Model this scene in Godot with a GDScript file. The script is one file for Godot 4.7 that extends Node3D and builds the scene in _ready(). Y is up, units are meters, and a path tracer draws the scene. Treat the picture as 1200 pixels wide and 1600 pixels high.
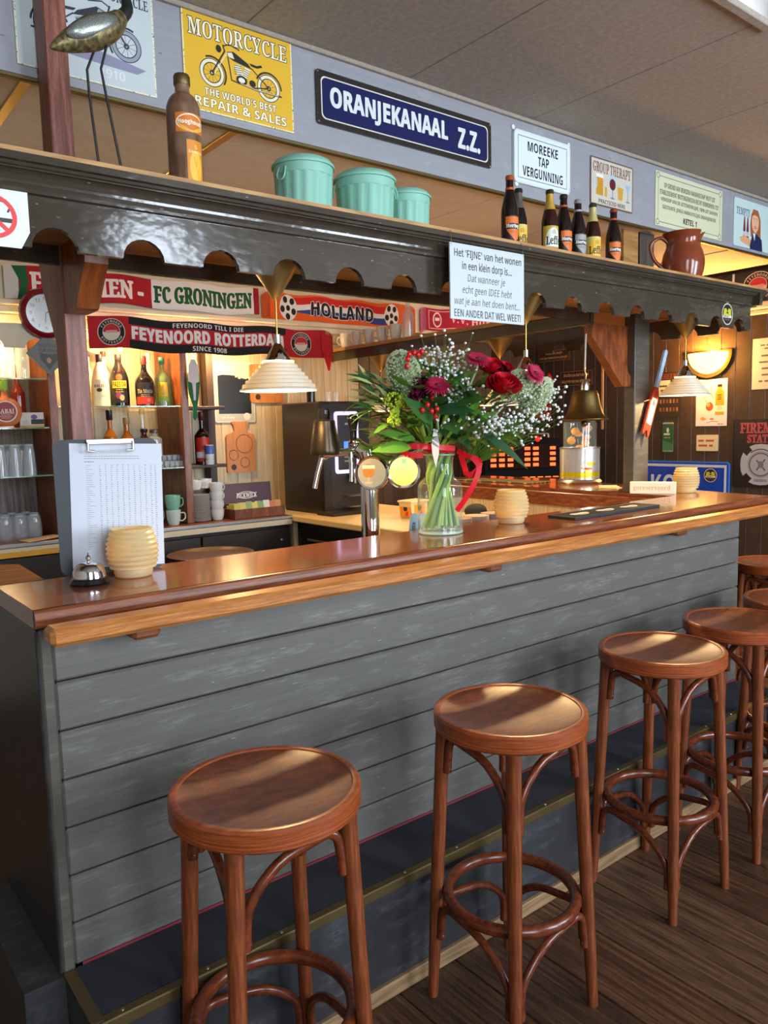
extends Node3D
# A brown cafe bar: counter with bentwood stools, scalloped canopy shelf, tin signs, back bar.

const V0 := Vector3.ZERO
var M := {}
var taken := {}
var glyph_cache := {}
var textures := {}
var fonts := {}

# ------------------------------------------------------------------ mesh builder
class Mb:
	var st := SurfaceTool.new()
	var grp := 0
	var xf := Transform3D()
	var tint := Color(1, 1, 1)
	func _init(t := Transform3D()) -> void:
		st.begin(Mesh.PRIMITIVE_TRIANGLES)
		st.set_smooth_group(0xFFFFFFFF)
		xf = t
	func flat() -> void:
		st.set_smooth_group(0xFFFFFFFF)
	func soft() -> void:
		grp += 1
		st.set_smooth_group(grp)
	func vert(p: Vector3, uv: Vector2) -> void:
		st.set_uv(uv)
		st.set_color(tint)
		st.add_vertex(xf * p)
	# counter-clockwise seen from outside
	func tri(a: Vector3, b: Vector3, c: Vector3, ua := Vector2.ZERO, ub := Vector2.ZERO, uc := Vector2.ZERO) -> void:
		vert(a, ua); vert(c, uc); vert(b, ub)
	func quad(a: Vector3, b: Vector3, c: Vector3, d: Vector3, r := Rect2(0, 0, 1, 1)) -> void:
		# a bottom-left, b bottom-right, c top-right, d top-left
		var p := r.position
		var e := r.end
		tri(a, b, c, Vector2(p.x, e.y), Vector2(e.x, e.y), Vector2(e.x, p.y))
		tri(a, c, d, Vector2(p.x, e.y), Vector2(e.x, p.y), Vector2(p.x, p.y))
	func box(c: Vector3, s: Vector3, b := 0.0, r := Basis()) -> void:
		flat()
		var h := s * 0.5
		b = minf(b, minf(h.x, minf(h.y, h.z)) * 0.98)
		var ax := [Vector3.RIGHT, Vector3.UP, Vector3.BACK]
		for i in 3:
			for sg in [-1.0, 1.0]:
				var n: Vector3 = ax[i] * sg
				var u: Vector3 = ax[(i + 1) % 3]
				var w: Vector3 = ax[(i + 2) % 3]
				if sg < 0:
					var t := u
					u = w
					w = t
				var hn := absf(h.dot(n))
				var hu := absf(h.dot(u)) - b
				var hw := absf(h.dot(w)) - b
				var o := c + r * (n * hn)
				var du := r * (u * hu)
				var dw := r * (w * hw)
				quad(o - du - dw, o + du - dw, o + du + dw, o - du + dw)
		if b <= 0.0:
			return
		for i in 3:
			var e: Vector3 = ax[i]
			var u: Vector3 = ax[(i + 1) % 3]
			var w: Vector3 = ax[(i + 2) % 3]
			var he := h[i] - b
			for su in [-1.0, 1.0]:
				for sw in [-1.0, 1.0]:
					var p: Vector3 = u * su * h[(i + 1) % 3] + w * sw * (h[(i + 2) % 3] - b)
					var q: Vector3 = u * su * (h[(i + 1) % 3] - b) + w * sw * h[(i + 2) % 3]
					var l := c + r * (p - e * he)
					var m := c + r * (p + e * he)
					var nn := c + r * (q + e * he)
					var k := c + r * (q - e * he)
					if su * sw > 0:
						quad(l, k, nn, m)
					else:
						quad(k, l, m, nn)
		for sx in [-1.0, 1.0]:
			for sy in [-1.0, 1.0]:
				for sz in [-1.0, 1.0]:
					var px := c + r * Vector3(sx * h.x, sy * (h.y - b), sz * (h.z - b))
					var py := c + r * Vector3(sx * (h.x - b), sy * h.y, sz * (h.z - b))
					var pz := c + r * Vector3(sx * (h.x - b), sy * (h.y - b), sz * h.z)
					if sx * sy * sz > 0:
						tri(px, py, pz)
					else:
						tri(px, pz, py)
	# profile points (radius, height), turned about y; sharp corners stay sharp
	func lathe(prof: Array, seg := 24, o := Vector3.ZERO, r := Basis(), a0 := 0.0, a1 := TAU) -> void:
		var total := 0.0
		for i in range(1, prof.size()):
			total += prof[i].distance_to(prof[i - 1])
		var run := 0.0
		soft()
		for i in range(1, prof.size()):
			var p: Vector2 = prof[i - 1]
			var q: Vector2 = prof[i]
			if i > 1:
				var d0: Vector2 = (p - prof[i - 2]).normalized()
				var d1: Vector2 = (q - p).normalized()
				if d0.dot(d1) < 0.8:
					soft()
			var t0 := run / total
			run += p.distance_to(q)
			var t1 := run / total
			for k in seg:
				var b0 := lerpf(a0, a1, float(k) / seg)
				var b1 := lerpf(a0, a1, float(k + 1) / seg)
				var u0 := Vector3(sin(b0), 0, cos(b0))
				var u1 := Vector3(sin(b1), 0, cos(b1))
				if k == seg - 1 and is_equal_approx(a1 - a0, TAU):
					u1 = Vector3(sin(a0), 0, cos(a0))
				var x0 := float(k) / seg
				var x1 := float(k + 1) / seg
				var A := o + r * (u0 * p.x + Vector3.UP * p.y)
				var B := o + r * (u1 * p.x + Vector3.UP * p.y)
				var D := o + r * (u0 * q.x + Vector3.UP * q.y)
				var E := o + r * (u1 * q.x + Vector3.UP * q.y)
				if p.x > 0.00001:
					tri(A, B, E, Vector2(x0, 1 - t0), Vector2(x1, 1 - t0), Vector2(x1, 1 - t1))
				if q.x > 0.00001:
					tri(A, E, D, Vector2(x0, 1 - t0), Vector2(x1, 1 - t1), Vector2(x0, 1 - t1))
		flat()
	func tube(pts: Array, rad: Variant, seg := 8, closed := false, squash := 1.0) -> void:
		var n := pts.size()
		var rings := []
		var side := Vector3.ZERO
		for i in n:
			var a: Vector3 = pts[(i - 1 + n) % n] if closed else pts[maxi(i - 1, 0)]
			var b: Vector3 = pts[(i + 1) % n] if closed else pts[mini(i + 1, n - 1)]
			var d := (b - a).normalized()
			if side == Vector3.ZERO:
				side = d.cross(Vector3.UP)
				if side.length() < 0.05:
					side = d.cross(Vector3.RIGHT)
			side = (side - d * side.dot(d)).normalized()
			var w := d.cross(side)
			var rr: float = rad[i] if rad is Array else rad
			var ring := []
			for k in seg:
				var t := TAU * k / seg
				ring.append(pts[i] + side * cos(t) * rr + w * sin(t) * rr * squash)
			rings.append(ring)
		soft()
		var m := n if closed else n - 1
		for i in m:
			var p: Array = rings[i]
			var q: Array = rings[(i + 1) % n]
			for k in seg:
				var j := (k + 1) % seg
				quad(p[k], p[j], q[j], q[k])
		flat()
		if not closed:
			for k in range(1, seg - 1):
				tri(rings[0][0], rings[0][k + 1], rings[0][k])
				tri(rings[n - 1][0], rings[n - 1][k], rings[n - 1][k + 1])
	# polygon in xy (counter-clockwise), swept along z
	func slab(poly: PackedVector2Array, z0: float, z1: float, t := Transform3D()) -> void:
		flat()
		if Geometry2D.is_polygon_clockwise(poly):
			poly = poly.duplicate()
			poly.reverse()
		var idx := Geometry2D.triangulate_polygon(poly)
		for i in range(0, idx.size(), 3):
			var a := poly[idx[i]]
			var b := poly[idx[i + 1]]
			var c := poly[idx[i + 2]]
			if (b - a).cross(c - a) < 0:
				var s := b
				b = c
				c = s
			tri(t * Vector3(a.x, a.y, z1), t * Vector3(b.x, b.y, z1), t * Vector3(c.x, c.y, z1))
			tri(t * Vector3(a.x, a.y, z0), t * Vector3(c.x, c.y, z0), t * Vector3(b.x, b.y, z0))
		var n := poly.size()
		for i in n:
			var a := poly[i]
			var b := poly[(i + 1) % n]
			quad(t * Vector3(a.x, a.y, z0), t * Vector3(b.x, b.y, z0), t * Vector3(b.x, b.y, z1), t * Vector3(a.x, a.y, z1))
	func ball(c: Vector3, r: float, n := 6, sc := Vector3.ONE, rot := Basis()) -> void:
		var prof := []
		for i in n + 1:
			var t := PI * i / n - PI / 2
			prof.append(Vector2(cos(t) * r if i > 0 and i < n else 0.0, sin(t) * r))
		var total := seg_for(n)
		soft()
		for i in n:
			var p: Vector2 = prof[i]
			var q: Vector2 = prof[i + 1]
			for k in total:
				var b0 := TAU * k / total
				var b1 := TAU * ((k + 1) % total) / total
				var f := func(v: Vector2, b: float) -> Vector3: return c + rot * (Vector3(sin(b) * v.x, v.y, cos(b) * v.x) * sc)
				if p.x > 0:
					tri(f.call(p, b0), f.call(p, b1), f.call(q, b1))
				if q.x > 0:
					tri(f.call(p, b0), f.call(q, b1), f.call(q, b0))
		flat()
	func seg_for(n: int) -> int:
		return maxi(5, n + 2)
	# box whose +z face carries the whole picture
	func plate(w: float, h: float, d: float) -> void:
		flat()
		var x := w / 2
		var y := h / 2
		var e := Rect2(0.004, 0.004, 0.002, 0.002)
		quad(Vector3(-x, -y, d), Vector3(x, -y, d), Vector3(x, y, d), Vector3(-x, y, d))
		quad(Vector3(x, -y, 0), Vector3(-x, -y, 0), Vector3(-x, y, 0), Vector3(x, y, 0), e)
		quad(Vector3(x, -y, d), Vector3(x, -y, 0), Vector3(x, y, 0), Vector3(x, y, d), e)
		quad(Vector3(-x, -y, 0), Vector3(-x, -y, d), Vector3(-x, y, d), Vector3(-x, y, 0), e)
		quad(Vector3(-x, y, d), Vector3(x, y, d), Vector3(x, y, 0), Vector3(-x, y, 0), e)
		quad(Vector3(-x, -y, 0), Vector3(x, -y, 0), Vector3(x, -y, d), Vector3(-x, -y, d), e)
	# rounded or cut-out plate: polygon with picture coordinates from its bounding box
	func shaped(poly: PackedVector2Array, d: float) -> void:
		flat()
		if Geometry2D.is_polygon_clockwise(poly):
			poly.reverse()
		var lo := poly[0]
		var hi := poly[0]
		for p in poly:
			lo = lo.min(p)
			hi = hi.max(p)
		var uv := func(p: Vector2) -> Vector2: return Vector2((p.x - lo.x) / (hi.x - lo.x), (hi.y - p.y) / (hi.y - lo.y))
		var idx := Geometry2D.triangulate_polygon(poly)
		for i in range(0, idx.size(), 3):
			var a := poly[idx[i]]
			var b := poly[idx[i + 1]]
			var c := poly[idx[i + 2]]
			if (b - a).cross(c - a) < 0:
				var s := b
				b = c
				c = s
			tri(Vector3(a.x, a.y, d), Vector3(b.x, b.y, d), Vector3(c.x, c.y, d), uv.call(a), uv.call(b), uv.call(c))
			tri(Vector3(a.x, a.y, 0), Vector3(c.x, c.y, 0), Vector3(b.x, b.y, 0), uv.call(a), uv.call(c), uv.call(b))
		for i in poly.size():
			var a := poly[i]
			var b := poly[(i + 1) % poly.size()]
			tri(Vector3(a.x, a.y, 0), Vector3(b.x, b.y, 0), Vector3(b.x, b.y, d), uv.call(a), uv.call(b), uv.call(b))
			tri(Vector3(a.x, a.y, 0), Vector3(b.x, b.y, d), Vector3(a.x, a.y, d), uv.call(a), uv.call(b), uv.call(a))
	func done() -> ArrayMesh:
		st.generate_normals()
		return st.commit()

func mb(o := V0, r := Basis()) -> Mb:
	return Mb.new(Transform3D(r, o))

func pts2(a: Array) -> PackedVector2Array:
	var p := PackedVector2Array()
	for i in range(0, a.size(), 2):
		p.append(Vector2(a[i], a[i + 1]))
	return p

func prof(a: Array) -> Array:
	var p := []
	for i in range(0, a.size(), 2):
		p.append(Vector2(a[i], a[i + 1]))
	return p

# smooth profile through the points (Catmull-Rom)
func curve2(a: Array, n := 4) -> Array:
	var p := prof(a)
	var out := []
	for i in p.size() - 1:
		var p0: Vector2 = p[maxi(i - 1, 0)]
		var p3: Vector2 = p[mini(i + 2, p.size() - 1)]
		for k in n:
			var v: Vector2 = p[i].cubic_interpolate(p[i + 1], p0, p3, float(k) / n)
			out.append(Vector2(maxf(v.x, 0), v.y))
	out.append(p[p.size() - 1])
	return out

func curve3(p: Array, n := 6) -> Array:
	var out := []
	for i in p.size() - 1:
		var p0: Vector3 = p[maxi(i - 1, 0)]
		var p3: Vector3 = p[mini(i + 2, p.size() - 1)]
		for k in n:
			out.append(p[i].cubic_interpolate(p[i + 1], p0, p3, float(k) / n))
	out.append(p[p.size() - 1])
	return out

func circle_poly(rx: float, ry: float, n := 32, c := Vector2.ZERO) -> PackedVector2Array:
	var p := PackedVector2Array()
	for i in n:
		var t := TAU * i / n
		p.append(c + Vector2(cos(t) * rx, sin(t) * ry))
	return p

func round_rect(w: float, h: float, r: float, n := 5) -> PackedVector2Array:
	var p := PackedVector2Array()
	for q in 4:
		var c := Vector2((w / 2 - r) * (1 if q == 0 or q == 3 else -1), (h / 2 - r) * (1 if q < 2 else -1))
		for k in n + 1:
			var t := PI / 2 * (q + float(k) / n)
			p.append(c + Vector2(cos(t), sin(t)) * r)
	return p

# ------------------------------------------------------------------ nodes
func numbered(called: String) -> String:
	var n: int = taken.get(called, 0)
	taken[called] = n + 1
	return called if n == 0 else "%s_%03d" % [called, n]

func tag(o: Node3D, label: String, category := "", group := "", kind := "") -> void:
	if label:
		o.set_meta("label", label)
	if category:
		o.set_meta("category", category)
	if group:
		o.set_meta("group", group)
	if kind:
		o.set_meta("kind", kind)

func thing(called: String, label: String, category: String, at := V0, turn := 0.0, group := "", kind := "") -> Node3D:
	var o := Node3D.new()
	o.name = numbered(called)
	add_child(o)
	o.position = at
	o.rotation.y = turn
	tag(o, label, category, group, kind)
	return o

func part(par: Node3D, called: String, m: Mb, material: Material, label := "") -> MeshInstance3D:
	return inst(par, called, m.done(), material, label)

func inst(par: Node3D, called: String, mesh: Mesh, material: Material, label := "") -> MeshInstance3D:
	var o := MeshInstance3D.new()
	o.name = called
	o.mesh = mesh
	o.material_override = material
	par.add_child(o, true)
	if label:
		o.set_meta("label", label)
	return o

func solo(called: String, label: String, category: String, m: Mb, material: Material, at := V0, turn := 0.0, group := "") -> MeshInstance3D:
	var o := inst(self, numbered(called), m.done(), material)
	o.position = at
	o.rotation.y = turn
	tag(o, label, category, group)
	return o

func copy_of(o: Node3D, label: String, at: Vector3, turn := 0.0) -> Node3D:
	var c: Node3D = o.duplicate()
	c.name = numbered(String(o.name).rstrip("0123456789").trim_suffix("_"))
	add_child(c)
	c.position = at
	c.rotation.y = turn
	c.set_meta("label", label)
	return c

# ------------------------------------------------------------------ materials
func mat(col: Color, rough := 0.6, metal := 0.0, spec := 0.5) -> StandardMaterial3D:
	var m := StandardMaterial3D.new()
	m.albedo_color = col
	m.roughness = rough
	m.metallic = metal
	m.metallic_specular = spec
	return m

func rgb(r: int, g: int, b: int) -> Color:
	return Color8(r, g, b)

func glass(col: Color, alpha: float, rough := 0.05) -> StandardMaterial3D:
	var m := mat(col, rough)
	m.transparency = BaseMaterial3D.TRANSPARENCY_ALPHA
	m.albedo_color.a = alpha
	m.cull_mode = BaseMaterial3D.CULL_DISABLED
	return m

func glow(col: Color, energy: float) -> StandardMaterial3D:
	var m := mat(col, 0.5)
	m.emission_enabled = true
	m.emission = col
	m.emission_energy_multiplier = energy
	return m

func texture_of(im: Image) -> ImageTexture:
	if not textures.has(im):
		textures[im] = ImageTexture.create_from_image(im)
	return textures[im]

func printed(im: Image, rough := 0.5, metal := 0.0) -> StandardMaterial3D:
	var m := mat(Color.WHITE, rough, metal)
	m.albedo_texture = texture_of(im)
	return m

# a picture tiled over the surface in the object's own axes (scale: repeats per metre)
func tiled(im: Image, scale: Vector3, rough := 0.6, col := Color.WHITE, world := false) -> StandardMaterial3D:
	var m := mat(col, rough)
	m.albedo_texture = texture_of(im)
	m.uv1_triplanar = true
	m.uv1_world_triplanar = world
	m.uv1_triplanar_sharpness = 8.0
	m.uv1_scale = scale
	return m

func shifted(m: StandardMaterial3D, off: Vector3, col: Color) -> StandardMaterial3D:
	var c: StandardMaterial3D = m.duplicate()
	c.uv1_offset = off
	c.albedo_color = col
	return c

# wood: long grain along u, from dark a to light b, with pores
func wood_picture(a: Color, b: Color, sd: int, fx := 0.006, fy := 0.05, pores := 0.5, w := 512, h := 512) -> Image:
	var n := FastNoiseLite.new()
	n.seed = sd
	n.noise_type = FastNoiseLite.TYPE_SIMPLEX_SMOOTH
	n.frequency = 1.0
	n.fractal_octaves = 3
	var p := FastNoiseLite.new()
	p.seed = sd + 7
	p.noise_type = FastNoiseLite.TYPE_SIMPLEX
	p.frequency = 1.0
	p.fractal_octaves = 1
	var im := Image.create(w, h, false, Image.FORMAT_RGB8)
	for y in h:
		var yy := absf(y - h / 2.0)
		for x in w:
			var xx := absf(x - w / 2.0)
			var t := 0.5 + 0.75 * n.get_noise_2d(xx * fx, yy * fy + 0.9 * sin(xx * 0.011))
			var q := p.get_noise_2d(xx * fx * 5.0, yy * fy * 9.0)
			t = clampf(t - maxf(q - 0.25, 0.0) * pores, 0.0, 1.0)
			im.set_pixel(x, y, a.lerp(b, t))
	return im

# painted boards: even paint with brush streaks, scuffs and chipped specks
func paint_picture(base: Color, sd: int, streak := 0.05, chips := 60, chip := Color(0.75, 0.75, 0.72), scuff := 0.10, w := 512, h := 512) -> Image:
	var n := FastNoiseLite.new()
	n.seed = sd
	n.frequency = 1.0
	n.fractal_octaves = 4
	var im := Image.create(w, h, false, Image.FORMAT_RGB8)
	for y in h:
		var yy := absf(y - h / 2.0)
		for x in w:
			var xx := absf(x - w / 2.0)
			var s := n.get_noise_2d(xx * 0.008, yy * 0.12) * streak
			var q := maxf(n.get_noise_2d(xx * 0.011 + 90.0, yy * 0.016) - 0.02, 0.0) * maxf(0.5 + n.get_noise_2d(xx * 0.05, yy * 0.10 + 50.0), 0.0) * scuff * 4.0
			var v := s + q
			im.set_pixel(x, y, Color(base.r + v, base.g + v, base.b + v))
	var r := RandomNumberGenerator.new()
	r.seed = sd
	for i in chips:
		var x := r.randi_range(4, w - 12)
		var y := r.randi_range(4, h - 6)
		im.fill_rect(Rect2i(x, y, r.randi_range(1, 5), r.randi_range(1, 2)), base.lerp(chip, r.randf_range(0.15, 0.8)))
	return im

func speckle_picture(a: Color, b: Color, sd: int, f := 0.3, w := 256) -> Image:
	var n := FastNoiseLite.new()
	n.seed = sd
	n.frequency = f
	n.fractal_octaves = 3
	var im := Image.create(w, w, false, Image.FORMAT_RGB8)
	for y in w:
		for x in w:
			im.set_pixel(x, y, a.lerp(b, clampf(0.5 + n.get_noise_2d(absf(x - w / 2.0), absf(y - w / 2.0)), 0, 1)))
	return im

func relief(m: StandardMaterial3D, im: Image, cm: float) -> StandardMaterial3D:
	m.heightmap_enabled = true
	m.heightmap_texture = texture_of(im)
	m.heightmap_scale = cm
	return m

# ------------------------------------------------------------------ drawing on pictures
func canvas(w: int, h: int, col: Color) -> Image:
	var im := Image.create(w, h, false, Image.FORMAT_RGB8)
	im.fill(col)
	return im

func dtri(im: Image, a: Vector2, b: Vector2, c: Vector2, col: Color) -> void:
	var y0 := maxi(int(ceil(minf(a.y, minf(b.y, c.y)) - 0.5)), 0)
	var y1 := mini(int(floor(maxf(a.y, maxf(b.y, c.y)) - 0.5)), im.get_height() - 1)
	var w := im.get_width()
	for y in range(y0, y1 + 1):
		var yy := y + 0.5
		var lo := 1e9
		var hi := -1e9
		for e in [[a, b], [b, c], [c, a]]:
			var p: Vector2 = e[0]
			var q: Vector2 = e[1]
			if (p.y <= yy) != (q.y <= yy):
				var x := p.x + (yy - p.y) / (q.y - p.y) * (q.x - p.x)
				lo = minf(lo, x)
				hi = maxf(hi, x)
		var i0 := clampi(int(round(lo)), 0, w)
		var i1 := clampi(int(round(hi)), 0, w)
		if i1 > i0:
			im.fill_rect(Rect2i(i0, y, i1 - i0, 1), col)

func dpoly(im: Image, a: Array, col: Color) -> void:
	var p := pts2(a)
	var idx := Geometry2D.triangulate_polygon(p)
	for i in range(0, idx.size(), 3):
		dtri(im, p[idx[i]], p[idx[i + 1]], p[idx[i + 2]], col)

func dline(im: Image, a: Array, wd: float, col: Color) -> void:
	var p := pts2(a)
	for i in p.size() - 1:
		var d := (p[i + 1] - p[i]).normalized()
		var n := Vector2(-d.y, d.x) * wd * 0.5
		dtri(im, p[i] + n, p[i + 1] + n, p[i + 1] - n, col)
		dtri(im, p[i] + n, p[i + 1] - n, p[i] - n, col)
		if wd > 2:
			ddisc(im, p[i + 1].x, p[i + 1].y, wd * 0.5, wd * 0.5, col)

func ddisc(im: Image, x: float, y: float, rx: float, ry: float, col: Color) -> void:
	for j in range(maxi(int(y - ry), 0), mini(int(y + ry) + 1, im.get_height())):
		var t := 1.0 - pow((j + 0.5 - y) / ry, 2)
		if t > 0:
			var k := rx * sqrt(t)
			var i0 := clampi(int(round(x - k)), 0, im.get_width())
			var i1 := clampi(int(round(x + k)), 0, im.get_width())
			if i1 > i0:
				im.fill_rect(Rect2i(i0, j, i1 - i0, 1), col)

func dring(im: Image, x: float, y: float, rx: float, ry: float, wd: float, col: Color, a0 := 0.0, a1 := TAU) -> void:
	var a := []
	var n := 40
	for i in n + 1:
		var t := lerpf(a0, a1, float(i) / n)
		a.append(x + cos(t) * rx)
		a.append(y + sin(t) * ry)
	dline(im, a, wd, col)

func drect(im: Image, x: float, y: float, w: float, h: float, col: Color) -> void:
	im.fill_rect(Rect2i(int(x), int(y), int(w), int(h)), col)

func dframe(im: Image, x: float, y: float, w: float, h: float, wd: float, col: Color) -> void:
	drect(im, x, y, w, wd, col)
	drect(im, x, y + h - wd, w, wd, col)
	drect(im, x, y, wd, h, col)
	drect(im, x + w - wd, y, wd, h, col)

func font(kind: String) -> SystemFont:
	if not fonts.has(kind):
		var f := SystemFont.new()
		f.font_names = PackedStringArray([{"s": "Droid Sans", "b": "Droid Sans", "r": "Droid Serif", "R": "Droid Serif", "m": "Droid Sans Mono"}[kind]])
		f.font_weight = 700 if kind in ["b", "R"] else 400
		fonts[kind] = f
	return fonts[kind]

func glyphs(text: String, kind: String) -> Array:
	var key := kind + text
	if not glyph_cache.has(key):
		var t := TextMesh.new()
		t.font = font(kind)
		t.text = text
		t.font_size = 64
		t.pixel_size = 1.0 / 64
		t.curve_step = 4.0
		t.depth = 0.0
		var a := t.get_mesh_arrays()
		var v: PackedVector3Array = a[Mesh.ARRAY_VERTEX]
		var ix: PackedInt32Array = a[Mesh.ARRAY_INDEX] if a[Mesh.ARRAY_INDEX] else PackedInt32Array(range(v.size()))
		var lo := Vector2(1e9, 1e9)
		var hi := Vector2(-1e9, -1e9)
		var tri := PackedVector2Array()
		for i in ix:
			var p := Vector2(v[i].x, -v[i].y)
			lo = lo.min(p)
			hi = hi.max(p)
			tri.append(p)
		glyph_cache[key] = [tri, lo, hi]
	return glyph_cache[key]

# lettering whose ink fills the given box; slant in box heights
func dtext(im: Image, text: String, x: float, y: float, w: float, h: float, col: Color, kind := "b", slant := 0.0, heavy := 0.0) -> void:
	var g := glyphs(text, kind)
	var tri: PackedVector2Array = g[0]
	var lo: Vector2 = g[1]
	var sz: Vector2 = g[2] - g[1]
	var f := func(p: Vector2) -> Vector2:
		var q := (p - lo) / sz
		return Vector2(x + q.x * w + (0.5 - q.y) * slant * h, y + q.y * h)
	var offs := [Vector2.ZERO]
	if heavy > 0:
		offs = [Vector2(-heavy, 0), Vector2(heavy, 0), Vector2(0, -heavy), Vector2(0, heavy), Vector2(heavy, heavy) * 0.7, Vector2(-heavy, -heavy) * 0.7, Vector2(heavy, -heavy) * 0.7, Vector2(-heavy, heavy) * 0.7]
	for o in offs:
		for i in range(0, tri.size(), 3):
			dtri(im, f.call(tri[i]) + o, f.call(tri[i + 1]) + o, f.call(tri[i + 2]) + o, col)

# lettering along an arc: centre, radius of the base line, first angle and step (radians, clockwise from the top)
func darc(im: Image, text: String, cx: float, cy: float, r: float, h: float, a0: float, a1: float, col: Color, kind := "b", inward := false) -> void:
	var n := text.length()
	for i in n:
		if text[i] == " ":
			continue
		var a := lerpf(a0, a1, (i + 0.5) / n)
		var g := glyphs(text[i], kind)
		var tri: PackedVector2Array = g[0]
		var mid: Vector2 = (g[1] + g[2]) * 0.5
		var s: float = h / 0.72
		var rot := a + (PI if inward else 0.0)
		var o := Vector2(cx + sin(a) * (r + h / 2 * 1.0), cy - cos(a) * (r + h / 2))
		for k in range(0, tri.size(), 3):
			dtri(im, o + ((tri[k] - mid) * s).rotated(rot), o + ((tri[k + 1] - mid) * s).rotated(rot), o + ((tri[k + 2] - mid) * s).rotated(rot), col)

# rows of unreadable small print
func dprint(im: Image, x: float, y: float, w: float, rows: int, step: float, ht: float, col: Color, sd := 1, center := false) -> void:
	var r := RandomNumberGenerator.new()
	r.seed = sd
	for i in rows:
		var ww := w * r.randf_range(0.6, 1.0)
		var xx := x + (w - ww) / 2 if center else x
		var e := xx + ww
		while xx < e:
			var l := r.randf_range(2, 5) * ht
			drect(im, xx, y + i * step, maxf(minf(l, e - xx), 1), maxf(ht, 1), col)
			xx += l + ht

# ------------------------------------------------------------------ the scene
func _ready() -> void:
	set_camera()
	set_light()
	make_materials()
	build_room()
	build_windows()
	build_bar()
	build_canopy()
	build_stools()
	build_pendants()
	build_band_signs()
	build_shelf_things()
	build_counter_things()
	build_bouquet()
	build_tap()
	build_back_bar()
	build_right_wall()

func set_camera() -> void:
	var cam := Camera3D.new()
	cam.name = "camera"
	var yaw := deg_to_rad(38.2)
	var pitch := deg_to_rad(-6.27)
	var roll := deg_to_rad(-1.4)
	var w := Vector3(sin(yaw) * cos(pitch), sin(pitch), -cos(yaw) * cos(pitch))
	var r := Vector3(cos(yaw), 0, sin(yaw))
	var u := r.cross(w)
	cam.transform = Transform3D(Basis(r * cos(roll) + u * sin(roll), u * cos(roll) - r * sin(roll), -w), Vector3(0, 1.5, 0))
	cam.fov = rad_to_deg(2.0 * atan(800.0 / 1209.0))
	cam.near = 0.02
	cam.far = 200.0
	add_child(cam)
	cam.current = true

func set_light() -> void:
	var env := Environment.new()
	env.background_mode = Environment.BG_SKY
	var sky := Sky.new()
	var sm := ProceduralSkyMaterial.new()
	sm.sky_top_color = Color(0.55, 0.70, 0.95)
	sm.sky_horizon_color = Color(0.86, 0.90, 0.95)
	sm.ground_horizon_color = Color(0.60, 0.60, 0.58)
	sm.ground_bottom_color = Color(0.35, 0.34, 0.32)
	sm.sun_angle_max = 0.0
	sm.energy_multiplier = 3.0
	sky.sky_material = sm
	env.sky = sky
	env.tonemap_mode = Environment.TONE_MAPPER_LINEAR
	env.tonemap_exposure = 1.08
	env.sdfgi_enabled = true
	env.ssao_enabled = true
	env.ssil_enabled = true
	var we := WorldEnvironment.new()
	we.environment = env
	add_child(we)
	# daylight entering each window (see build_windows for the openings)
	for w in WINDOWS:
		var l := AreaLight3D.new()
		l.name = "window_daylight"
		l.area_size = Vector2(w[1] - w[0], w[3] - w[2])
		l.position = Vector3((w[0] + w[1]) / 2, (w[2] + w[3]) / 2, FRONT_Z + 0.19)
		l.light_color = Color(0.90, 0.95, 1.0)
		l.light_energy = w[4]
		l.area_range = 14.0
		l.area_attenuation = 2.0
		l.shadow_enabled = true
		add_child(l)

const FRONT_Z := 2.4
const WINDOWS := [[2.3, 3.42, 0.9, 3.25, 20.0], [3.95, 5.2, 0.9, 2.6, 20.0], [-0.6, 0.9, 0.9, 3.25, 15.0]]
const WALL_X := 5.4
const BACK_Z := -4.75
const LOW_Y := 2.51
const HIGH_Y := 2.845

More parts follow.
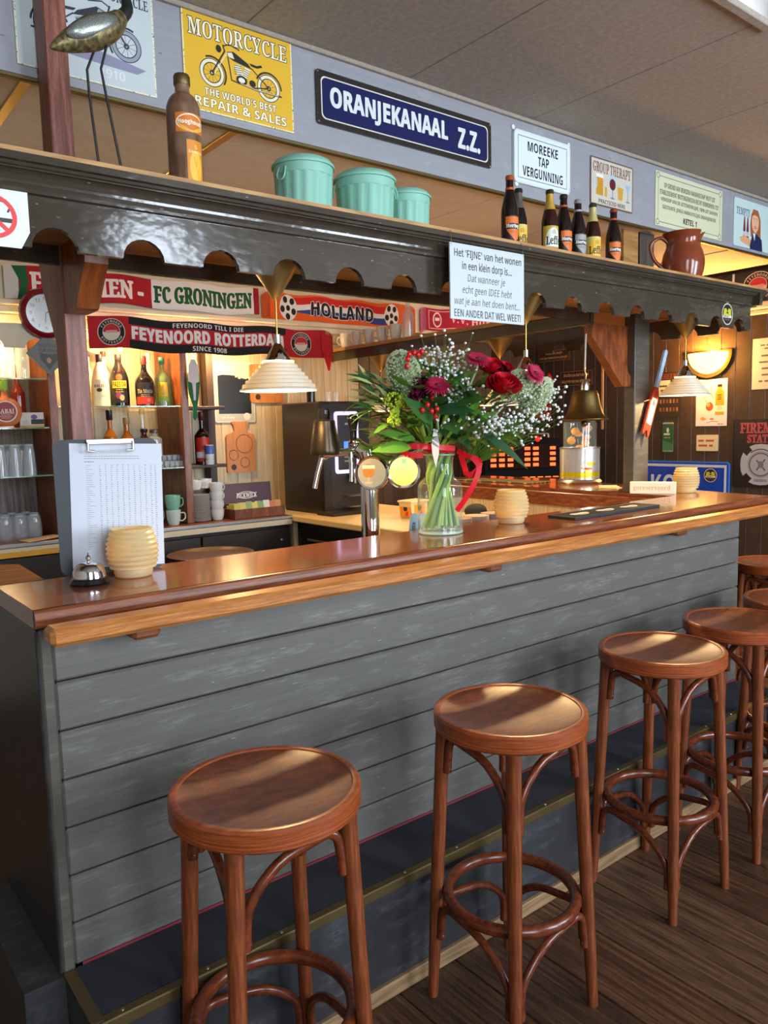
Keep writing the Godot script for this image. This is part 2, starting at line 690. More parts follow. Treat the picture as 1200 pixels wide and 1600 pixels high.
func make_materials() -> void:
	var mahog := wood_picture(rgb(98, 50, 26), rgb(156, 88, 50), 3, 0.006, 0.045, 0.6)
	M.counter = tiled(mahog, Vector3(1.1, 2.2, 2.2), 0.20)
	M.counter.clearcoat_enabled = true
	M.counter.clearcoat = 0.5
	M.counter.clearcoat_roughness = 0.08
	M.flap = tiled(mahog, Vector3(1.1, 2.2, 2.2), 0.65, Color(0.85, 0.85, 0.85))
	M.flap.metallic_specular = 0.2
	M.mahogany = tiled(mahog, Vector3(1.1, 2.2, 2.2), 0.35)
	M.rail = tiled(wood_picture(rgb(158, 92, 42), rgb(206, 142, 76), 5, 0.008, 0.09, 0.7), Vector3(1.2, 3, 3), 0.30)
	var post := wood_picture(rgb(98, 50, 38), rgb(160, 100, 82), 8, 0.05, 0.006, 0.5)
	M.post = tiled(post, Vector3(2.4, 1.1, 2.4), 0.45)
	M.bracket = tiled(wood_picture(rgb(96, 46, 18), rgb(164, 88, 40), 9, 0.03, 0.008, 0.5), Vector3(2, 1.5, 2), 0.35)
	var stool := wood_picture(rgb(88, 40, 18), rgb(136, 68, 32), 12, 0.012, 0.03, 0.35)
	M.seat = tiled(stool, Vector3(2.2, 2.2, 2.2), 0.30)
	M.seat_rim = tiled(wood_picture(rgb(120, 54, 24), rgb(168, 86, 42), 14, 0.008, 0.06, 0.4), Vector3(2, 6, 2), 0.30)
	M.stool_leg = tiled(wood_picture(rgb(98, 46, 22), rgb(140, 74, 38), 13, 0.05, 0.008, 0.4), Vector3(4, 2, 4), 0.28)
	M.bent = tiled(stool, Vector3(4, 2, 4), 0.24, Color(0.92, 0.86, 0.86))
	var grey := paint_picture(rgb(96, 93, 87), 21, 0.03, 70, rgb(190, 195, 195), 0.05)
	M.plank = []
	for i in 4:
		M.plank.append(shifted(tiled(grey, Vector3(0.7, 2.3, 2.3), 0.42), Vector3(0.21 * i, 0.37 * i, 0), Color(1, 1, 1).darkened(0.03 * (i % 3))))
	M.grey_paint = tiled(grey, Vector3(0.7, 2.3, 2.3), 0.38, Color(0.86, 0.84, 0.80))
	M.end_paint = tiled(paint_picture(rgb(38, 38, 38), 23, 0.03, 60, rgb(120, 120, 120), 0.03), Vector3(2.3, 0.7, 2.3), 0.30)
	M.canopy = tiled(paint_picture(rgb(62, 55, 46), 24, 0.02, 110, rgb(190, 185, 175), 0.03), Vector3(0.9, 1.6, 1.6), 0.12)
	var bump := speckle_picture(Color.BLACK, Color.WHITE, 25, 0.07)
	bump.bump_map_to_normal_map(1.0)
	M.canopy.normal_enabled = true
	M.canopy.normal_texture = texture_of(bump)
	M.canopy.normal_scale = 0.09
	M.canopy.clearcoat_enabled = true
	M.canopy.clearcoat = 0.3
	M.canopy.clearcoat_roughness = 0.12
	M.ply = tiled(wood_picture(rgb(150, 106, 56), rgb(196, 150, 92), 31, 0.005, 0.03, 0.3), Vector3(1, 1.6, 1.6), 0.45)
	M.dark_post = tiled(wood_picture(rgb(58, 52, 46), rgb(92, 84, 76), 32, 0.05, 0.006, 0.3), Vector3(2, 1, 2), 0.5)
	M.dark_wood = mat(rgb(56, 36, 26), 0.5)
	M.cream = mat(rgb(214, 200, 168), 0.55)
	M.cream_trim = mat(rgb(216, 205, 178), 0.45)
	var cream := wood_picture(rgb(196, 178, 142), rgb(222, 208, 176), 33, 0.03, 0.006, 0.15)
	M.cream_plank = []
	M.brown_plank = []
	var brown := paint_picture(rgb(66, 50, 40), 35, 0.025, 30, rgb(130, 120, 110), 0.03)
	for i in 4:
		M.cream_plank.append(shifted(tiled(cream, Vector3(2.4, 0.8, 2.4), 0.5), Vector3(0.31 * i, 0.17 * i, 0.13 * i), Color(1, 1, 1).darkened(0.02 * i)))
		M.brown_plank.append(shifted(tiled(brown, Vector3(2.4, 0.8, 2.4), 0.4), Vector3(0.31 * i, 0.17 * i, 0.23 * i), Color(1, 1, 1).darkened(0.05 * i)))
	M.brown = mat(rgb(58, 44, 36), 0.5)
	M.black = mat(rgb(26, 25, 26), 0.4)
	M.gloss_black = mat(rgb(16, 16, 17), 0.12)
	M.steel = mat(rgb(196, 198, 200), 0.28, 1.0)
	M.chrome = mat(rgb(225, 226, 230), 0.06, 1.0)
	M.brass = mat(rgb(186, 150, 84), 0.25, 1.0)
	M.dim_brass = mat(rgb(168, 138, 82), 0.35, 0.85)
	M.dull_brass = mat(rgb(112, 94, 60), 0.45, 0.8)
	M.gold = mat(rgb(205, 160, 70), 0.32, 1.0)
	M.white = mat(rgb(232, 230, 225), 0.5)
	M.white_gloss = mat(rgb(236, 234, 228), 0.18)
	M.screw = mat(rgb(190, 180, 160), 0.3, 1.0)
	M.red = mat(rgb(190, 24, 30), 0.5)
	var carpet := speckle_picture(rgb(15, 16, 21), rgb(52, 54, 62), 41, 0.35)
	M.carpet = relief(tiled(carpet, Vector3(5, 5, 5), 0.95), carpet, 0.4)
	M.kick = tiled(paint_picture(rgb(46, 46, 48), 43, 0.03, 30, rgb(120, 120, 120), 0.06), Vector3(1, 2, 2), 0.55)
	M.floor = []
	var fl := wood_picture(rgb(62, 42, 28), rgb(120, 86, 58), 45, 0.05, 0.005, 0.6, 512, 768)
	for i in 6:
		M.floor.append(shifted(tiled(fl, Vector3(2.2, 0.55, 0.55), 0.42), Vector3(0.37 * i, 0, 0.29 * i), [Color(1, 1, 1), Color(0.85, 0.84, 0.84), Color(0.96, 0.90, 0.86), Color(0.78, 0.77, 0.76), Color(1, 0.95, 0.9), Color(0.88, 0.82, 0.78)][i]))
	var plaster := speckle_picture(rgb(156, 145, 133), rgb(169, 158, 147), 47, 0.09)
	M.ceiling = relief(tiled(plaster, Vector3(1.6, 1.6, 1.6), 0.85), plaster, 0.5)
	M.ceiling_low = tiled(speckle_picture(rgb(224, 210, 190), rgb(231, 218, 200), 48, 0.05), Vector3(1, 1, 1), 0.7)
	M.ceiling_white = mat(rgb(225, 222, 216), 0.8)
	M.band = tiled(paint_picture(rgb(150, 151, 158), 49, 0.015, 20, rgb(110, 110, 120), 0.02), Vector3(0.8, 0.8, 0.8), 0.5)
	M.wall = mat(rgb(196, 188, 174), 0.8)
	M.clear = glass(Color(0.70, 0.82, 0.80), 0.08, 0.02)
	M.pane = glass(Color(0.9, 0.95, 1.0), 0.06, 0.0)
	M.shelf_glass = glass(Color(0.62, 0.85, 0.76), 0.35, 0.05)
	M.shade = mat(rgb(206, 200, 184), 0.35)
	M.shade.backlight_enabled = true
	M.shade.backlight = Color(0.62, 0.6, 0.55)
	M.bulb = glow(Color(1.0, 0.78, 0.45), 14.0)
	M.cup = mat(rgb(226, 224, 218), 0.2)

# ------------------------------------------------------------------ room
func shell(called: String, label: String, at := V0) -> Node3D:
	var o := Node3D.new()
	o.name = called
	add_child(o)
	o.position = at
	tag(o, label, "", "", "structure")
	return o

func build_room() -> void:
	# floor of long boards running towards the bar
	var f := shell("floor", "worn brown floorboards running up to the bar")
	var m := mb()
	m.box(Vector3(1.8, -0.06, -1.2), Vector3(7.4, 0.08, 7.4))
	part(f, "subfloor", m, M.dark_wood)
	m = mb()
	m.box(V0, Vector3(0.1995, 0.02, 7.15), 0.0025)
	var pm := m.done()
	for k in 36:
		var p := inst(f, "plank", pm, M.floor[(k * 5 + (k * k) % 3) % 6])
		p.position = Vector3(1.19 + 0.2025 * (k - 15) + 0.101, -0.01, -1.175)
	# back wall: cream boards behind the bottles, brown boards beyond
	var wb := shell("wall_back", "back wall of cream boards, brown boards further right")
	m = mb()
	m.box(Vector3(1.75, 1.35, BACK_Z - 0.06), Vector3(7.4, 2.9, 0.1))
	part(wb, "wall_core", m, M.wall)
	m = mb()
	m.box(V0, Vector3(0.1035, 2.51, 0.014), 0.004)
	pm = m.done()
	for k in 52:
		var x := 0.02 + 0.1045 * k
		var p := inst(wb, "plank", pm, M.cream_plank[(k * 3) % 4] if x < 3.52 else M.brown_plank[(k * 3) % 4])
		p.position = Vector3(x, 1.255, BACK_Z)
	# right wall of dark upright boards
	var wr := shell("wall_right", "right wall of dark brown upright boards")
	m = mb()
	m.box(Vector3(WALL_X + 0.06, 1.4, -1.2), Vector3(0.1, 3.0, 7.4))
	part(wr, "wall_core", m, M.brown)
	m = mb()
	m.box(V0, Vector3(0.014, 2.51, 0.1065), 0.0025)
	pm = m.done()
	for k in 38:
		var p := inst(wr, "plank", pm, M.brown_plank[(k * 3 + k / 4) % 4])
		p.position = Vector3(WALL_X, 1.255, -4.69 + 0.108 * k)
	m = mb()
	m.box(Vector3(WALL_X - 0.02, 2.26, -2.7), Vector3(0.05, 0.05, 4.0), 0.01)
	m.box(Vector3(WALL_X - 0.012, 2.218, -2.7), Vector3(0.032, 0.03, 4.0), 0.008)
	part(wr, "cornice", m, M.cream_trim)
	# left wall and the wall behind the camera
	m = mb()
	m.box(Vector3(-1.95, 1.7, -1.2), Vector3(0.1, 3.5, 7.4))
	part(shell("wall_left", "plain plastered left wall"), "wall_core", m, M.wall)
	m = mb()
	var xs := [-1.95, -0.6, 0.9, 2.3, 3.42, 3.95, 5.2, 5.46]
	for i in 7:
		var c: float = (xs[i] + xs[i + 1]) / 2
		var w: float = xs[i + 1] - xs[i]
		if i % 2 == 0:
			m.box(Vector3(c, 1.7, FRONT_Z + 0.08), Vector3(w, 3.5, 0.16))
		else:
			var top := 2.6 if i == 5 else 3.25
			m.box(Vector3(c, 0.425, FRONT_Z + 0.08), Vector3(w, 0.95, 0.16))
			m.box(Vector3(c, (top + 3.45) / 2, FRONT_Z + 0.08), Vector3(w, 3.45 - top, 0.16))
	part(shell("wall_front", "plastered wall with tall windows opposite the bar"), "wall_core", m, M.wall)
	# high ceiling of large panels before the bar, with a raised white bay
	var ce := shell("ceiling", "textured taupe ceiling panels with a raised white bay")
	m = mb()
	m.box(Vector3(4.18, HIGH_Y + 0.055, -0.02), Vector3(2.64, 0.08, 5.0))
	m.box(Vector3(0.45, HIGH_Y + 0.055, -1.94), Vector3(4.82, 0.08, 1.08))
	part(ce, "ceiling_core", m, M.dark_wood)
	m = mb()
	m.box(V0, Vector3(0.705, 0.018, 1.04), 0.003)
	pm = m.done()
	for k in 11:
		var p := inst(ce, "panel", pm, M.ceiling)
		p.position = Vector3(-1.82 + 0.708 * k, HIGH_Y + 0.009, -1.915)
	m = mb()
	m.box(V0, Vector3(0.705, 0.018, 1.255), 0.003)
	pm = m.done()
	for i in 3:
		for k in 4:
			var p := inst(ce, "panel", pm, M.ceiling)
			p.position = Vector3(3.216 + 0.708 * k, HIGH_Y + 0.009, -0.765 + 1.26 * i)
	m = mb()
	m.box(Vector3(0.45, 3.45, 0.5), Vector3(4.9, 0.08, 3.9))
	part(ce, "raised_panel", m, M.ceiling)
	m = mb()
	m.box(Vector3(0.45, 3.17, -1.41), Vector3(4.82, 0.6, 0.02))
	m.box(Vector3(2.87, 3.17, 0.5), Vector3(0.02, 0.6, 3.8))
	part(ce, "raised_bay", m, M.ceiling_white)
	m = mb()
	m.box(Vector3(0.45, HIGH_Y - 0.004, -1.383), Vector3(4.82, 0.022, 0.034), 0.003)
	part(ce, "bay_edge", m, M.ceiling)
	# low ceiling over the bar
	var cl := shell("ceiling_001", "lower tan ceiling panels above the bar")
	m = mb()
	m.box(Vector3(1.75, LOW_Y + 0.05, -3.62), Vector3(7.4, 0.06, 2.34))
	part(cl, "ceiling_core", m, M.dark_wood)
	m = mb()
	m.box(V0, Vector3(0.656, 0.018, 2.32), 0.003)
	pm = m.done()
	for k in 11:
		var p := inst(cl, "panel", pm, M.ceiling_low)
		p.position = Vector3(0.334 + 0.661 * (k - 3), LOW_Y + 0.009, -3.59)
	for x in [0.665, 1.326]:
		m = mb()
		m.box(Vector3(x, LOW_Y - 0.003, -3.59), Vector3(0.032, 0.006, 2.32), 0.002)
		part(cl, "joint_strip", m, M.gold, "crinkled gold cover strip")
	m = mb()
	m.box(Vector3(4.631, LOW_Y - 0.003, -3.59), Vector3(0.02, 0.006, 2.32), 0.002)
	part(cl, "joint_strip", m, M.ceiling_low)
	# grey-blue header band between the two ceilings
	var tr := shell("trim_1", "blue-grey header band below the high ceiling")
	m = mb()
	m.box(Vector3(1.75, (LOW_Y + HIGH_Y) / 2 - 0.004, -2.435), Vector3(7.3, HIGH_Y - LOW_Y + 0.006, 0.03))
	part(tr, "board", m, M.band)
	m = mb()
	m.box(Vector3(1.75, LOW_Y - 0.008, -2.424), Vector3(7.3, 0.014, 0.02), 0.003)
	part(tr, "lower_edging", m, M.dull_brass, "tarnished metal edging")
	m = mb()
	m.box(Vector3(1.75, HIGH_Y - 0.008, -2.412), Vector3(7.3, 0.016, 0.018), 0.003)
	part(tr, "upper_batten", m, M.ceiling)

func build_windows() -> void:
	for i in WINDOWS.size():
		var w: Array = WINDOWS[i]
		var o := shell("window_%d" % (i + 1), ["tall white window opposite the bar", "wide white window near the right wall", "white window behind the viewer"][i])
		var cx: float = (w[0] + w[1]) / 2
		var cy: float = (w[2] + w[3]) / 2
		var ww: float = w[1] - w[0]
		var wh: float = w[3] - w[2]
		var m := mb(Vector3(cx, cy, FRONT_Z + 0.06))
		for s in [-1, 1]:
			m.box(Vector3(s * (ww / 2 - 0.03), 0, 0), Vector3(0.06, wh, 0.06), 0.006)
			m.box(Vector3(0, s * (wh / 2 - 0.03), 0), Vector3(ww, 0.06, 0.06), 0.006)
		part(o, "frame", m, M.white)
		m = mb(Vector3(cx, cy, FRONT_Z + 0.06))
		m.box(V0, Vector3(0.05, wh - 0.1, 0.05), 0.006)
		m.box(Vector3(0, wh * 0.2, 0), Vector3(ww - 0.1, 0.05, 0.05), 0.006)
		part(o, "glazing_bar", m, M.white)
		m = mb(Vector3(cx, cy, FRONT_Z + 0.06))
		m.box(V0, Vector3(ww - 0.1, wh - 0.1, 0.005))
		part(o, "pane", m, M.pane)

# ------------------------------------------------------------------ bar
func build_bar() -> void:
	var b := thing("cafe_bar", "grey painted plank bar front with carpeted brass-edged foot step", "bar")
	var m := mb()
	m.box(Vector3(1.88, 0.545, -1.78), Vector3(2.92, 1.09, 0.1))
	part(b, "carcass", m, M.black)
	var ys := [1.093, 0.971, 0.860, 0.749, 0.639, 0.528, 0.417, 0.3165]
	for i in 7:
		m = mb()
		var h: float = ys[i] - ys[i + 1] - 0.0035
		m.box(V0, Vector3(2.925, h, 0.018), 0.005)
		var p := part(b, "plank", m, M.plank[i % 4])
		p.position = Vector3(1.8975, (ys[i] + ys[i + 1]) / 2, -1.717)
	m = mb()
	m.box(Vector3(0.422, 0.70, -1.718), Vector3(0.026, 0.78, 0.024), 0.004)
	part(b, "corner_strip", m, M.grey_paint, "chipped grey corner strip")
	m = mb()
	m.box(Vector3(0.409, 0.545, -2.05), Vector3(0.014, 1.09, 0.68), 0.003)
	part(b, "end_panel", m, M.end_paint, "glossy black end panel")
	m = mb()
	m.box(Vector3(1.9, 0.3195, -1.7065), Vector3(2.9, 0.006, 0.004))
	part(b, "red_edge", m, mat(rgb(120, 34, 44), 0.6), "line of old red paint along the step")
	# step
	m = mb()
	m.box(Vector3(1.885, 0.155, -1.61), Vector3(2.95, 0.31, 0.21))
	m.box(Vector3(0.37, 0.155, -1.95), Vector3(0.09, 0.31, 0.5))
	part(b, "step_box", m, M.kick, "scuffed dark kick board")
	m = mb()
	m.box(Vector3(1.885, 0.313, -1.612), Vector3(2.93, 0.008, 0.186), 0.002)
	part(b, "step_carpet", m, M.carpet, "dark blue-black carpet")
	m = mb()
	m.box(Vector3(1.885, 0.314, -1.511), Vector3(2.955, 0.006, 0.026), 0.002)
	m.box(Vector3(1.885, 0.303, -1.5005), Vector3(2.955, 0.026, 0.006), 0.002)
	m.box(Vector3(0.42, 0.3145, -1.605), Vector3(0.026, 0.006, 0.2), 0.002)
	part(b, "brass_edging", m, M.dull_brass, "tarnished brass edging")
	for k in 16:
		m = mb(Vector3(0.47 + 0.19 * k, 0.317, -1.511))
		m.lathe(prof([0.004, 0, 0.0035, 0.0015, 0, 0.002]), 8)
		part(b, "screw", m, M.screw)
	m = mb()
	m.box(Vector3(1.885, 0.022, -1.499), Vector3(2.95, 0.044, 0.016), 0.003)
	part(b, "skirting", m, tiled(wood_picture(rgb(128, 98, 66), rgb(168, 136, 98), 51, 0.006, 0.04), Vector3(1, 3, 3), 0.5), "bare wooden skirting")
	# return of the bar, light boards on its inner side
	var rb := thing("bar_return", "bar return clad with light boards on the inside, carrying the far counter", "bar")
	m = mb()
	m.box(Vector3(3.49, 0.545, -3.0), Vector3(0.08, 1.09, 1.88))
	part(rb, "carcass", m, M.black)
	m = mb()
	m.box(V0, Vector3(0.012, 1.08, 0.098), 0.003)
	var pm := m.done()
	for k in 18:
		var p := inst(rb, "board", pm, M.cream_plank[k % 4])
		p.position = Vector3(3.444, 0.545, -2.12 - 0.1 * k)
	# counter top
	var t := thing("countertop", "polished mahogany bar top turning a corner on the right", "counter top")
	var down := Transform3D(Basis(Vector3(1, 0, 0), Vector3(0, 0, -1), Vector3(0, 1, 0)), V0)
	m = mb()
	m.slab(pts2([0.403, 1.71, 3.652, 1.71, 3.73, 2.06, 0.403, 2.06]), 1.093, 1.135, down)
	part(t, "top_board", m, M.counter)
	m = mb()
	m.slab(pts2([3.40, 2.06, 3.73, 2.06, 4.02, 3.3, 4.02, 3.95, 3.46, 3.95]), 1.093, 1.135, down)
	part(t, "return_board", m, M.counter)
	m = mb()
	m.slab(pts2([0.403, 2.0605, 0.517, 2.0605, 0.528, 2.36, 0.49, 2.395, 0.403, 2.395]), 1.093, 1.136, down)
	part(t, "flap_board", m, M.flap, "wooden end flap")
	m = mb()
	var nose := []
	for i in 9:
		var a := PI * i / 8 - PI / 2
		nose.append(Vector2(-1.71 + cos(a) * 0.012, 1.114 + sin(a) * 0.021))
	nose.append(Vector2(-1.715, 1.135))
	nose.append(Vector2(-1.715, 1.093))
	var along := Transform3D(Basis(Vector3(0, 0, 1), Vector3(0, 1, 0), Vector3(-1, 0, 0)), V0)
	m.slab(PackedVector2Array(nose), -3.652, -0.403, along)
	part(t, "nosing", m, M.mahogany)
	m = mb()
	m.box(Vector3(3.43, 1.078, -3.0), Vector3(0.03, 0.075, 1.9), 0.004, Basis(Vector3.UP, -0.03))
	part(t, "return_apron", m, M.mahogany)
	# elbow rail
	var r := thing("elbow_rail", "light wooden elbow rail along the bar front", "rail")
	m = mb()
	m.box(Vector3(2.10, 1.100, -1.604), Vector3(3.40, 0.038, 0.062), 0.009)
	part(r, "rail", m, M.rail)
	for x in [0.613, 1.715, 2.765]:
		m = mb()
		m.box(Vector3(x, 1.0655, -1.667), Vector3(0.064, 0.031, 0.080), 0.008)
		part(r, "bracket", m, M.mahogany)

# ------------------------------------------------------------------ canopy shelf
const SX := 0.561
const SP := 0.2107

func scallops(x0: float, x1: float, first: float, top: float, bottom: float) -> PackedVector2Array:
	var p := PackedVector2Array([Vector2(x0, top), Vector2(x0, bottom)])
	var x := first
	while x - 0.053 < x0 + 0.01:
		x += SP
	while x + 0.053 < x1 - 0.005:
		for i in 11:
			var a := PI - PI * i / 10
			p.append(Vector2(x + cos(a) * 0.053, bottom + sin(a) * 0.05))
		x += SP
	p.append(Vector2(x1, bottom))
	p.append(Vector2(x1, top))
	return p

func build_canopy() -> void:
	var c := thing("canopy_shelf", "dark glossy canopy shelf with scalloped fascia above the bar", "canopy")
	var along := Transform3D(Basis(Vector3(0, 0, 1), Vector3(0, 1, 0), Vector3(-1, 0, 0)), V0)
	var m := mb()
	m.box(Vector3(1.79, 2.122, -2.11), Vector3(4.19, 0.010, 0.484))
	m.box(Vector3(3.5, 2.122, -2.555), Vector3(0.77, 0.010, 0.39))
	part(c, "shelf_board", m, M.ply, "bare plywood shelf board")
	m = mb()
	var pr := [-1.90, 2.117, -1.868, 2.117, -1.868, 2.101, -1.878, 2.099, -1.880, 2.093, -1.886, 2.091]
	for i in 7:
		var a := PI / 2 * i / 6
		pr.append(-1.886 - 0.022 * sin(a))
		pr.append(2.088 - 0.026 * (1 - cos(a)))
	pr.append_array([-1.905, 2.060, -1.909, 2.052, -1.909, 2.044, -1.920, 2.042, -1.935, 2.042, -1.935, 2.117])
	m.slab(pts2(pr), -3.87, 0.3, along)
	part(c, "cornice", m, M.canopy)
	# the cornice turns the corner
	m = mb()
	var pr2 := []
	for i in range(0, pr.size(), 2):
		pr2.append(pr[i] + 1.90 + 3.853)
		pr2.append(pr[i + 1])
	m.slab(pts2(pr2), -3.65, -1.87)
	part(c, "cornice", m, M.canopy)
	m = mb()
	m.slab(scallops(-0.3, 3.83, SX - 4 * SP, 2.055, 1.927), -1.936, -1.92)
	part(c, "fascia", m, M.canopy, "scalloped front fascia")
	m = mb()
	var turn := Transform3D(Basis(Vector3(0, 0, -1), Vector3(0, 1, 0), Vector3(1, 0, 0)), V0)
	m.slab(scallops(1.937, 3.65, 2.03, 2.055, 1.927), 3.814, 3.83, turn)
	part(c, "fascia", m, M.canopy, "scalloped end fascia")
	m = mb()
	m.box(Vector3(1.4, 2.02, -2.335), Vector3(3.4, 0.086, 0.02), 0.003)
	m.box(Vector3(3.115, 1.99, -3.42), Vector3(0.025, 0.062, 2.2), 0.003)
	part(c, "inner_board", m, M.canopy)
	m = mb()
	m.box(Vector3(1.757, 2.036, -2.131), Vector3(4.11, 0.012, 0.388))
	m.box(Vector3(3.48, 2.036, -2.555), Vector3(0.66, 0.012, 0.42))
	m.box(Vector3(3.13, 2.0325, -3.46), Vector3(0.06, 0.022, 2.2))
	m.box(Vector3(3.345, 2.026, -3.66), Vector3(0.41, 0.012, 1.75))
	part(c, "soffit", m, M.ply)
	# posts
	var p := thing("support_post", "reddish mahogany post rising through the canopy to the ceiling", "post")
	m = mb()
	m.box(Vector3(0.7165, HIGH_Y / 2, -2.365), Vector3(0.061, HIGH_Y, 0.09), 0.003)
	part(p, "shaft", m, M.post)
	m = mb()
	var up := Transform3D(Basis(Vector3(0, 0, 1), Vector3(0, 1, 0), Vector3(-1, 0, 0)), V0)
	m.slab(pts2([-2.32, 2.06, -2.10, 2.06, -2.122, 1.95, -2.218, 1.845, -2.235, 1.842, -2.32, 1.842]), -0.752, -0.69, up)
	part(p, "bracket", m, M.bracket)
	m = mb()
	m.slab(pts2([-2.409, 2.06, -2.56, 2.06, -2.52, 1.93, -2.44, 1.80, -2.409, 1.74]), -0.745, -0.69, up)
	part(p, "bracket", m, M.bracket)
	p = thing("support_post", "grey painted post standing on the bar return", "post")
	m = mb()
	m.box(Vector3(3.497, 1.60, -2.333), Vector3(0.126, 0.93, 0.066), 0.004)
	part(p, "shaft", m, M.grey_paint)
	m = mb()
	m.slab(pts2([3.12, 1.972, 3.12, 1.905, 3.365, 1.672, 3.433, 1.672, 3.433, 1.972]), -2.372, -2.342)
	part(p, "bracket", m, M.bracket, "orange-brown wooden bracket")
	m = mb()
	m.slab(pts2([3.12, 1.972, 3.12, 1.905, 3.365, 1.672, 3.433, 1.672, 3.433, 1.72, 3.22, 1.972]), -2.343, -2.325)
	part(p, "brace", m, M.bracket, "diagonal brace")
	p = thing("support_post", "dark grey wooden post between canopy shelf and low ceiling, left of the jug", "post")
	m = mb()
	m.box(Vector3(3.835, 2.32, -2.535), Vector3(0.13, 0.386, 0.07), 0.004)
	part(p, "shaft", m, M.dark_post)
	m = mb()
	m.box(Vector3(3.70, 2.32, -2.52), Vector3(0.13, 0.386, 0.02), 0.003)
	part(p, "side_board", m, M.ply)

# ------------------------------------------------------------------ stools
func build_stools() -> void:
	var at := [Vector3(0.724, 0, -1.327), Vector3(1.400, 0, -1.287), Vector3(2.145, 0, -1.330), Vector3(2.645, 0, -1.332), Vector3(3.12, 0, -1.350), Vector3(3.85, 0, -1.775)]
	var turns := [-0.09, 0.0, -0.02, 0.02, 0.0, 0.2]
	var labels := ["nearest bentwood bar stool with scratched round seat, lower left", "bentwood bar stool in the middle of the picture, second nearest", "third bentwood bar stool along the bar, before the brass-edged step", "fourth bentwood bar stool, cut by the picture's right edge", "fifth bar stool, only its seat edge showing at far right", "farthest bar stool, standing round the end of the bar"]
	var s := thing("bar_stool", labels[0], "stool", at[0], turns[0], "bentwood stools along the bar")
	var H := 0.793
	var m := mb()
	m.lathe(prof([0, H - 0.012, 0.10, H - 0.011, 0.16, H - 0.007, 0.174, H - 0.004]), 48)
	part(s, "seat", m, M.seat, "dished round wooden seat")
	m = mb()
	m.lathe(prof([0.150, H - 0.046, 0.186, H - 0.046, 0.192, H - 0.040, 0.192, H - 0.006, 0.188, H - 0.001, 0.182, H, 0.176, H - 0.001, 0.1735, H - 0.0045]), 48)
	part(s, "seat_rim", m, M.seat_rim)
	m = mb()
	m.lathe(prof([0.0, H - 0.03, 0.15, H - 0.03]), 24)
	part(s, "seat_base", m, M.bent)
	var tops := []
	var feet := []
	for k in 4:
		var a := PI / 4 + PI / 2 * k
		var d := Vector3(sin(a), 0, cos(a))
		tops.append(d * 0.168 + Vector3(0, H - 0.04, 0))
		feet.append(d * 0.207)
		m = mb()
		var pts := []
		var rr := []
		for i in 7:
			var t := i / 6.0
			pts.append(feet[k].lerp(tops[k], t))
			rr.append(lerpf(0.0135, 0.0185, sqrt(t)))
		m.tube(pts, rr, 12)
		part(s, "leg", m, M.stool_leg)
	m = mb()
	var ring := []
	for i in 36:
		ring.append(Vector3(sin(TAU * i / 36) * 0.163, 0.30, cos(TAU * i / 36) * 0.163))
	m.tube(ring, 0.0145, 8, true, 1.1)
	part(s, "foot_ring", m, M.bent, "worn foot ring")
	# bentwood arches: low end on the odd legs, hooked end on the even ones
	for lvl in 2:
		var y1 := H - 0.078 if lvl == 0 else 0.262
		var drop := 0.165
		var hook := 0.09
		for k in 4:
			for side in [-1, 1]:
				if k % 2 == 0:
					continue
				var j: int = (k + side + 4) % 4
				var A: Vector3 = feet[k].lerp(tops[k], (y1 - drop) / (H - 0.04))
				var A2: Vector3 = feet[k].lerp(tops[k], (y1 - drop * 0.45) / (H - 0.04))
				var B: Vector3 = feet[j].lerp(tops[j], y1 / (H - 0.04))
				var B2: Vector3 = feet[j].lerp(tops[j], (y1 - hook) / (H - 0.04))
				var dir := (B - A2)
				dir.y = 0
				dir = dir.normalized()
				var q := [A + dir * 0.020, A2 + dir * 0.027 + Vector3(0, -0.012, 0), A2.lerp(B, 0.36) + Vector3(0, 0.028, 0)]
				q[2].y = y1 - 0.024
				var e1: Vector3 = A2.lerp(B, 0.66)
				e1.y = y1 - 0.004
				var e2: Vector3 = B - dir * 0.045
				e2.y = y1
				var e3: Vector3 = B - dir * 0.024
				e3.y = y1 - 0.022
				q.append_array([e1, e2, e3, B2 - dir * 0.022])
				m = mb()
				m.tube(curve3(q, 4), 0.0105, 8)
				part(s, "arch", m, M.bent)
				m = mb()
				m.ball(B2 - dir * 0.030 + Vector3(0, 0.012, 0), 0.0035, 4)
				part(s, "screw", m, M.screw)
		
	for i in range(1, 6):
		copy_of(s, labels[i], at[i], turns[i])

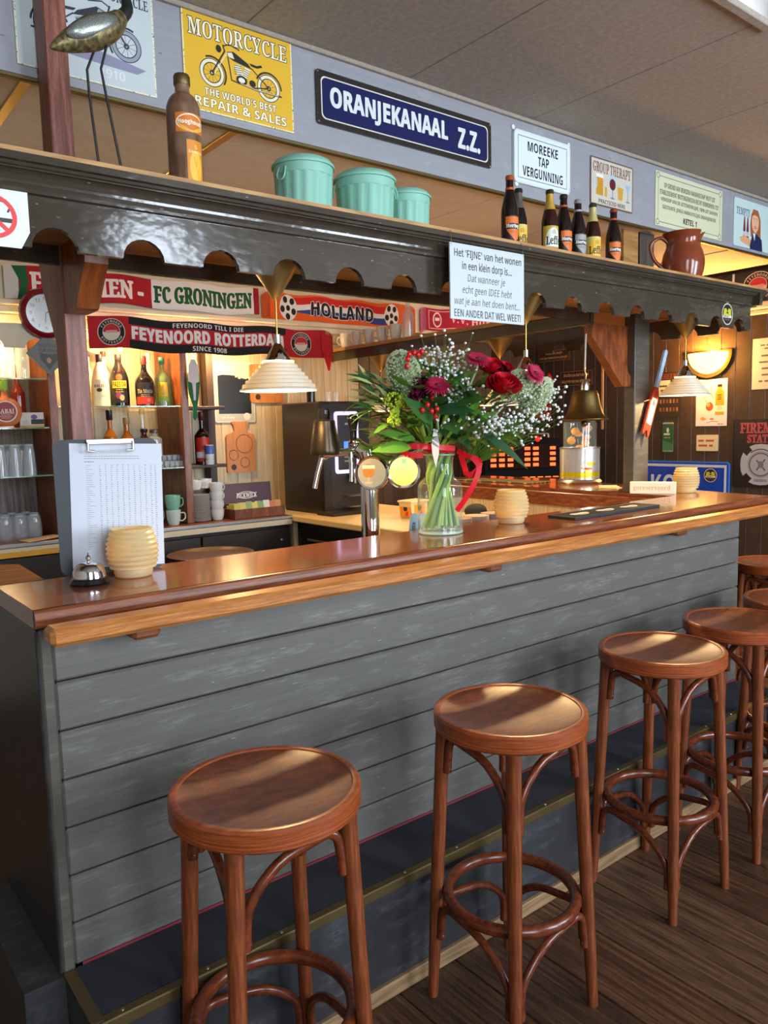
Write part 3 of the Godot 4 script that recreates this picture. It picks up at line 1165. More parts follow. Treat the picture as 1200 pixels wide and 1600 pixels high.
# ------------------------------------------------------------------ pendant lamps
func build_pendants() -> void:
	var spots := [Vector3(1.263, 2.064, -2.12), Vector3(2.414, 2.064, -2.12), Vector3(3.59, 2.064, -2.12), Vector3(3.45, 2.056, -4.38), Vector3(3.45, 2.056, -3.235)]
	var labels := ["ridged glass pendant lamp hanging in front of the red and black scarf", "ridged glass pendant lamp behind the bouquet's right side", "ridged glass pendant lamp beside the half-round wall lamp", "pendant lamp above the coffee machine, only its brass ceiling cone showing", "pendant lamp of the bar return, hidden behind the flowers but for its cone"]
	for i in 5:
		var o := thing("pendant_lamp", labels[i], "lamp", spots[i], 0.0, "ridged glass pendant lamps over the bar")
		var m := mb()
		m.lathe(prof([0.0, -0.168, 0.006, -0.168, 0.090, -0.042, 0.090, -0.036, 0, -0.036]), 24)
		part(o, "ceiling_cone", m, M.dim_brass)
		m = mb()
		m.tube([Vector3(0, -0.16, 0), Vector3(0, -0.28, 0)], 0.0028, 8)
		part(o, "rod", m, M.brass)
		m = mb()
		m.lathe(prof([0.007, -0.270, 0.010, -0.272, 0.010, -0.298, 0.016, -0.306, 0.043, -0.352, 0.043, -0.357]), 24)
		part(o, "cap", m, M.chrome)
		m = mb()
		var pr := [Vector2(0.040, -0.355)]
		for k in 7:
			var r1 := 0.050 + 0.0105 * k
			var y0 := -0.352 - 0.0120 * k
			pr.append(Vector2(r1 - 0.002, y0))
			pr.append(Vector2(r1, y0 - 0.002))
			pr.append(Vector2(r1 + 0.001, y0 - 0.0120))
		pr.append(Vector2(0.120, -0.439))
		pr.append(Vector2(0.122, -0.444))
		pr.append(Vector2(0.117, -0.444))
		for k in range(6, -1, -1):
			pr.append(Vector2(0.046 + 0.0105 * k, -0.360 - 0.0120 * k))
		pr.reverse()
		m.lathe(pr, 40)
		part(o, "glass_shade", m, M.shade, "stepped frosted glass shade")
		m = mb()
		m.ball(Vector3(0, -0.402, 0), 0.018, 8)
		part(o, "light_bulb", m, M.bulb)
		var l := OmniLight3D.new()
		l.name = "lamp_light"
		l.position = Vector3(0, -0.400, 0)
		l.light_color = Color(1.0, 0.84, 0.60)
		l.light_energy = 0.6
		l.light_size = 0.018
		l.omni_range = 12.0
		l.omni_attenuation = 2.0
		l.shadow_enabled = true
		o.add_child(l)

# ------------------------------------------------------------------ flat signs
func sign_plate(called: String, label: String, category: String, im: Image, w: float, h: float, at: Vector3, turn := 0.0, rough := 0.4, thick := 0.004, corner := 0.0, group := "") -> MeshInstance3D:
	var m := mb()
	if corner > 0:
		m.shaped(round_rect(w, h, corner), thick)
	else:
		m.plate(w, h, thick)
	return solo(called, label, category, m, printed(im, rough), at, turn, group)

func aged(im: Image, sd: int, edge: Color, spots: int) -> void:
	var r := RandomNumberGenerator.new()
	r.seed = sd
	var w := im.get_width()
	var h := im.get_height()
	for i in spots:
		var t := r.randi() % 4
		var x := r.randf() * w
		var y := r.randf() * h
		if t == 0: x = r.randf() * 8
		if t == 1: x = w - r.randf() * 8
		if t == 2: y = r.randf() * 8
		if t == 3: y = h - r.randf() * 8
		ddisc(im, x, y, r.randf_range(1, 5), r.randf_range(1, 4), edge)

func draw_motorcycle(im: Image, x: float, y: float, s: float, ink: Color, tyre: Color, flip := 1.0) -> void:
	# x, y: middle of the front wheel hub; s: wheel radius; the machine runs to the right
	var X := func(v: float) -> float: return x + v * s * 1.3 * flip
	var Y := func(v: float) -> float: return y + v * s
	for wx in [0.0, 3.9]:
		var cx: float = X.call(wx)
		var cy: float = Y.call(0.0)
		dring(im, cx, cy, s * 0.9, s * 0.9, s * 0.26, tyre)
		dring(im, cx, cy, s * 1.04, s * 1.04, s * 0.06, ink)
		dring(im, cx, cy, s * 0.74, s * 0.74, s * 0.07, ink)
		for k in 10:
			var a := TAU * k / 10 + 0.2
			dline(im, [cx, cy, cx + cos(a) * s * 0.7, cy + sin(a) * s * 0.7], maxf(s * 0.025, 1.0), ink)
		ddisc(im, cx, cy, s * 0.2, s * 0.2, ink)
		ddisc(im, cx, cy, s * 0.09, s * 0.09, tyre)
	# mudguards
	dring(im, X.call(0.0), Y.call(0.0), s * 1.2, s * 1.2, s * 0.14, ink, -2.0 if flip > 0 else -1.1, 0.55 if flip > 0 else -3.7)
	dring(im, X.call(3.9), Y.call(0.0), s * 1.2, s * 1.2, s * 0.14, ink, -2.7 if flip > 0 else -0.4, -0.1 if flip > 0 else -3.04)
	# fork, bars, lamp
	dline(im, [X.call(0.0), Y.call(0.0), X.call(0.9), Y.call(-1.9), X.call(0.8), Y.call(-2.3)], s * 0.12, ink)
	dline(im, [X.call(0.16), Y.call(0.0), X.call(1.04), Y.call(-1.8)], s * 0.06, tyre)
	dline(im, [X.call(0.8), Y.call(-2.25), X.call(1.2), Y.call(-2.5), X.call(1.9), Y.call(-2.3)], s * 0.09, ink)
	ddisc(im, X.call(0.5), Y.call(-1.95), s * 0.24, s * 0.28, ink)
	# tank
	dpoly(im, [X.call(1.05), Y.call(-1.9), X.call(1.5), Y.call(-2.05), X.call(2.5), Y.call(-1.45), X.call(2.75), Y.call(-1.1), X.call(1.5), Y.call(-1.35), X.call(1.1), Y.call(-1.55)], ink)
	dpoly(im, [X.call(1.08), Y.call(-1.85), X.call(1.4), Y.call(-1.95), X.call(1.55), Y.call(-1.5), X.call(1.15), Y.call(-1.55)], tyre)
	# saddle
	dpoly(im, [X.call(2.55), Y.call(-1.55), X.call(3.1), Y.call(-1.5), X.call(3.4), Y.call(-1.65), X.call(3.5), Y.call(-1.5), X.call(3.1), Y.call(-1.3), X.call(2.7), Y.call(-1.35)], ink)
	# frame and engine
	dline(im, [X.call(1.1), Y.call(-1.6), X.call(1.3), Y.call(0.15), X.call(2.6), Y.call(0.35), X.call(3.9), Y.call(0.0)], s * 0.1, ink)
	dline(im, [X.call(2.7), Y.call(-1.2), X.call(3.9), Y.call(0.0)], s * 0.09, ink)
	dpoly(im, [X.call(1.5), Y.call(-1.1), X.call(1.95), Y.call(-1.2), X.call(2.1), Y.call(-0.3), X.call(1.7), Y.call(-0.3)], tyre)
	dpoly(im, [X.call(2.25), Y.call(-1.15), X.call(2.65), Y.call(-1.0), X.call(2.35), Y.call(-0.25), X.call(2.0), Y.call(-0.35)], tyre)
	for k in 5:
		dline(im, [X.call(1.5), Y.call(-1.05 + k * 0.16), X.call(2.0), Y.call(-1.12 + k * 0.16)], s * 0.05, ink)
		dline(im, [X.call(2.15 - k * 0.02), Y.call(-1.0 + k * 0.16), X.call(2.6 - k * 0.06), Y.call(-0.88 + k * 0.16)], s * 0.05, ink)
	ddisc(im, X.call(2.0), Y.call(-0.05), s * 0.5, s * 0.36, ink)
	ddisc(im, X.call(2.0), Y.call(-0.05), s * 0.3, s * 0.2, tyre)
	ddisc(im, X.call(2.75), Y.call(-0.02), s * 0.3, s * 0.26, ink)
	dline(im, [X.call(1.7), Y.call(0.2), X.call(3.0), Y.call(0.4), X.call(4.8), Y.call(0.4)], s * 0.13, ink)
	dline(im, [X.call(1.9), Y.call(0.2), X.call(3.0), Y.call(0.38), X.call(4.6), Y.call(0.38)], s * 0.05, tyre)

func build_band_signs() -> void:
	var Z := -2.419
	# grey 1910 motorcycle plate
	var im := canvas(820, 600, rgb(196, 206, 208))
	dframe(im, 0, 0, 820, 600, 10, rgb(226, 224, 200))
	dtext(im, "FROM THE MOTORCYCLE", 150, 40, 640, 60, rgb(40, 42, 50), "R")
	dpoly(im, [160, 430, 420, 400, 760, 455, 700, 490, 420, 480, 200, 470], rgb(140, 140, 168))
	draw_motorcycle(im, 640, 340, 88, rgb(48, 50, 66), rgb(150, 156, 168), -1.0)
	dtext(im, "1910", 470, 500, 150, 52, rgb(228, 232, 230), "s")
	aged(im, 3, rgb(110, 96, 84), 90)
	sign_plate("tin_sign", "grey tin sign with an old motorcycle and 1910, behind the reddish post", "sign", im, 0.405, 0.296, Vector3(0.838, 2.684, Z))
	# yellow motorcycle plate
	im = canvas(820, 624, rgb(226, 178, 44))
	dframe(im, 0, 0, 820, 624, 9, rgb(238, 226, 180))
	var ink := rgb(52, 46, 40)
	dtext(im, "MOTORCYCLE", 42, 58, 736, 104, ink, "R", 0.0, 5)
	dtext(im, "MOTORCYCLE", 42, 58, 736, 104, rgb(246, 240, 212), "R")
	draw_motorcycle(im, 200, 368, 84, rgb(34, 32, 30), rgb(232, 226, 200))
	dtext(im, "THE WORLD'S BEST", 140, 470, 540, 48, ink, "b", 0.0, 3)
	dtext(im, "THE WORLD'S BEST", 140, 470, 540, 48, rgb(246, 240, 212), "b")
	dtext(im, "REPAIR & SALES", 70, 534, 690, 58, ink, "b", 0.0, 3)
	dtext(im, "REPAIR & SALES", 70, 534, 690, 58, rgb(246, 240, 212), "b")
	aged(im, 5, rgb(120, 86, 30), 80)
	sign_plate("tin_sign", "yellow tin MOTORCYCLE repair and sales sign", "sign", im, 0.405, 0.308, Vector3(1.337, 2.687, Z))
	# enamel street sign
	im = canvas(1344, 288, rgb(48, 44, 42))
	for c in [[rgb(224, 222, 206), 30.0], [rgb(30, 36, 84), 37.0]]:
		var o: float = c[1]
		drect(im, o + 30, o, 1344 - 2 * o - 60, 288 - 2 * o, c[0])
		drect(im, o, o + 30, 1344 - 2 * o, 288 - 2 * o - 60, c[0])
		for sx in [o + 30, 1344 - o - 30]:
			for sy in [o + 30, 288 - o - 30]:
				ddisc(im, sx, sy, 30, 30, c[0])
	dtext(im, "ORANJEKANAAL", 92, 76, 870, 136, rgb(222, 226, 226), "b", 0.0, 3)
	dtext(im, "Z.Z.", 1052, 88, 190, 124, rgb(222, 226, 226), "b", 0.0, 3)
	aged(im, 7, rgb(86, 74, 66), 60)
	var o := thing("street_sign", "dark blue enamel street sign with white lettering and black rim", "sign", Vector3(2.083, 2.682, Z))
	var m := mb()
	m.shaped(round_rect(0.892, 0.186, 0.012), 0.008)
	part(o, "plate", m, printed(im, 0.18))
	for sx in [-1, 1]:
		for sy in [-1, 1]:
			m = mb(Vector3(sx * 0.438, sy * 0.085, 0.008))
			m.ball(V0, 0.004, 4)
			part(o, "screw", m, M.screw)
	# white licence sign
	im = canvas(780, 460, rgb(222, 234, 236))
	dframe(im, 50, 46, 680, 368, 5, rgb(50, 50, 56))
	for t in [["MOREEKE", 180, 80, 420, 84], ["TAP", 320, 188, 150, 84], ["VERGUNNING", 110, 300, 560, 86]]:
		dtext(im, t[0], t[1], t[2], t[3], t[4], rgb(34, 34, 40), "b")
	o = thing("licence_sign", "white enamel licence sign with three lines of black capitals", "sign", Vector3(2.862, 2.674, Z))
	m = mb()
	m.shaped(round_rect(0.386, 0.226, 0.022), 0.012)
	part(o, "plate", m, printed(im, 0.2))
	m = mb(Vector3(0, 0, 0.010))
	var rim := []
	for p in round_rect(0.378, 0.218, 0.02):
		rim.append(Vector3(p.x, p.y, 0))
	m.tube(rim, 0.005, 6, true)
	part(o, "raised_rim", m, mat(rgb(222, 234, 236), 0.2))
	for c in [[-0.19, 0.118], [0.175, -0.120], [-0.17, -0.118], [0.19, 0.116]]:
		m = mb(Vector3(c[0], c[1], 0))
		m.lathe(prof([0, 0, 0.010, 0, 0.010, 0.006, 0, 0.006]), 12, V0, Basis(Vector3.RIGHT, PI / 2))
		part(o, "mounting_lug", m, M.white_gloss)
	# group therapy
	im = canvas(700, 450, rgb(206, 200, 186))
	dframe(im, 0, 0, 700, 450, 14, rgb(112, 92, 78))
	dtext(im, "GROUP THERAPY", 40, 40, 620, 96, rgb(112, 44, 50), "R")
	drect(im, 90, 170, 110, 180, rgb(200, 146, 40))
	drect(im, 86, 150, 118, 34, rgb(240, 236, 226))
	dring(im, 74, 240, 30, 56, 14, rgb(176, 196, 210))
	drect(im, 226, 260, 40, 90, rgb(206, 164, 60))
	ddisc(im, 356, 200, 56, 76, rgb(170, 196, 216))
	ddisc(im, 356, 220, 50, 54, rgb(96, 26, 40))
	drect(im, 350, 270, 12, 80, rgb(120, 140, 160))
	ddisc(im, 356, 352, 40, 8, rgb(120, 140, 160))
	dpoly(im, [436, 230, 536, 230, 520, 350, 452, 350], rgb(206, 160, 66))
	dpoly(im, [560, 190, 666, 190, 613, 270], rgb(150, 190, 214))
	drect(im, 608, 265, 10, 85, rgb(120, 140, 160))
	ddisc(im, 613, 352, 38, 8, rgb(120, 140, 160))
	dtext(im, "PRACTICED HERE", 130, 384, 440, 40, rgb(60, 48, 44), "b")
	aged(im, 9, rgb(110, 84, 62), 160)
	sign_plate("tin_sign", "small worn tin sign with drinking glasses and PRACTICED HERE", "sign", im, 0.348, 0.224, Vector3(3.394, 2.666, Z), 0, 0.4, 0.004, 0.008)
	# long cream text sign
	im = canvas(1000, 410, rgb(212, 216, 182))
	dframe(im, 34, 30, 932, 350, 4, rgb(60, 58, 50))
	for cx in [34, 966]:
		for cy in [30, 380]:
			ddisc(im, cx, cy, 22, 22, rgb(212, 216, 182))
			dring(im, cx, cy, 20, 20, 5, rgb(60, 58, 50))
	var lines := ["OP GROND VAN BEWEZEN VAKMANSCHAP HEEFT DIT", "ETABLISSEMENT BUITENGEWOON RECHT VERWORVEN TOT", "VERKOOP VAN DE UITZONDERLIJKE, 100% UIT GRANEN", "GESTOOKTE, JONGE AMBACHTELIJKE GRAANJENEVER"]
	for i in 4:
		var ww: int = [760, 880, 850, 800][i]
		dtext(im, lines[i], 500 - ww / 2, 74 + i * 56, ww, 38, rgb(52, 50, 44), "b")
	dtext(im, "KETEL 1", 400, 306, 200, 44, rgb(40, 38, 34), "b", 0.1, 1)
	sign_plate("tin_sign", "long cream sign with five lines of text behind the brown jug", "sign", im, 0.68, 0.278, Vector3(4.112, 2.668, Z))
	# advert with a smiling lady and bottles
	im = canvas(700, 440, rgb(196, 222, 220))
	dtext(im, "TEMPTY", 40, 80, 250, 64, rgb(44, 74, 132), "R")
	for bx in [190, 250]:
		dpoly(im, [bx - 8, 150, bx + 8, 150, bx + 20, 260, bx + 22, 370, bx - 22, 370, bx - 20, 260], rgb(110, 34, 56))
		drect(im, bx - 20, 290, 40, 40, rgb(206, 190, 200))
	dpoly(im, [110, 350, 200, 330, 330, 360, 420, 400, 300, 420, 130, 390], rgb(222, 166, 120))
	dpoly(im, [310, 120, 350, 60, 440, 66, 490, 150, 500, 330, 440, 350, 310, 320, 296, 220], rgb(166, 96, 50))
	ddisc(im, 392, 180, 66, 96, rgb(232, 184, 146))
	dpoly(im, [326, 130, 360, 84, 430, 84, 462, 150, 430, 118, 372, 112], rgb(166, 96, 50))
	for ex in [366, 420]:
		ddisc(im, ex, 166, 12, 6, rgb(240, 236, 230))
		ddisc(im, ex, 166, 6, 6, rgb(60, 50, 50))
		dline(im, [ex - 16, 150, ex, 144, ex + 16, 150], 4, rgb(110, 66, 40))
	dline(im, [394, 172, 400, 204, 388, 206], 4, rgb(206, 150, 116))
	ddisc(im, 394, 228, 28, 12, rgb(190, 40, 46))
	drect(im, 374, 224, 40, 6, rgb(244, 240, 234))
	drect(im, 370, 262, 46, 40, rgb(226, 174, 136))
	dpoly(im, [300, 400, 350, 280, 400, 280, 520, 330, 540, 440, 300, 440], rgb(34, 44, 84))
	dpoly(im, [350, 285, 400, 285, 385, 360], rgb(236, 232, 224))
	sign_plate("tin_sign", "pale blue vintage advert with a smiling woman holding a tray of bottles", "sign", im, 0.46, 0.276, Vector3(4.818, 2.663, Z), 0, 0.3, 0.005, 0.012)

# ------------------------------------------------------------------ things on the canopy shelf
const SHELF := 2.127

func beer_bottle(label: String, x: float, z: float, turn: float, body: Color, cap: Color, neck: Color, lab: Image, foil: bool, high := 0.245) -> void:
	var o := thing("beer_bottle", label, "bottle", Vector3(x, SHELF, z), turn, "beer bottles on the canopy shelf")
	var k := high / 0.245
	var m := mb()
	m.lathe(curve2([0.0, 0.002, 0.026, 0.0, 0.031, 0.005, 0.0315, 0.05, 0.0315, 0.11 * k, 0.030, 0.135 * k, 0.0215, 0.172 * k, 0.0145, 0.20 * k, 0.0135, 0.232 * k], 3), 24)
	part(o, "glass_body", m, M.get("bg_" + body.to_html(), mat(body, 0.08)))
	m = mb()
	m.lathe(prof([0.0135, 0.228 * k, 0.0155, 0.230 * k, 0.0155, 0.240 * k, 0.013, 0.2445 * k, 0, 0.245 * k]), 20)
	part(o, "crown_cap", m, mat(cap, 0.35, 0.3))
	if foil:
		m = mb()
		m.lathe(curve2([0.0225, 0.170 * k, 0.0152, 0.20 * k, 0.0142, 0.228 * k], 3), 20)
	else:
		m = mb()
		m.lathe(prof([0.0162, 0.196 * k, 0.0155, 0.204 * k]), 20)
	part(o, "neck_label", m, mat(neck, 0.4, 0.2))
	m = mb()
	m.lathe(prof([0.0320, 0.022, 0.0320, 0.108 * k]), 18, V0, Basis(), -1.25, 1.25)
	part(o, "paper_label", m, printed(lab, 0.45))

func label_a(bg: Color, shield: Color) -> Image:
	var im := canvas(200, 220, bg)
	dpoly(im, [30, 10, 170, 10, 176, 120, 150, 200, 120, 214, 60, 150, 26, 100], shield)
	drect(im, 30, 66, 146, 48, rgb(24, 22, 24))
	dtext(im, "Hertog", 36, 72, 134, 38, rgb(240, 236, 230), "R", 0.0, 1)
	dprint(im, 80, 130, 60, 2, 10, 3, rgb(90, 40, 20), 5)
	return im

func label_b(bg: Color, arch: Color) -> Image:
	var im := canvas(200, 220, bg)
	ddisc(im, 110, 150, 84, 132, arch)
	dpoly(im, [95, 46, 120, 30, 140, 50, 140, 80, 95, 80], arch.darkened(0.2))
	dtext(im, "Leffe", 36, 96, 150, 78, rgb(28, 24, 26), "R", 0.0, 1)
	drect(im, 0, 196, 200, 24, bg.darkened(0.15))
	return im

func tin_bin(label: String, x: float, z: float, r: float, h: float, turn: float) -> void:
	var col: StandardMaterial3D = M.mint
	var o := thing("mint_bin", label, "bin", Vector3(x, SHELF, z), turn, "mint green miniature bins")
	var m := mb()
	var n := 96
	m.soft()
	for i in n:
		for j in 1:
			var ring := []
			for q in [i, i + 1]:
				var a: float = TAU * (q % n) / n
				var rib: float = 0.0022 if (q % 6) < 3 else 0.0
				for y in [0.012, h * 0.64]:
					var rr: float = lerpf(r * 0.86, r * 0.93, y / h) + rib
					ring.append(Vector3(sin(a) * rr, y, cos(a) * rr))
			m.quad(ring[0], ring[2], ring[3], ring[1])
	m.lathe(prof([0, 0.0, r * 0.84, 0.0, r * 0.875, 0.004, r * 0.875, 0.012]), 48)
	m.lathe(prof([r * 0.925, h * 0.63, r * 0.945, h * 0.66, r * 0.945, h * 0.80, r * 0.95, h * 0.84]), 48)
	part(o, "body", m, col, "ribbed mint green body")
	m = mb()
	m.lathe(prof([r * 0.95, h * 0.79, r, h * 0.79, r * 1.005, h * 0.81, r, h * 0.835, r * 0.955, h * 0.845, r * 0.90, h * 0.905, r * 0.78, h * 0.945, r * 0.5, h * 0.965, 0, h * 0.975]), 48)
	part(o, "lid", m, col)
	m = mb()
	m.tube(curve3([Vector3(-0.014, h * 0.935, 0), Vector3(-0.012, h * 0.985, 0), Vector3(0, h, 0), Vector3(0.012, h * 0.985, 0), Vector3(0.014, h * 0.935, 0)], 3), 0.0028, 6)
	part(o, "lid_handle", m, M.dull_brass, "small metal lid handle")
	for s in [-1, 1]:
		m = mb(V0, Basis(Vector3.UP, PI / 2 * s))
		var q := r * 0.95
		m.tube(curve3([Vector3(-0.013, h * 0.72, q), Vector3(-0.015, h * 0.58, q + 0.006), Vector3(-0.008, h * 0.50, q + 0.008), Vector3(0.008, h * 0.50, q + 0.008), Vector3(0.015, h * 0.58, q + 0.006), Vector3(0.013, h * 0.72, q)], 3), 0.0024, 6)
		part(o, "side_handle", m, col)

func build_shelf_things() -> void:
	M.mint = mat(rgb(132, 188, 168), 0.5)
	# heron
	M.hammered = tiled(speckle_picture(rgb(96, 104, 98), rgb(206, 212, 206), 63, 0.16), Vector3(9, 9, 9), 0.3)
	M.hammered.metallic = 0.6
	M.mottled = tiled(speckle_picture(rgb(84, 74, 46), rgb(156, 142, 98), 64, 0.05), Vector3(5, 5, 5), 0.4)
	M.mottled.metallic = 0.5
	var o := thing("heron_figurine", "metal heron figurine on two thin legs beside the reddish post", "figurine", Vector3(0.72, SHELF, -2.0))
	var m := mb()
	var body := [Vector3(-0.118, 0.285, 0), Vector3(-0.085, 0.304, 0), Vector3(-0.045, 0.328, 0), Vector3(-0.005, 0.352, 0), Vector3(0.035, 0.378, 0), Vector3(0.062, 0.410, 0)]
	m.tube(curve3(body, 4), [0.003, 0.008, 0.013, 0.017, 0.021, 0.025, 0.028, 0.031, 0.034, 0.036, 0.038, 0.039, 0.039, 0.038, 0.036, 0.034, 0.031, 0.027, 0.023, 0.019, 0.014], 14, false, 1.0)
	part(o, "body", m, M.mottled, "mottled bronze body")
	for s in [-1, 1]:
		m = mb()
		m.ball(Vector3(-0.024, 0.348, s * 0.028), 0.034, 8, Vector3(2.2, 0.66, 0.42), Basis(Vector3.BACK, 0.52))
		part(o, "wing", m, M.hammered, "hammered silvery wing")
	m = mb()
	m.tube(curve3([Vector3(0.048, 0.392, 0), Vector3(0.075, 0.425, 0), Vector3(0.070, 0.46, 0), Vector3(0.056, 0.50, 0), Vector3(0.062, 0.535, 0), Vector3(0.090, 0.545, 0)], 4), [0.019, 0.018, 0.017, 0.016, 0.015, 0.014, 0.013, 0.012, 0.012, 0.011, 0.011, 0.010, 0.010, 0.011, 0.012, 0.013, 0.014, 0.014, 0.013, 0.011, 0.008], 10)
	m.tube([Vector3(0.090, 0.545, 0), Vector3(0.155, 0.530, 0)], [0.006, 0.001], 6)
	part(o, "neck", m, mat(rgb(28, 32, 32), 0.4), "dark neck and beak")
	for s in [0, 1]:
		m = mb()
		var zz: float = -0.012 + 0.024 * s
		m.tube([Vector3(0.000 + s * 0.018, 0.335, zz), Vector3(-0.03 + s * 0.026, 0.262, zz), Vector3(-0.028 + s * 0.033, 0.20, zz), Vector3(-0.012 + s * 0.05, 0.0, zz)], 0.0032, 6)
		m.box(Vector3(-0.012 + s * 0.05, 0.002, zz), Vector3(0.03, 0.004, 0.02), 0.001)
		part(o, "leg", m, M.black)
	# stoneware bottle
	o = thing("stoneware_bottle", "tall brown stoneware gin bottle with orange label", "bottle", Vector3(0.925, SHELF, -1.985), 0.02)
	m = mb()
	m.lathe(curve2([0, 0.0, 0.040, 0.0, 0.044, 0.004, 0.044, 0.10, 0.0435, 0.20, 0.041, 0.222, 0.032, 0.240, 0.021, 0.250, 0.0185, 0.262, 0.020, 0.276], 4), 32)
	part(o, "body", m, tiled(speckle_picture(rgb(92, 62, 42), rgb(136, 104, 80), 61, 0.02), Vector3(4, 1.6, 4), 0.35))
	m = mb()
	m.lathe(prof([0.0205, 0.270, 0.0215, 0.272, 0.0215, 0.292, 0.019, 0.297, 0, 0.298]), 24)
	part(o, "cap", m, M.dull_brass)
	var im := canvas(240, 140, rgb(214, 120, 40))
	dring(im, 120, 70, 112, 60, 8, rgb(250, 240, 220))
	dpoly(im, [10, 70, 120, 130, 230, 70, 200, 120, 120, 138, 40, 120], rgb(232, 176, 60))
	dtext(im, "Hooghoudt", 20, 46, 200, 44, rgb(252, 246, 232), "b")
	m = mb()
	m.lathe(prof([0.0446, 0.142, 0.0446, 0.190]), 14, V0, Basis(), -0.95, 0.95)
	part(o, "oval_label", m, printed(im, 0.4))
	im = canvas(160, 300, rgb(222, 140, 36))
	ddisc(im, 80, 180, 60, 110, rgb(242, 186, 60))
	dline(im, [60, 110, 110, 270], 3, rgb(160, 90, 20))
	dline(im, [120, 130, 50, 250], 3, rgb(250, 220, 120))
	dtext(im, "Korenwijn", 14, 66, 132, 28, rgb(252, 240, 210), "r", 0.2)
	dtext(im, "5", 70, 34, 22, 26, rgb(252, 240, 210), "r")
	ddisc(im, 130, 280, 16, 14, rgb(196, 50, 34))
	m = mb()
	m.lathe(prof([0.0446, 0.012, 0.0446, 0.124]), 10, V0, Basis(), -0.35, 0.75)
	part(o, "label", m, printed(im, 0.4))
	# three bins
	tin_bin("largest mint green miniature bin, left of the three", 1.292, -1.985, 0.092, 0.158, 0.25)
	tin_bin("middle one of three mint green miniature bins", 1.517, -1.985, 0.098, 0.158, -0.5)
	tin_bin("smallest mint green miniature bin, right of the three", 1.712, -2.02, 0.084, 0.145, 0.1)
	# beer bottles
	var dark := rgb(26, 14, 12)
	var amber := rgb(46, 18, 10)
	var la := label_a(rgb(26, 14, 12), rgb(222, 110, 34))
	var ls := label_a(rgb(26, 14, 12), rgb(150, 150, 152))
	var lb := label_b(rgb(196, 164, 60), rgb(226, 232, 214))
	var ly := label_b(rgb(210, 196, 120), rgb(236, 182, 42))
	beer_bottle("dark beer bottle with orange label and orange neck band, leftmost of the row", 2.165, -1.975, -0.45, dark, rgb(180, 84, 34), rgb(200, 94, 34), la, false, 0.258)
	beer_bottle("beer bottle with yellow label and striped neck, half behind the leftmost", 2.262, -2.02, -0.55, dark, rgb(40, 36, 34), rgb(90, 84, 78), ly, true, 0.24)
	beer_bottle("beer bottle with pale arched label and gold neck foil", 2.386, -1.975, -0.5, amber, rgb(60, 52, 34), rgb(190, 154, 58), lb, true)
	beer_bottle("dark beer bottle with orange label, between the pale and silver labels", 2.480, -1.985, -0.3, dark, rgb(52, 40, 34), rgb(190, 84, 34), la, false)
	beer_bottle("dark beer bottle with silver-grey label", 2.568, -1.985, -0.35, dark, rgb(150, 152, 156), rgb(160, 162, 166), ls, false, 0.24)
	beer_bottle("brown beer bottle with yellow arched label and pale gold neck foil", 2.662, -1.985, -0.55, amber, rgb(60, 54, 40), rgb(196, 182, 120), ly, true, 0.24)
	beer_bottle("dark beer bottle with orange label standing alone, rightmost of the row", 2.80, -1.985, -0.6, dark, rgb(150, 70, 40), rgb(190, 84, 34), la, false, 0.24)
	# jug
	o = thing("clay_jug", "glazed brown clay jug with pinched spout and ear handle", "jug", Vector3(3.335, SHELF, -1.99), -0.666)
	m = mb()
	var pr := curve2([0, 0.0, 0.072, 0.0, 0.080, 0.006, 0.090, 0.05, 0.093, 0.085, 0.085, 0.125, 0.074, 0.155, 0.078, 0.185, 0.092, 0.212], 4)
	m.soft()
	var n := 48
	for i in pr.size() - 1:
		for k in n:
			var f := func(p: Vector2, q: int) -> Vector3:
				var a := TAU * (q % n) / n
				var t := clampf((p.y - 0.14) / 0.07, 0, 1)
				var pinch := 1.0
				var lift := 0.0
				for c in [0.9, 2.5, -2.6]:
					var d := absf(wrapf(a - c, -PI, PI))
					pinch -= 0.22 * t * exp(-d * d * 26.0)
					lift -= 0.012 * t * exp(-d * d * 26.0)
				return Vector3(sin(a) * p.x * pinch, p.y + lift, cos(a) * p.x * pinch)
			m.quad(f.call(pr[i], k), f.call(pr[i], k + 1), f.call(pr[i + 1], k + 1), f.call(pr[i + 1], k))
	m.flat()
	M.clay = mat(rgb(126, 60, 34), 0.14)
	M.clay.cull_mode = BaseMaterial3D.CULL_DISABLED
	part(o, "body", m, M.clay)
	m = mb()
	m.tube(curve3([Vector3(-0.070, 0.172, 0), Vector3(-0.105, 0.195, 0), Vector3(-0.148, 0.165, 0), Vector3(-0.132, 0.10, 0), Vector3(-0.086, 0.055, 0)], 5), 0.009, 8)
	part(o, "handle", m, M.clay)
	# hanging text board
	im = canvas(840, 600, rgb(192, 200, 202))
	var ink := rgb(48, 52, 60)
	var rows := [["Het 'FIJNE' van het wonen", 46, 40, 760, 76, "s", 0.0], ["in een klein dorp is...", 130, 134, 560, 82, "s", 0.0], ["Dat wanneer je", 190, 232, 420, 78, "s", 0.12], ["echt geen IDEE hebt", 130, 326, 560, 78, "s", 0.12], ["wat je aan het doen bent...", 40, 420, 750, 78, "s", 0.12], ["EEN ANDER DAT WEL WEET!", 40, 520, 756, 58, "s", 0.0]]
	for t in rows:
		dtext(im, t[0], t[1], t[2], t[3], t[4], ink, t[5], t[6], 1.2 if t[6] == 0.0 else 0.0)
	o = thing("text_board", "white board with Dutch saying hanging on wires from the canopy", "sign", Vector3(1.934, 1.963, -1.866))
	m = mb()
	m.plate(0.352, 0.240, 0.005)
	part(o, "board", m, printed(im, 0.4))
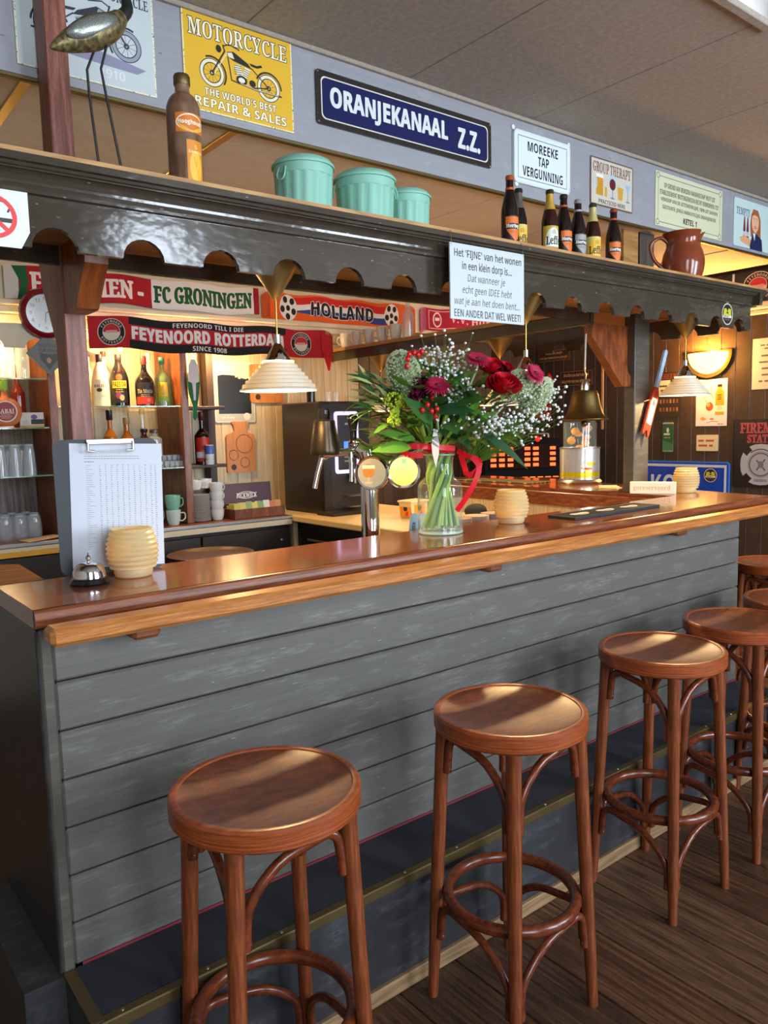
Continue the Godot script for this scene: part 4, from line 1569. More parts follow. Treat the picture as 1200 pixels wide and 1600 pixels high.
	for s in [-1, 1]:
		m = mb()
		m.tube([Vector3(s * 0.170, 0.112, 0.006), Vector3(s * 0.170, 0.150, 0.006), Vector3(s * 0.166, 0.168, -0.010), Vector3(s * 0.166, 0.166, -0.05)], 0.0009, 5)
		part(o, "wire", m, M.screw)
	# no smoking sign
	im = canvas(400, 340, rgb(226, 230, 232))
	dline(im, [250, 70, 290, 80, 300, 110, 290, 130], 12, rgb(40, 44, 52))
	drect(im, 60, 170, 260, 26, rgb(34, 36, 40))
	dring(im, 205, 165, 118, 118, 26, rgb(224, 52, 44))
	dline(im, [122, 84, 288, 248], 26, rgb(224, 52, 44))
	m = mb()
	m.shaped(pts2([-0.085, -0.062, 0.052, -0.062, 0.072, -0.025, 0.072, 0.062, -0.085, 0.062]), 0.004)
	solo("no_smoking_sign", "white no-smoking sign with red circle on the canopy fascia", "sign", m, printed(im, 0.4), Vector3(0.430, 1.980, -1.909))
	# round sticker
	m = mb()
	m.shaped(circle_poly(0.052, 0.052, 32), 0.002)
	solo("round_sticker", "round black and yellow beer sticker on the canopy's right end", "sticker", m, printed(round_badge(), 0.35), Vector3(3.605, 1.991, -1.9198))

func round_badge() -> Image:
	var im := canvas(256, 256, rgb(30, 28, 26))
	dring(im, 128, 128, 118, 118, 10, rgb(226, 222, 204))
	dring(im, 128, 128, 106, 106, 4, rgb(90, 84, 60))
	dpoly(im, [40, 140, 50, 70, 100, 60, 128, 100, 156, 60, 206, 70, 216, 140], rgb(190, 190, 50))
	dpoly(im, [100, 120, 128, 90, 156, 120], rgb(34, 32, 30))
	drect(im, 34, 142, 188, 26, rgb(226, 222, 214))
	dprint(im, 52, 148, 152, 1, 10, 12, rgb(70, 66, 62), 3)
	drect(im, 60, 172, 136, 30, rgb(80, 72, 64))
	return im

# ------------------------------------------------------------------ things on the counter
const TOP := 1.135

func candle_glass(label: String, x: float, z: float, lit: bool, s := 1.0) -> void:
	var o := thing("candle_holder", label, "candle holder", Vector3(x, TOP, z), 0.0, "ridged yellow glass candle holders")
	var m := mb()
	var outer := []
	var inner := []
	for i in 57:
		var t := i / 56.0
		var y := 0.012 + t * 0.112
		var r := 0.047 + 0.0145 * sin(PI * clampf(t * 0.92 + 0.06, 0, 1)) + 0.0042 * (0.5 + 0.5 * cos(t * TAU * 9.0))
		if t < 0.10:
			r = 0.0485
		outer.append(Vector2(r * s, y * s))
		inner.push_front(Vector2((r - 0.006) * s, maxf(y, 0.016) * s))
	var pr := [Vector2(0, 0), Vector2(0.041 * s, 0.0), Vector2(0.0455 * s, 0.003 * s)]
	pr.append_array(outer)
	pr.append_array(inner)
	pr.append(Vector2(0, 0.014 * s))
	m.lathe(pr, 40)
	part(o, "glass", m, M.candle_glass, "frosted ridged yellow glass")
	m = mb()
	m.lathe(prof([0, 0.016, 0.026, 0.016, 0.0265, 0.062, 0.024, 0.064, 0, 0.063]), 20)
	part(o, "candle", m, M.candle_lit if lit else M.candle)

func build_counter_things() -> void:
	M.candle_glass = glass(rgb(214, 210, 168), 0.74, 0.22)
	M.candle_glass.backlight_enabled = true
	M.candle_glass.backlight = Color(0.8, 0.7, 0.42)
	M.candle = mat(rgb(236, 200, 130), 0.5)
	M.candle_lit = mat(rgb(240, 150, 40), 0.5)
	M.candle_lit.emission_enabled = true
	M.candle_lit.emission = rgb(255, 130, 20)
	M.candle_lit.emission_energy_multiplier = 1.0
	candle_glass("ridged yellow glass candle holder before the clipboard", 0.706, -1.945, true)
	candle_glass("ridged yellow glass candle holder right of the flower vase", 2.130, -1.945, true)
	candle_glass("ridged pale glass candle holder on the bar corner before the blue sign", 3.60, -2.11, false)
	# service bell
	var o := thing("service_bell", "chrome service bell with push button on the bar top", "bell", Vector3(0.588, TOP, -1.925))
	var m := mb()
	m.lathe(prof([0, 0, 0.046, 0, 0.048, 0.004, 0.044, 0.014, 0.036, 0.018, 0, 0.018]), 32)
	part(o, "base", m, M.gloss_black)
	m = mb()
	m.lathe(curve2([0.040, 0.016, 0.0395, 0.022, 0.036, 0.036, 0.027, 0.047, 0.014, 0.0525, 0, 0.054], 4), 32)
	part(o, "dome", m, M.chrome)
	m = mb()
	m.lathe(prof([0.003, 0.052, 0.003, 0.058, 0.0055, 0.060, 0.0058, 0.066, 0.003, 0.070, 0.0015, 0.071, 0.0015, 0.077, 0, 0.077]), 14)
	part(o, "push_button", m, M.chrome)
	# clipboard leaning on the post
	o = thing("clipboard", "dark clipboard with a printed score sheet standing on the bar top", "clipboard", Vector3(0.690, TOP, -2.043), -0.24)
	var lean := Basis(Vector3.RIGHT, -0.07)
	m = mb(Vector3(0, 0.176, -0.012), lean)
	m.slab(round_rect(0.262, 0.352, 0.022), -0.002, 0.001)
	part(o, "board", m, mat(rgb(24, 28, 32), 0.45), "dark slate-coloured board")
	var im := canvas(840, 1188, rgb(206, 212, 222))
	var r := RandomNumberGenerator.new()
	r.seed = 8
	var ink := rgb(120, 124, 134)
	dprint(im, 130, 120, 560, 2, 22, 5, ink, 2)
	dprint(im, 130, 172, 90, 1, 22, 6, rgb(80, 84, 92), 4)
	for i in 40:
		var y := 205 + i * 20.5
		drect(im, 140, y, r.randf_range(20, 90), 5, rgb(160, 164, 174))
		for k in 10:
			if i > 0 or true:
				drect(im, 262 + k * 52 + r.randf_range(-2, 2), y, r.randf_range(6, 16), 6, ink)
		drect(im, 770, y, r.randf_range(8, 20), 6, ink)
	m = mb(Vector3(0.020, 0.176, -0.0095), lean * Basis(Vector3.BACK, -0.035))
	m.plate(0.232, 0.326, 0.002)
	part(o, "paper", m, printed(im, 0.7), "white sheet with columns of figures")
	m = mb(Vector3(0.01, 0.333, -0.001), lean)
	m.box(Vector3(0, 0.012, 0), Vector3(0.118, 0.012, 0.003), 0.001)
	for s in [-1, 1]:
		m.tube([Vector3(s * 0.056, 0.012, 0.003), Vector3(s * 0.056, -0.012, 0.004)], 0.004, 6)
		m.tube([Vector3(s * 0.056, -0.012, 0.004), Vector3(s * 0.040, -0.013, 0.004)], 0.0035, 6)
	m.tube([Vector3(-0.04, -0.013, 0.004), Vector3(0.04, -0.013, 0.004)], 0.0012, 5)
	part(o, "clip", m, M.steel, "wire clip with dark feet")
	# rubber bar mat
	o = thing("bar_mat", "black rubber bar mat with three pale emblems on the bar top", "mat", Vector3(2.625, TOP, -1.885), 0.028)
	m = mb()
	m.box(Vector3(0, 0.0035, 0), Vector3(0.585, 0.007, 0.13), 0.002)
	part(o, "base", m, mat(rgb(44, 46, 50), 0.6))
	m = mb()
	for i in 70:
		m.box(Vector3(-0.282 + i * 0.00815, 0.0085, 0), Vector3(0.003, 0.004, 0.118))
	for k in 2:
		m.box(Vector3(0, 0.009, -0.061 + 0.122 * k), Vector3(0.585, 0.006, 0.006), 0.001)
		m.box(Vector3(-0.289 + 0.578 * k, 0.009, 0), Vector3(0.006, 0.006, 0.13), 0.001)
	part(o, "rubber_ribs", m, mat(rgb(34, 36, 42), 0.6))
	for i in 3:
		m = mb(Vector3(-0.17 + i * 0.17, 0.0105, 0.0))
		for q in [[0, 0.0, 0.05, 0.018], [-0.03, 0.008, 0.025, 0.012], [0.03, 0.008, 0.025, 0.012], [0.0, -0.014, 0.03, 0.01]]:
			m.slab(circle_poly(q[2], q[3], 16, Vector2(q[0], q[1])), 0, 0.001 + 0.0004 * absf(q[0]) * 30, Transform3D(Basis(Vector3(1, 0, 0), Vector3(0, 0, -1), Vector3(0, 1, 0)), V0))
		part(o, "emblem", m, mat(rgb(196, 192, 178), 0.5))
	# reserved block
	im = canvas(600, 180, rgb(236, 228, 206))
	dtext(im, "gereserveerd", 40, 50, 500, 92, rgb(200, 164, 110), "R")
	o = thing("reserved_sign", "cream block sign lettered gereserveerd on the bar corner", "sign", Vector3(3.447, TOP, -2.20), -1.13)
	m = mb()
	m.box(Vector3(0, 0.03, 0), Vector3(0.218, 0.060, 0.030), 0.002)
	part(o, "block", m, mat(rgb(236, 228, 206), 0.5))
	m = mb(Vector3(0, 0.03, 0.015))
	m.plate(0.212, 0.056, 0.0006)
	part(o, "lettering", m, printed(im, 0.5))
	# drinks dispenser on the return
	o = thing("drink_cooler", "round silver drink cooler with yellow lemon band on the bar return", "drink cooler", Vector3(3.815, TOP, -2.93), -0.9)
	m = mb()
	m.lathe(prof([0, 0, 0.125, 0, 0.132, 0.012, 0.118, 0.026, 0.118, 0.03]), 40)
	part(o, "base", m, M.steel)
	im = canvas(512, 300, rgb(206, 210, 214))
	drect(im, 0, 232, 512, 52, rgb(240, 220, 40))
	for k in 3:
		var x := 60 + k * 170
		dring(im, x, 140, 64, 64, 3, rgb(236, 240, 242))
		for a in 12:
			dline(im, [x, 140, x + cos(a * 0.52) * 62, 140 + sin(a * 0.52) * 62], 3, rgb(232, 236, 238))
		ddisc(im, x - 14, 150, 22, 20, rgb(236, 214, 30))
		dpoly(im, [x - 46, 190, x - 6, 190, x - 20, 236, x - 32, 236], rgb(240, 224, 60))
		ddisc(im, x - 26, 196, 18, 12, rgb(214, 60, 50))
	m = mb()
	m.lathe(prof([0.117, 0.03, 0.117, 0.21]), 40)
	var dm := printed(im, 0.22, 0.75)
	dm.texture_repeat = true
	part(o, "drum", m, dm)
	m = mb()
	m.lathe(prof([0.117, 0.208, 0.121, 0.21, 0.121, 0.216, 0.114, 0.216, 0.112, 0.20, 0, 0.198]), 40)
	part(o, "rim", m, M.steel)
	m = mb()
	m.lathe(prof([0.098, 0.20, 0.098, 0.36, 0.09, 0.37, 0, 0.375]), 32)
	part(o, "clear_container", m, M.clear)
	m = mb()
	for k in 7:
		m.ball(Vector3(sin(k * 2.4) * 0.05, 0.22 + 0.018 * k, cos(k * 2.4) * 0.05), 0.026, 6, Vector3(1, 0.45, 1), Basis(Vector3.RIGHT, k * 0.9))
	part(o, "citrus_slices", m, mat(rgb(206, 140, 60), 0.5))
	# coaster pile and papers
	for k in 3:
		m = mb()
		m.box(Vector3(0, 0.002, 0), Vector3(0.10, 0.003, 0.10), 0.001)
		solo("beer_mat", ["lowest", "middle", "topmost"][k] + " pale beer mat of the small pile beside the drink cooler", "beer mat", m, mat([rgb(214, 196, 160), rgb(222, 210, 180), rgb(228, 214, 186)][k], 0.7), Vector3(3.60 + 0.012 * k, TOP + 0.0035 * k, -2.56 - 0.015 * k), 0.3 + 0.2 * k, "beer mats on the bar return")
	m = mb()
	m.box(Vector3(0, 0.004, 0), Vector3(0.20, 0.008, 0.62), 0.003)
	solo("drip_mat", "dark drip mat with yellow lettering edge on the bar return", "mat", m, printed(drip_picture(), 0.5), Vector3(3.66, TOP, -3.42), 0.03)

func drip_picture() -> Image:
	var im := canvas(128, 256, rgb(40, 38, 34))
	for k in 5:
		drect(im, 0, 10 + k * 52, 128, 10, rgb(168, 150, 96))
	return im

# ------------------------------------------------------------------ vase and bouquet
func petal(m: Mb, o: Vector3, d: Vector3, up: Vector3, l: float, w: float, bend := 0.25, cup := 0.15) -> void:
	# a pointed leaf or petal: o base, d direction, up the upper face
	d = d.normalized()
	var s := d.cross(up).normalized()
	var n := s.cross(d).normalized()
	m.soft()
	var rows := []
	for i in 6:
		var t := i / 5.0
		var ww := w * sin(PI * clampf(0.06 + 0.94 * pow(t, 0.8), 0, 1)) * 0.5
		if i == 5:
			ww = 0.0
		var c := o + d * l * t - n * bend * l * t * t
		rows.append([c - s * ww + n * cup * ww, c, c + s * ww + n * cup * ww])
	for i in 5:
		for k in 2:
			m.quad(rows[i][k], rows[i][k + 1], rows[i + 1][k + 1], rows[i + 1][k])
	m.flat()

func build_bouquet() -> void:
	var B := Vector3(1.775, TOP, -1.945)
	var o := thing("glass_vase", "clear glass jar vase holding the bouquet", "vase", B)
	var m := mb()
	m.lathe(curve2([0, 0.004, 0.066, 0.0, 0.076, 0.006, 0.077, 0.02, 0.077, 0.13, 0.075, 0.160, 0.066, 0.178, 0.050, 0.192, 0.046, 0.210, 0.046, 0.250, 0.050, 0.268], 3), 40)
	part(o, "jar", m, M.clear)
	m = mb()
	m.lathe(prof([0, 0.006, 0.066, 0.005, 0.0735, 0.010, 0.074, 0.125, 0.0, 0.125]), 40)
	part(o, "water", m, glass(rgb(206, 232, 214), 0.10, 0.0))
	m = mb()
	var lip := []
	for i in 32:
		lip.append(Vector3(sin(TAU * i / 32) * 0.050, 0.268, cos(TAU * i / 32) * 0.050))
	m.tube(lip, 0.0035, 6, true)
	lip = []
	for i in 32:
		lip.append(Vector3(sin(TAU * i / 32) * 0.073, 0.006, cos(TAU * i / 32) * 0.073))
	m.tube(lip, 0.005, 6, true)
	part(o, "rim", m, glass(rgb(206, 236, 224), 0.45, 0.04))
	# bouquet
	var q := thing("bouquet", "large mixed bouquet of red roses, gerberas and baby's breath in the vase", "bouquet", B + Vector3(0, 0.012, 0))
	var rng := RandomNumberGenerator.new()
	rng.seed = 77
	var right := Vector3(0.786, 0, 0.618)    # across the picture
	var toward := Vector3(-0.618, 0, 0.786)  # to the viewer
	var P := func(a: float, y: float, t: float) -> Vector3: return right * a + Vector3(0, y, 0) + toward * t
	M.stem = mat(rgb(148, 184, 70), 0.45)
	M.leaf = mat(rgb(52, 96, 40), 0.42)
	M.leaf2 = mat(rgb(96, 148, 52), 0.42)
	M.leaf3 = mat(rgb(36, 74, 44), 0.42)
	M.pale_bud = mat(rgb(170, 180, 110), 0.5)
	M.pale_bud.cull_mode = BaseMaterial3D.CULL_DISABLED
	for mm in [M.leaf, M.leaf2, M.leaf3]:
		mm.backlight_enabled = true
		mm.backlight = Color(0.25, 0.4, 0.12)
		mm.cull_mode = BaseMaterial3D.CULL_DISABLED
	# stems: crossed in the neck, spread in the jar
	for i in 30:
		m = mb()
		var a := TAU * i / 30.0 + rng.randf_range(-0.1, 0.1)
		var rr := rng.randf_range(0.35, 1.0)
		var base := Vector3(sin(a) * 0.064 * rr, rng.randf_range(0.0, 0.02), cos(a) * 0.064 * rr)
		var neck := Vector3(sin(a + 1.7) * 0.038 * rr, 0.225, cos(a + 1.7) * 0.038 * rr)
		var top := Vector3(-sin(a + 0.5) * 0.15 * rr, 0.40, -cos(a + 0.5) * 0.15 * rr)
		m.tube(curve3([base, base.lerp(neck, 0.5), neck, top], 4), rng.randf_range(0.0045, 0.0085), 7)
		part(q, "stem", m, M.stem if i % 4 else M.leaf2)
	# green body of leaves
	for i in 330:
		var a := rng.randf_range(-1, 1)
		var t := rng.randf_range(-1, 1)
		if a * a + t * t > 1.0:
			continue
		var y := 0.30 + rng.randf_range(0.0, 0.24) * (1.0 - 0.3 * a * a)
		var c: Vector3 = P.call(a * 0.27 + 0.02, y, t * 0.15)
		var d: Vector3 = (P.call(a * 0.9, rng.randf_range(-0.15, 0.75), t * 0.9) as Vector3).normalized()
		m = mb()
		petal(m, c - d * 0.03, d, Vector3.UP + d * 0.2, rng.randf_range(0.06, 0.12), rng.randf_range(0.034, 0.06), rng.randf_range(0.1, 0.5))
		part(q, "leaf", m, [M.leaf, M.leaf3, M.leaf, M.leaf2][i % 4])
	# big leaves low left and right
	for L in [[-0.10, 0.285, 0.10, -0.95, 0.06, 0.3, 0.13, 0.055, 1], [-0.085, 0.31, 0.09, -1.0, 0.35, 0.2, 0.12, 0.05, 1], [-0.03, 0.36, 0.12, -0.6, 0.7, 0.3, 0.13, 0.06, 0], [0.13, 0.33, 0.10, 0.75, -0.5, 0.3, 0.19, 0.035, 2], [0.05, 0.42, 0.13, 0.5, 0.2, 0.7, 0.12, 0.07, 0], [0.10, 0.44, 0.12, -0.3, 0.4, 0.6, 0.10, 0.06, 2], [0.02, 0.36, 0.13, 0.2, -0.2, 0.9, 0.09, 0.06, 0], [-0.02, 0.40, 0.13, 0.9, 0.1, 0.5, 0.13, 0.06, 2]]:
		m = mb()
		petal(m, P.call(L[0], L[1], L[2]), P.call(L[3], L[4], L[5]), Vector3.UP + toward, L[6], L[7], 0.2)
		part(q, "leaf", m, [M.leaf, M.leaf2, M.leaf3][L[8]])
	# olive-like narrow leaves with pale buds at the left
	for i in 34:
		var a := rng.randf_range(2.0, 3.7)
		var d: Vector3 = P.call(cos(a), sin(a) * 0.55 + 0.25, rng.randf_range(-0.3, 0.4))
		var c: Vector3 = P.call(-0.19 + rng.randf_range(-0.05, 0.03), 0.465 + rng.randf_range(-0.045, 0.05), 0.07 + rng.randf_range(-0.03, 0.03))
		m = mb()
		petal(m, c, d, Vector3.UP + toward, rng.randf_range(0.05, 0.085), 0.013, 0.1)
		part(q, "narrow_leaf", m, M.leaf3 if i % 2 else M.pale_bud)
	# baby's breath
	M.breath = mat(rgb(232, 234, 230), 0.6)
	for C in [[0.03, 0.535, 0.06, 0.10, 0.085, 190], [0.060, 0.455, 0.10, 0.065, 0.07, 120], [-0.02, 0.56, 0.03, 0.05, 0.05, 40], [0.25, 0.36, 0.08, 0.12, 0.06, 150], [0.33, 0.425, 0.07, 0.07, 0.075, 130], [0.16, 0.355, 0.11, 0.07, 0.05, 70], [-0.01, 0.36, 0.12, 0.04, 0.03, 8]]:
		m = mb()
		var w := mb()
		for i in int(C[5]):
			var p: Vector3 = P.call(C[0] + rng.randfn(0, 0.5) * C[3], C[1] + rng.randfn(0, 0.5) * C[4], C[2] + rng.randfn(0, 0.4) * 0.05)
			m.ball(p, rng.randf_range(0.0035, 0.0066), 4, Vector3(1, 0.85, 1))
			if i % 2 == 0:
				var root: Vector3 = P.call(C[0] * 0.55, C[1] - 0.13, C[2] * 0.3)
				w.tube([root, root.lerp(p, 0.6) + Vector3(0, -0.01, 0), p], 0.0006, 3)
		var s := part(q, "babys_breath", m, M.breath, "cloud of tiny white flowers")
		s.set_meta("kind", "stuff")
		var sw := part(q, "twigs", w, M.leaf2)
		sw.set_meta("kind", "stuff")
	# fluffy green-white umbels
	M.umbel = mat(rgb(176, 190, 150), 0.7)
	M.umbel_core = mat(rgb(122, 138, 92), 0.8)
	M.umbel2 = mat(rgb(196, 206, 168), 0.7)
	for C in [[-0.118, 0.520, 0.08, 0.052, 0.075, 0.28, 0], [0.255, 0.475, 0.07, 0.045, 0.05, -0.4, 1], [0.315, 0.435, 0.07, 0.035, 0.07, -0.6, 1]]:
		m = mb()
		m.ball(P.call(C[0], C[1], C[2]), 0.94, 8, Vector3(C[3], C[4], 0.036), Basis(right, Vector3.UP, toward) * Basis(Vector3.BACK, C[5]))
		var core := part(q, "umbel_core", m, M.umbel_core)
		core.set_meta("kind", "stuff")
		m = mb()
		for i in 900:
			var u := Vector3(rng.randfn(), rng.randfn(), rng.randfn()).normalized()
			var p: Vector3 = Basis(toward, C[5]) * (right * u.x * C[3] + Vector3.UP * u.y * C[4] + toward * u.z * 0.04)
			var c: Vector3 = P.call(C[0], C[1], C[2])
			m.tri(c + p, c + p * 1.06 + right * 0.005, c + p * 1.06 + Vector3(0.001, 0.005, 0.002))
			m.tri(c + p, c + p * 1.08 + Vector3(0.001, 0.004, 0.002), c + p * 1.05 - right * 0.004)
			if i % 3 == 0:
				m.ball(c + p * 1.02, 0.0032, 3)
		var u := part(q, "umbel", m, M.umbel if C[6] == 0 else M.umbel2, "pale green feathery flower head")
		u.set_meta("kind", "stuff")
	# yellow-green pompons
	M.pompon = mat(rgb(178, 200, 52), 0.7)
	for C in [[-0.155, 0.438, 0.10, 0.028], [-0.118, 0.436, 0.10, 0.022], [-0.152, 0.372, 0.10, 0.020], [-0.15, 0.40, 0.1, 0.016]]:
		m = mb()
		for i in 90:
			var u := Vector3(rng.randfn(), rng.randfn(), rng.randfn()).normalized()
			m.ball((P.call(C[0], C[1], C[2]) as Vector3) + u * C[3] * rng.randf_range(0.7, 1.05), 0.0048, 3)
		part(q, "green_pompon", m, M.pompon, "yellow-green tufted flower")
	# snapdragon-like purple blooms
	M.purple = mat(rgb(108, 18, 58), 0.55)
	M.purple.cull_mode = BaseMaterial3D.CULL_DISABLED
	for C in [[-0.075, 0.475, 0.10], [-0.045, 0.465, 0.11], [-0.085, 0.445, 0.10], [-0.055, 0.500, 0.09], [-0.03, 0.490, 0.10], [0.215, 0.52, 0.08]]:
		m = mb()
		for k in 9:
			var d := (Vector3(rng.randfn(), rng.randfn(), rng.randfn()) + toward).normalized()
			petal(m, P.call(C[0], C[1], C[2]), d, Vector3.UP + right * 0.3, 0.038, 0.028, 0.35, 0.5)
		part(q, "purple_bloom", m, M.purple)
	# gerberas
	M.gerbera = mat(rgb(172, 18, 62), 0.5)
	M.gerbera.cull_mode = BaseMaterial3D.CULL_DISABLED
	for C in [[-0.012, 0.478, 0.14, 0.1, 0.75, 0.6, 0.050], [0.122, 0.560, 0.10, 0.15, 0.85, 0.5, 0.046], [0.300, 0.510, 0.12, 0.5, 0.5, 0.7, 0.040]]:
		var c: Vector3 = P.call(C[0], C[1], C[2])
		var ax: Vector3 = (P.call(C[3], C[4], C[5]) as Vector3).normalized()
		var e := ax.cross(Vector3.UP).normalized()
		var f := e.cross(ax)
		m = mb()
		for ring in 2:
			for k in 26:
				var a := TAU * (k + 0.5 * ring) / 26
				var d := (e * cos(a) + f * sin(a) + ax * (0.1 + 0.3 * ring)).normalized()
				petal(m, c + d * 0.006 + ax * 0.003 * ring, d, ax, C[6] * (1.0 - 0.25 * ring) * (0.92 + 0.08 * sin(k * 5.0)), 0.0082, 0.16, 0.3)
		var g := part(q, "gerbera", m, M.gerbera, "deep pink-red gerbera")
		m = mb()
		m.ball(c + ax * 0.004, 0.012, 5, Vector3(1, 0.6, 1))
		part(g, "flower_eye", m, mat(rgb(96, 10, 36), 0.7))
		m = mb()
		m.tube(curve3([P.call(C[0] * 0.5, C[1] - 0.16, C[2] * 0.5), c - ax * 0.05, c - ax * 0.004], 4), 0.0042, 6)
		part(g, "flower_stalk", m, M.umbel)
	# roses
	M.rose = mat(rgb(196, 16, 36), 0.5)
	M.rose.cull_mode = BaseMaterial3D.CULL_DISABLED
	for C in [[0.200, 0.480, 0.13, 0.054], [0.172, 0.540, 0.07, 0.042], [0.215, 0.537, 0.05, 0.030]]:
		var c: Vector3 = P.call(C[0], C[1], C[2])
		var ax: Vector3 = (P.call(0.1, 0.8, 0.6) as Vector3).normalized()
		var e := ax.cross(Vector3.RIGHT).normalized()
		var f := ax.cross(e)
		var R: float = C[3]
		m = mb()
		for ring in 6:
			var cnt: int = [3, 4, 5, 6, 6, 7][ring]
			var rad: float = R * [0.16, 0.30, 0.45, 0.62, 0.78, 0.92][ring]
			var hgt: float = R * [0.95, 0.98, 0.95, 0.86, 0.70, 0.48][ring]
			for k in cnt:
				var a := TAU * k / cnt + ring * 0.7
				m.soft()
				var grid := []
				for i in 5:
					var row := []
					for j in 7:
						var b := a + (j / 6.0 - 0.5) * TAU / cnt * 1.5
						var t := i / 4.0
						var rr := rad * (0.45 + 0.55 * sin(t * PI * 0.5)) + R * 0.10 * t * t * ring * 0.35
						var edge := 1.0 - 0.16 * pow(absf(j / 6.0 - 0.5) * 2.0, 2.0) * t
						row.append(c + (e * cos(b) + f * sin(b)) * rr + ax * (hgt * t * edge - R * 0.45))
					grid.append(row)
				for i in 4:
					for j in 6:
						m.quad(grid[i][j], grid[i][j + 1], grid[i + 1][j + 1], grid[i + 1][j])
		m.flat()
		var g := part(q, "rose", m, M.rose, "full red rose")
		m = mb()
		for k in 5:
			var a := TAU * k / 5
			petal(m, c - ax * R * 0.5, e * cos(a) + f * sin(a) + ax * 0.1, ax, R * 0.8, 0.018, 0.4)
		part(g, "sepal", m, M.leaf2)
	# hypericum berries
	M.berry = mat(rgb(200, 34, 36), 0.25)
	for C in [[-0.045, 0.425], [-0.028, 0.445], [-0.015, 0.412], [-0.032, 0.405], [-0.062, 0.408], [-0.02, 0.388], [-0.10, 0.585], [-0.105, 0.57], [-0.108, 0.548], [-0.085, 0.590], [-0.060, 0.592], [-0.072, 0.583]]:
		m = mb()
		m.ball(P.call(C[0], C[1] - 0.005, 0.135), 0.0085, 6, Vector3(1, 1.2, 1))
		var bb := part(q, "berry", m, M.berry, "red hypericum berry")
		m = mb()
		for k in 4:
			petal(m, P.call(C[0], C[1] - 0.016, 0.135), Vector3(sin(k * 1.57), 0.2, cos(k * 1.57)), Vector3.UP, 0.014, 0.008, 0.2)
		part(bb, "calyx", m, M.leaf2)
	# tall green spike behind and a long blade in front
	m = mb()
	for k in 40:
		petal(m, P.call(-0.075 + 0.012 * sin(k * 2.4), 0.46 + k * 0.003, 0.04 + 0.012 * cos(k * 2.4)), Vector3(sin(k * 2.4), 0.7, cos(k * 2.4)), Vector3.UP, 0.022, 0.010, 0.1)
	part(q, "flower_spike", m, M.leaf2)
	m = mb()
	m.tube([P.call(-0.13, 0.47, 0.13), P.call(-0.06, 0.37, 0.13), P.call(0.0, 0.27, 0.06)], [0.003, 0.006, 0.003], 5)
	part(q, "grass_blade", m, M.leaf)
	# ribbon and card
	M.ribbon = mat(rgb(206, 16, 30), 0.22)
	M.ribbon.cull_mode = BaseMaterial3D.CULL_DISABLED
	m = mb()
	m.lathe(prof([0.052, 0.262, 0.055, 0.268, 0.055, 0.282, 0.050, 0.290]), 24)
	part(q, "ribbon_band", m, M.ribbon, "shiny red ribbon round the stems")
	for C in [[[-0.14, 0.285, 0.09], [-0.08, 0.288, 0.10], [0.0, 0.282, 0.09], [0.045, 0.278, 0.08]], [[-0.14, 0.285, 0.09], [-0.11, 0.262, 0.10], [-0.06, 0.258, 0.10]], [[0.055, 0.268, 0.06], [0.09, 0.25, 0.08], [0.125, 0.235, 0.09], [0.115, 0.205, 0.10], [0.085, 0.190, 0.10], [0.075, 0.215, 0.10], [0.065, 0.255, 0.08]], [[0.10, 0.25, 0.09], [0.122, 0.215, 0.10], [0.105, 0.165, 0.11], [0.075, 0.115, 0.115], [0.045, 0.075, 0.118]]]:
		var pts := []
		for c in C:
			pts.append(P.call(c[0], c[1], c[2]))
		pts = curve3(pts, 5)
		m = mb()
		m.soft()
		for i in pts.size() - 1:
			var a: Vector3 = pts[i]
			var b: Vector3 = pts[i + 1]
			var s := (b - a).cross(toward).normalized() * 0.009 + toward * 0.002
			m.quad(a - s, b - s, b + s, a + s)
		part(q, "ribbon", m, M.ribbon, "shiny red ribbon")
	m = mb(P.call(-0.022, 0.275, 0.135), Basis(Vector3.UP, 1.9))
	m.slab(pts2([0, -0.055, 0.012, -0.01, 0.014, 0.02, 0.006, 0.06, 0, 0.068, -0.006, 0.06, -0.014, 0.02, -0.012, -0.01]), 0, 0.001)
	part(q, "care_card", m, mat(rgb(204, 214, 240), 0.6), "pointed pale paper tag")

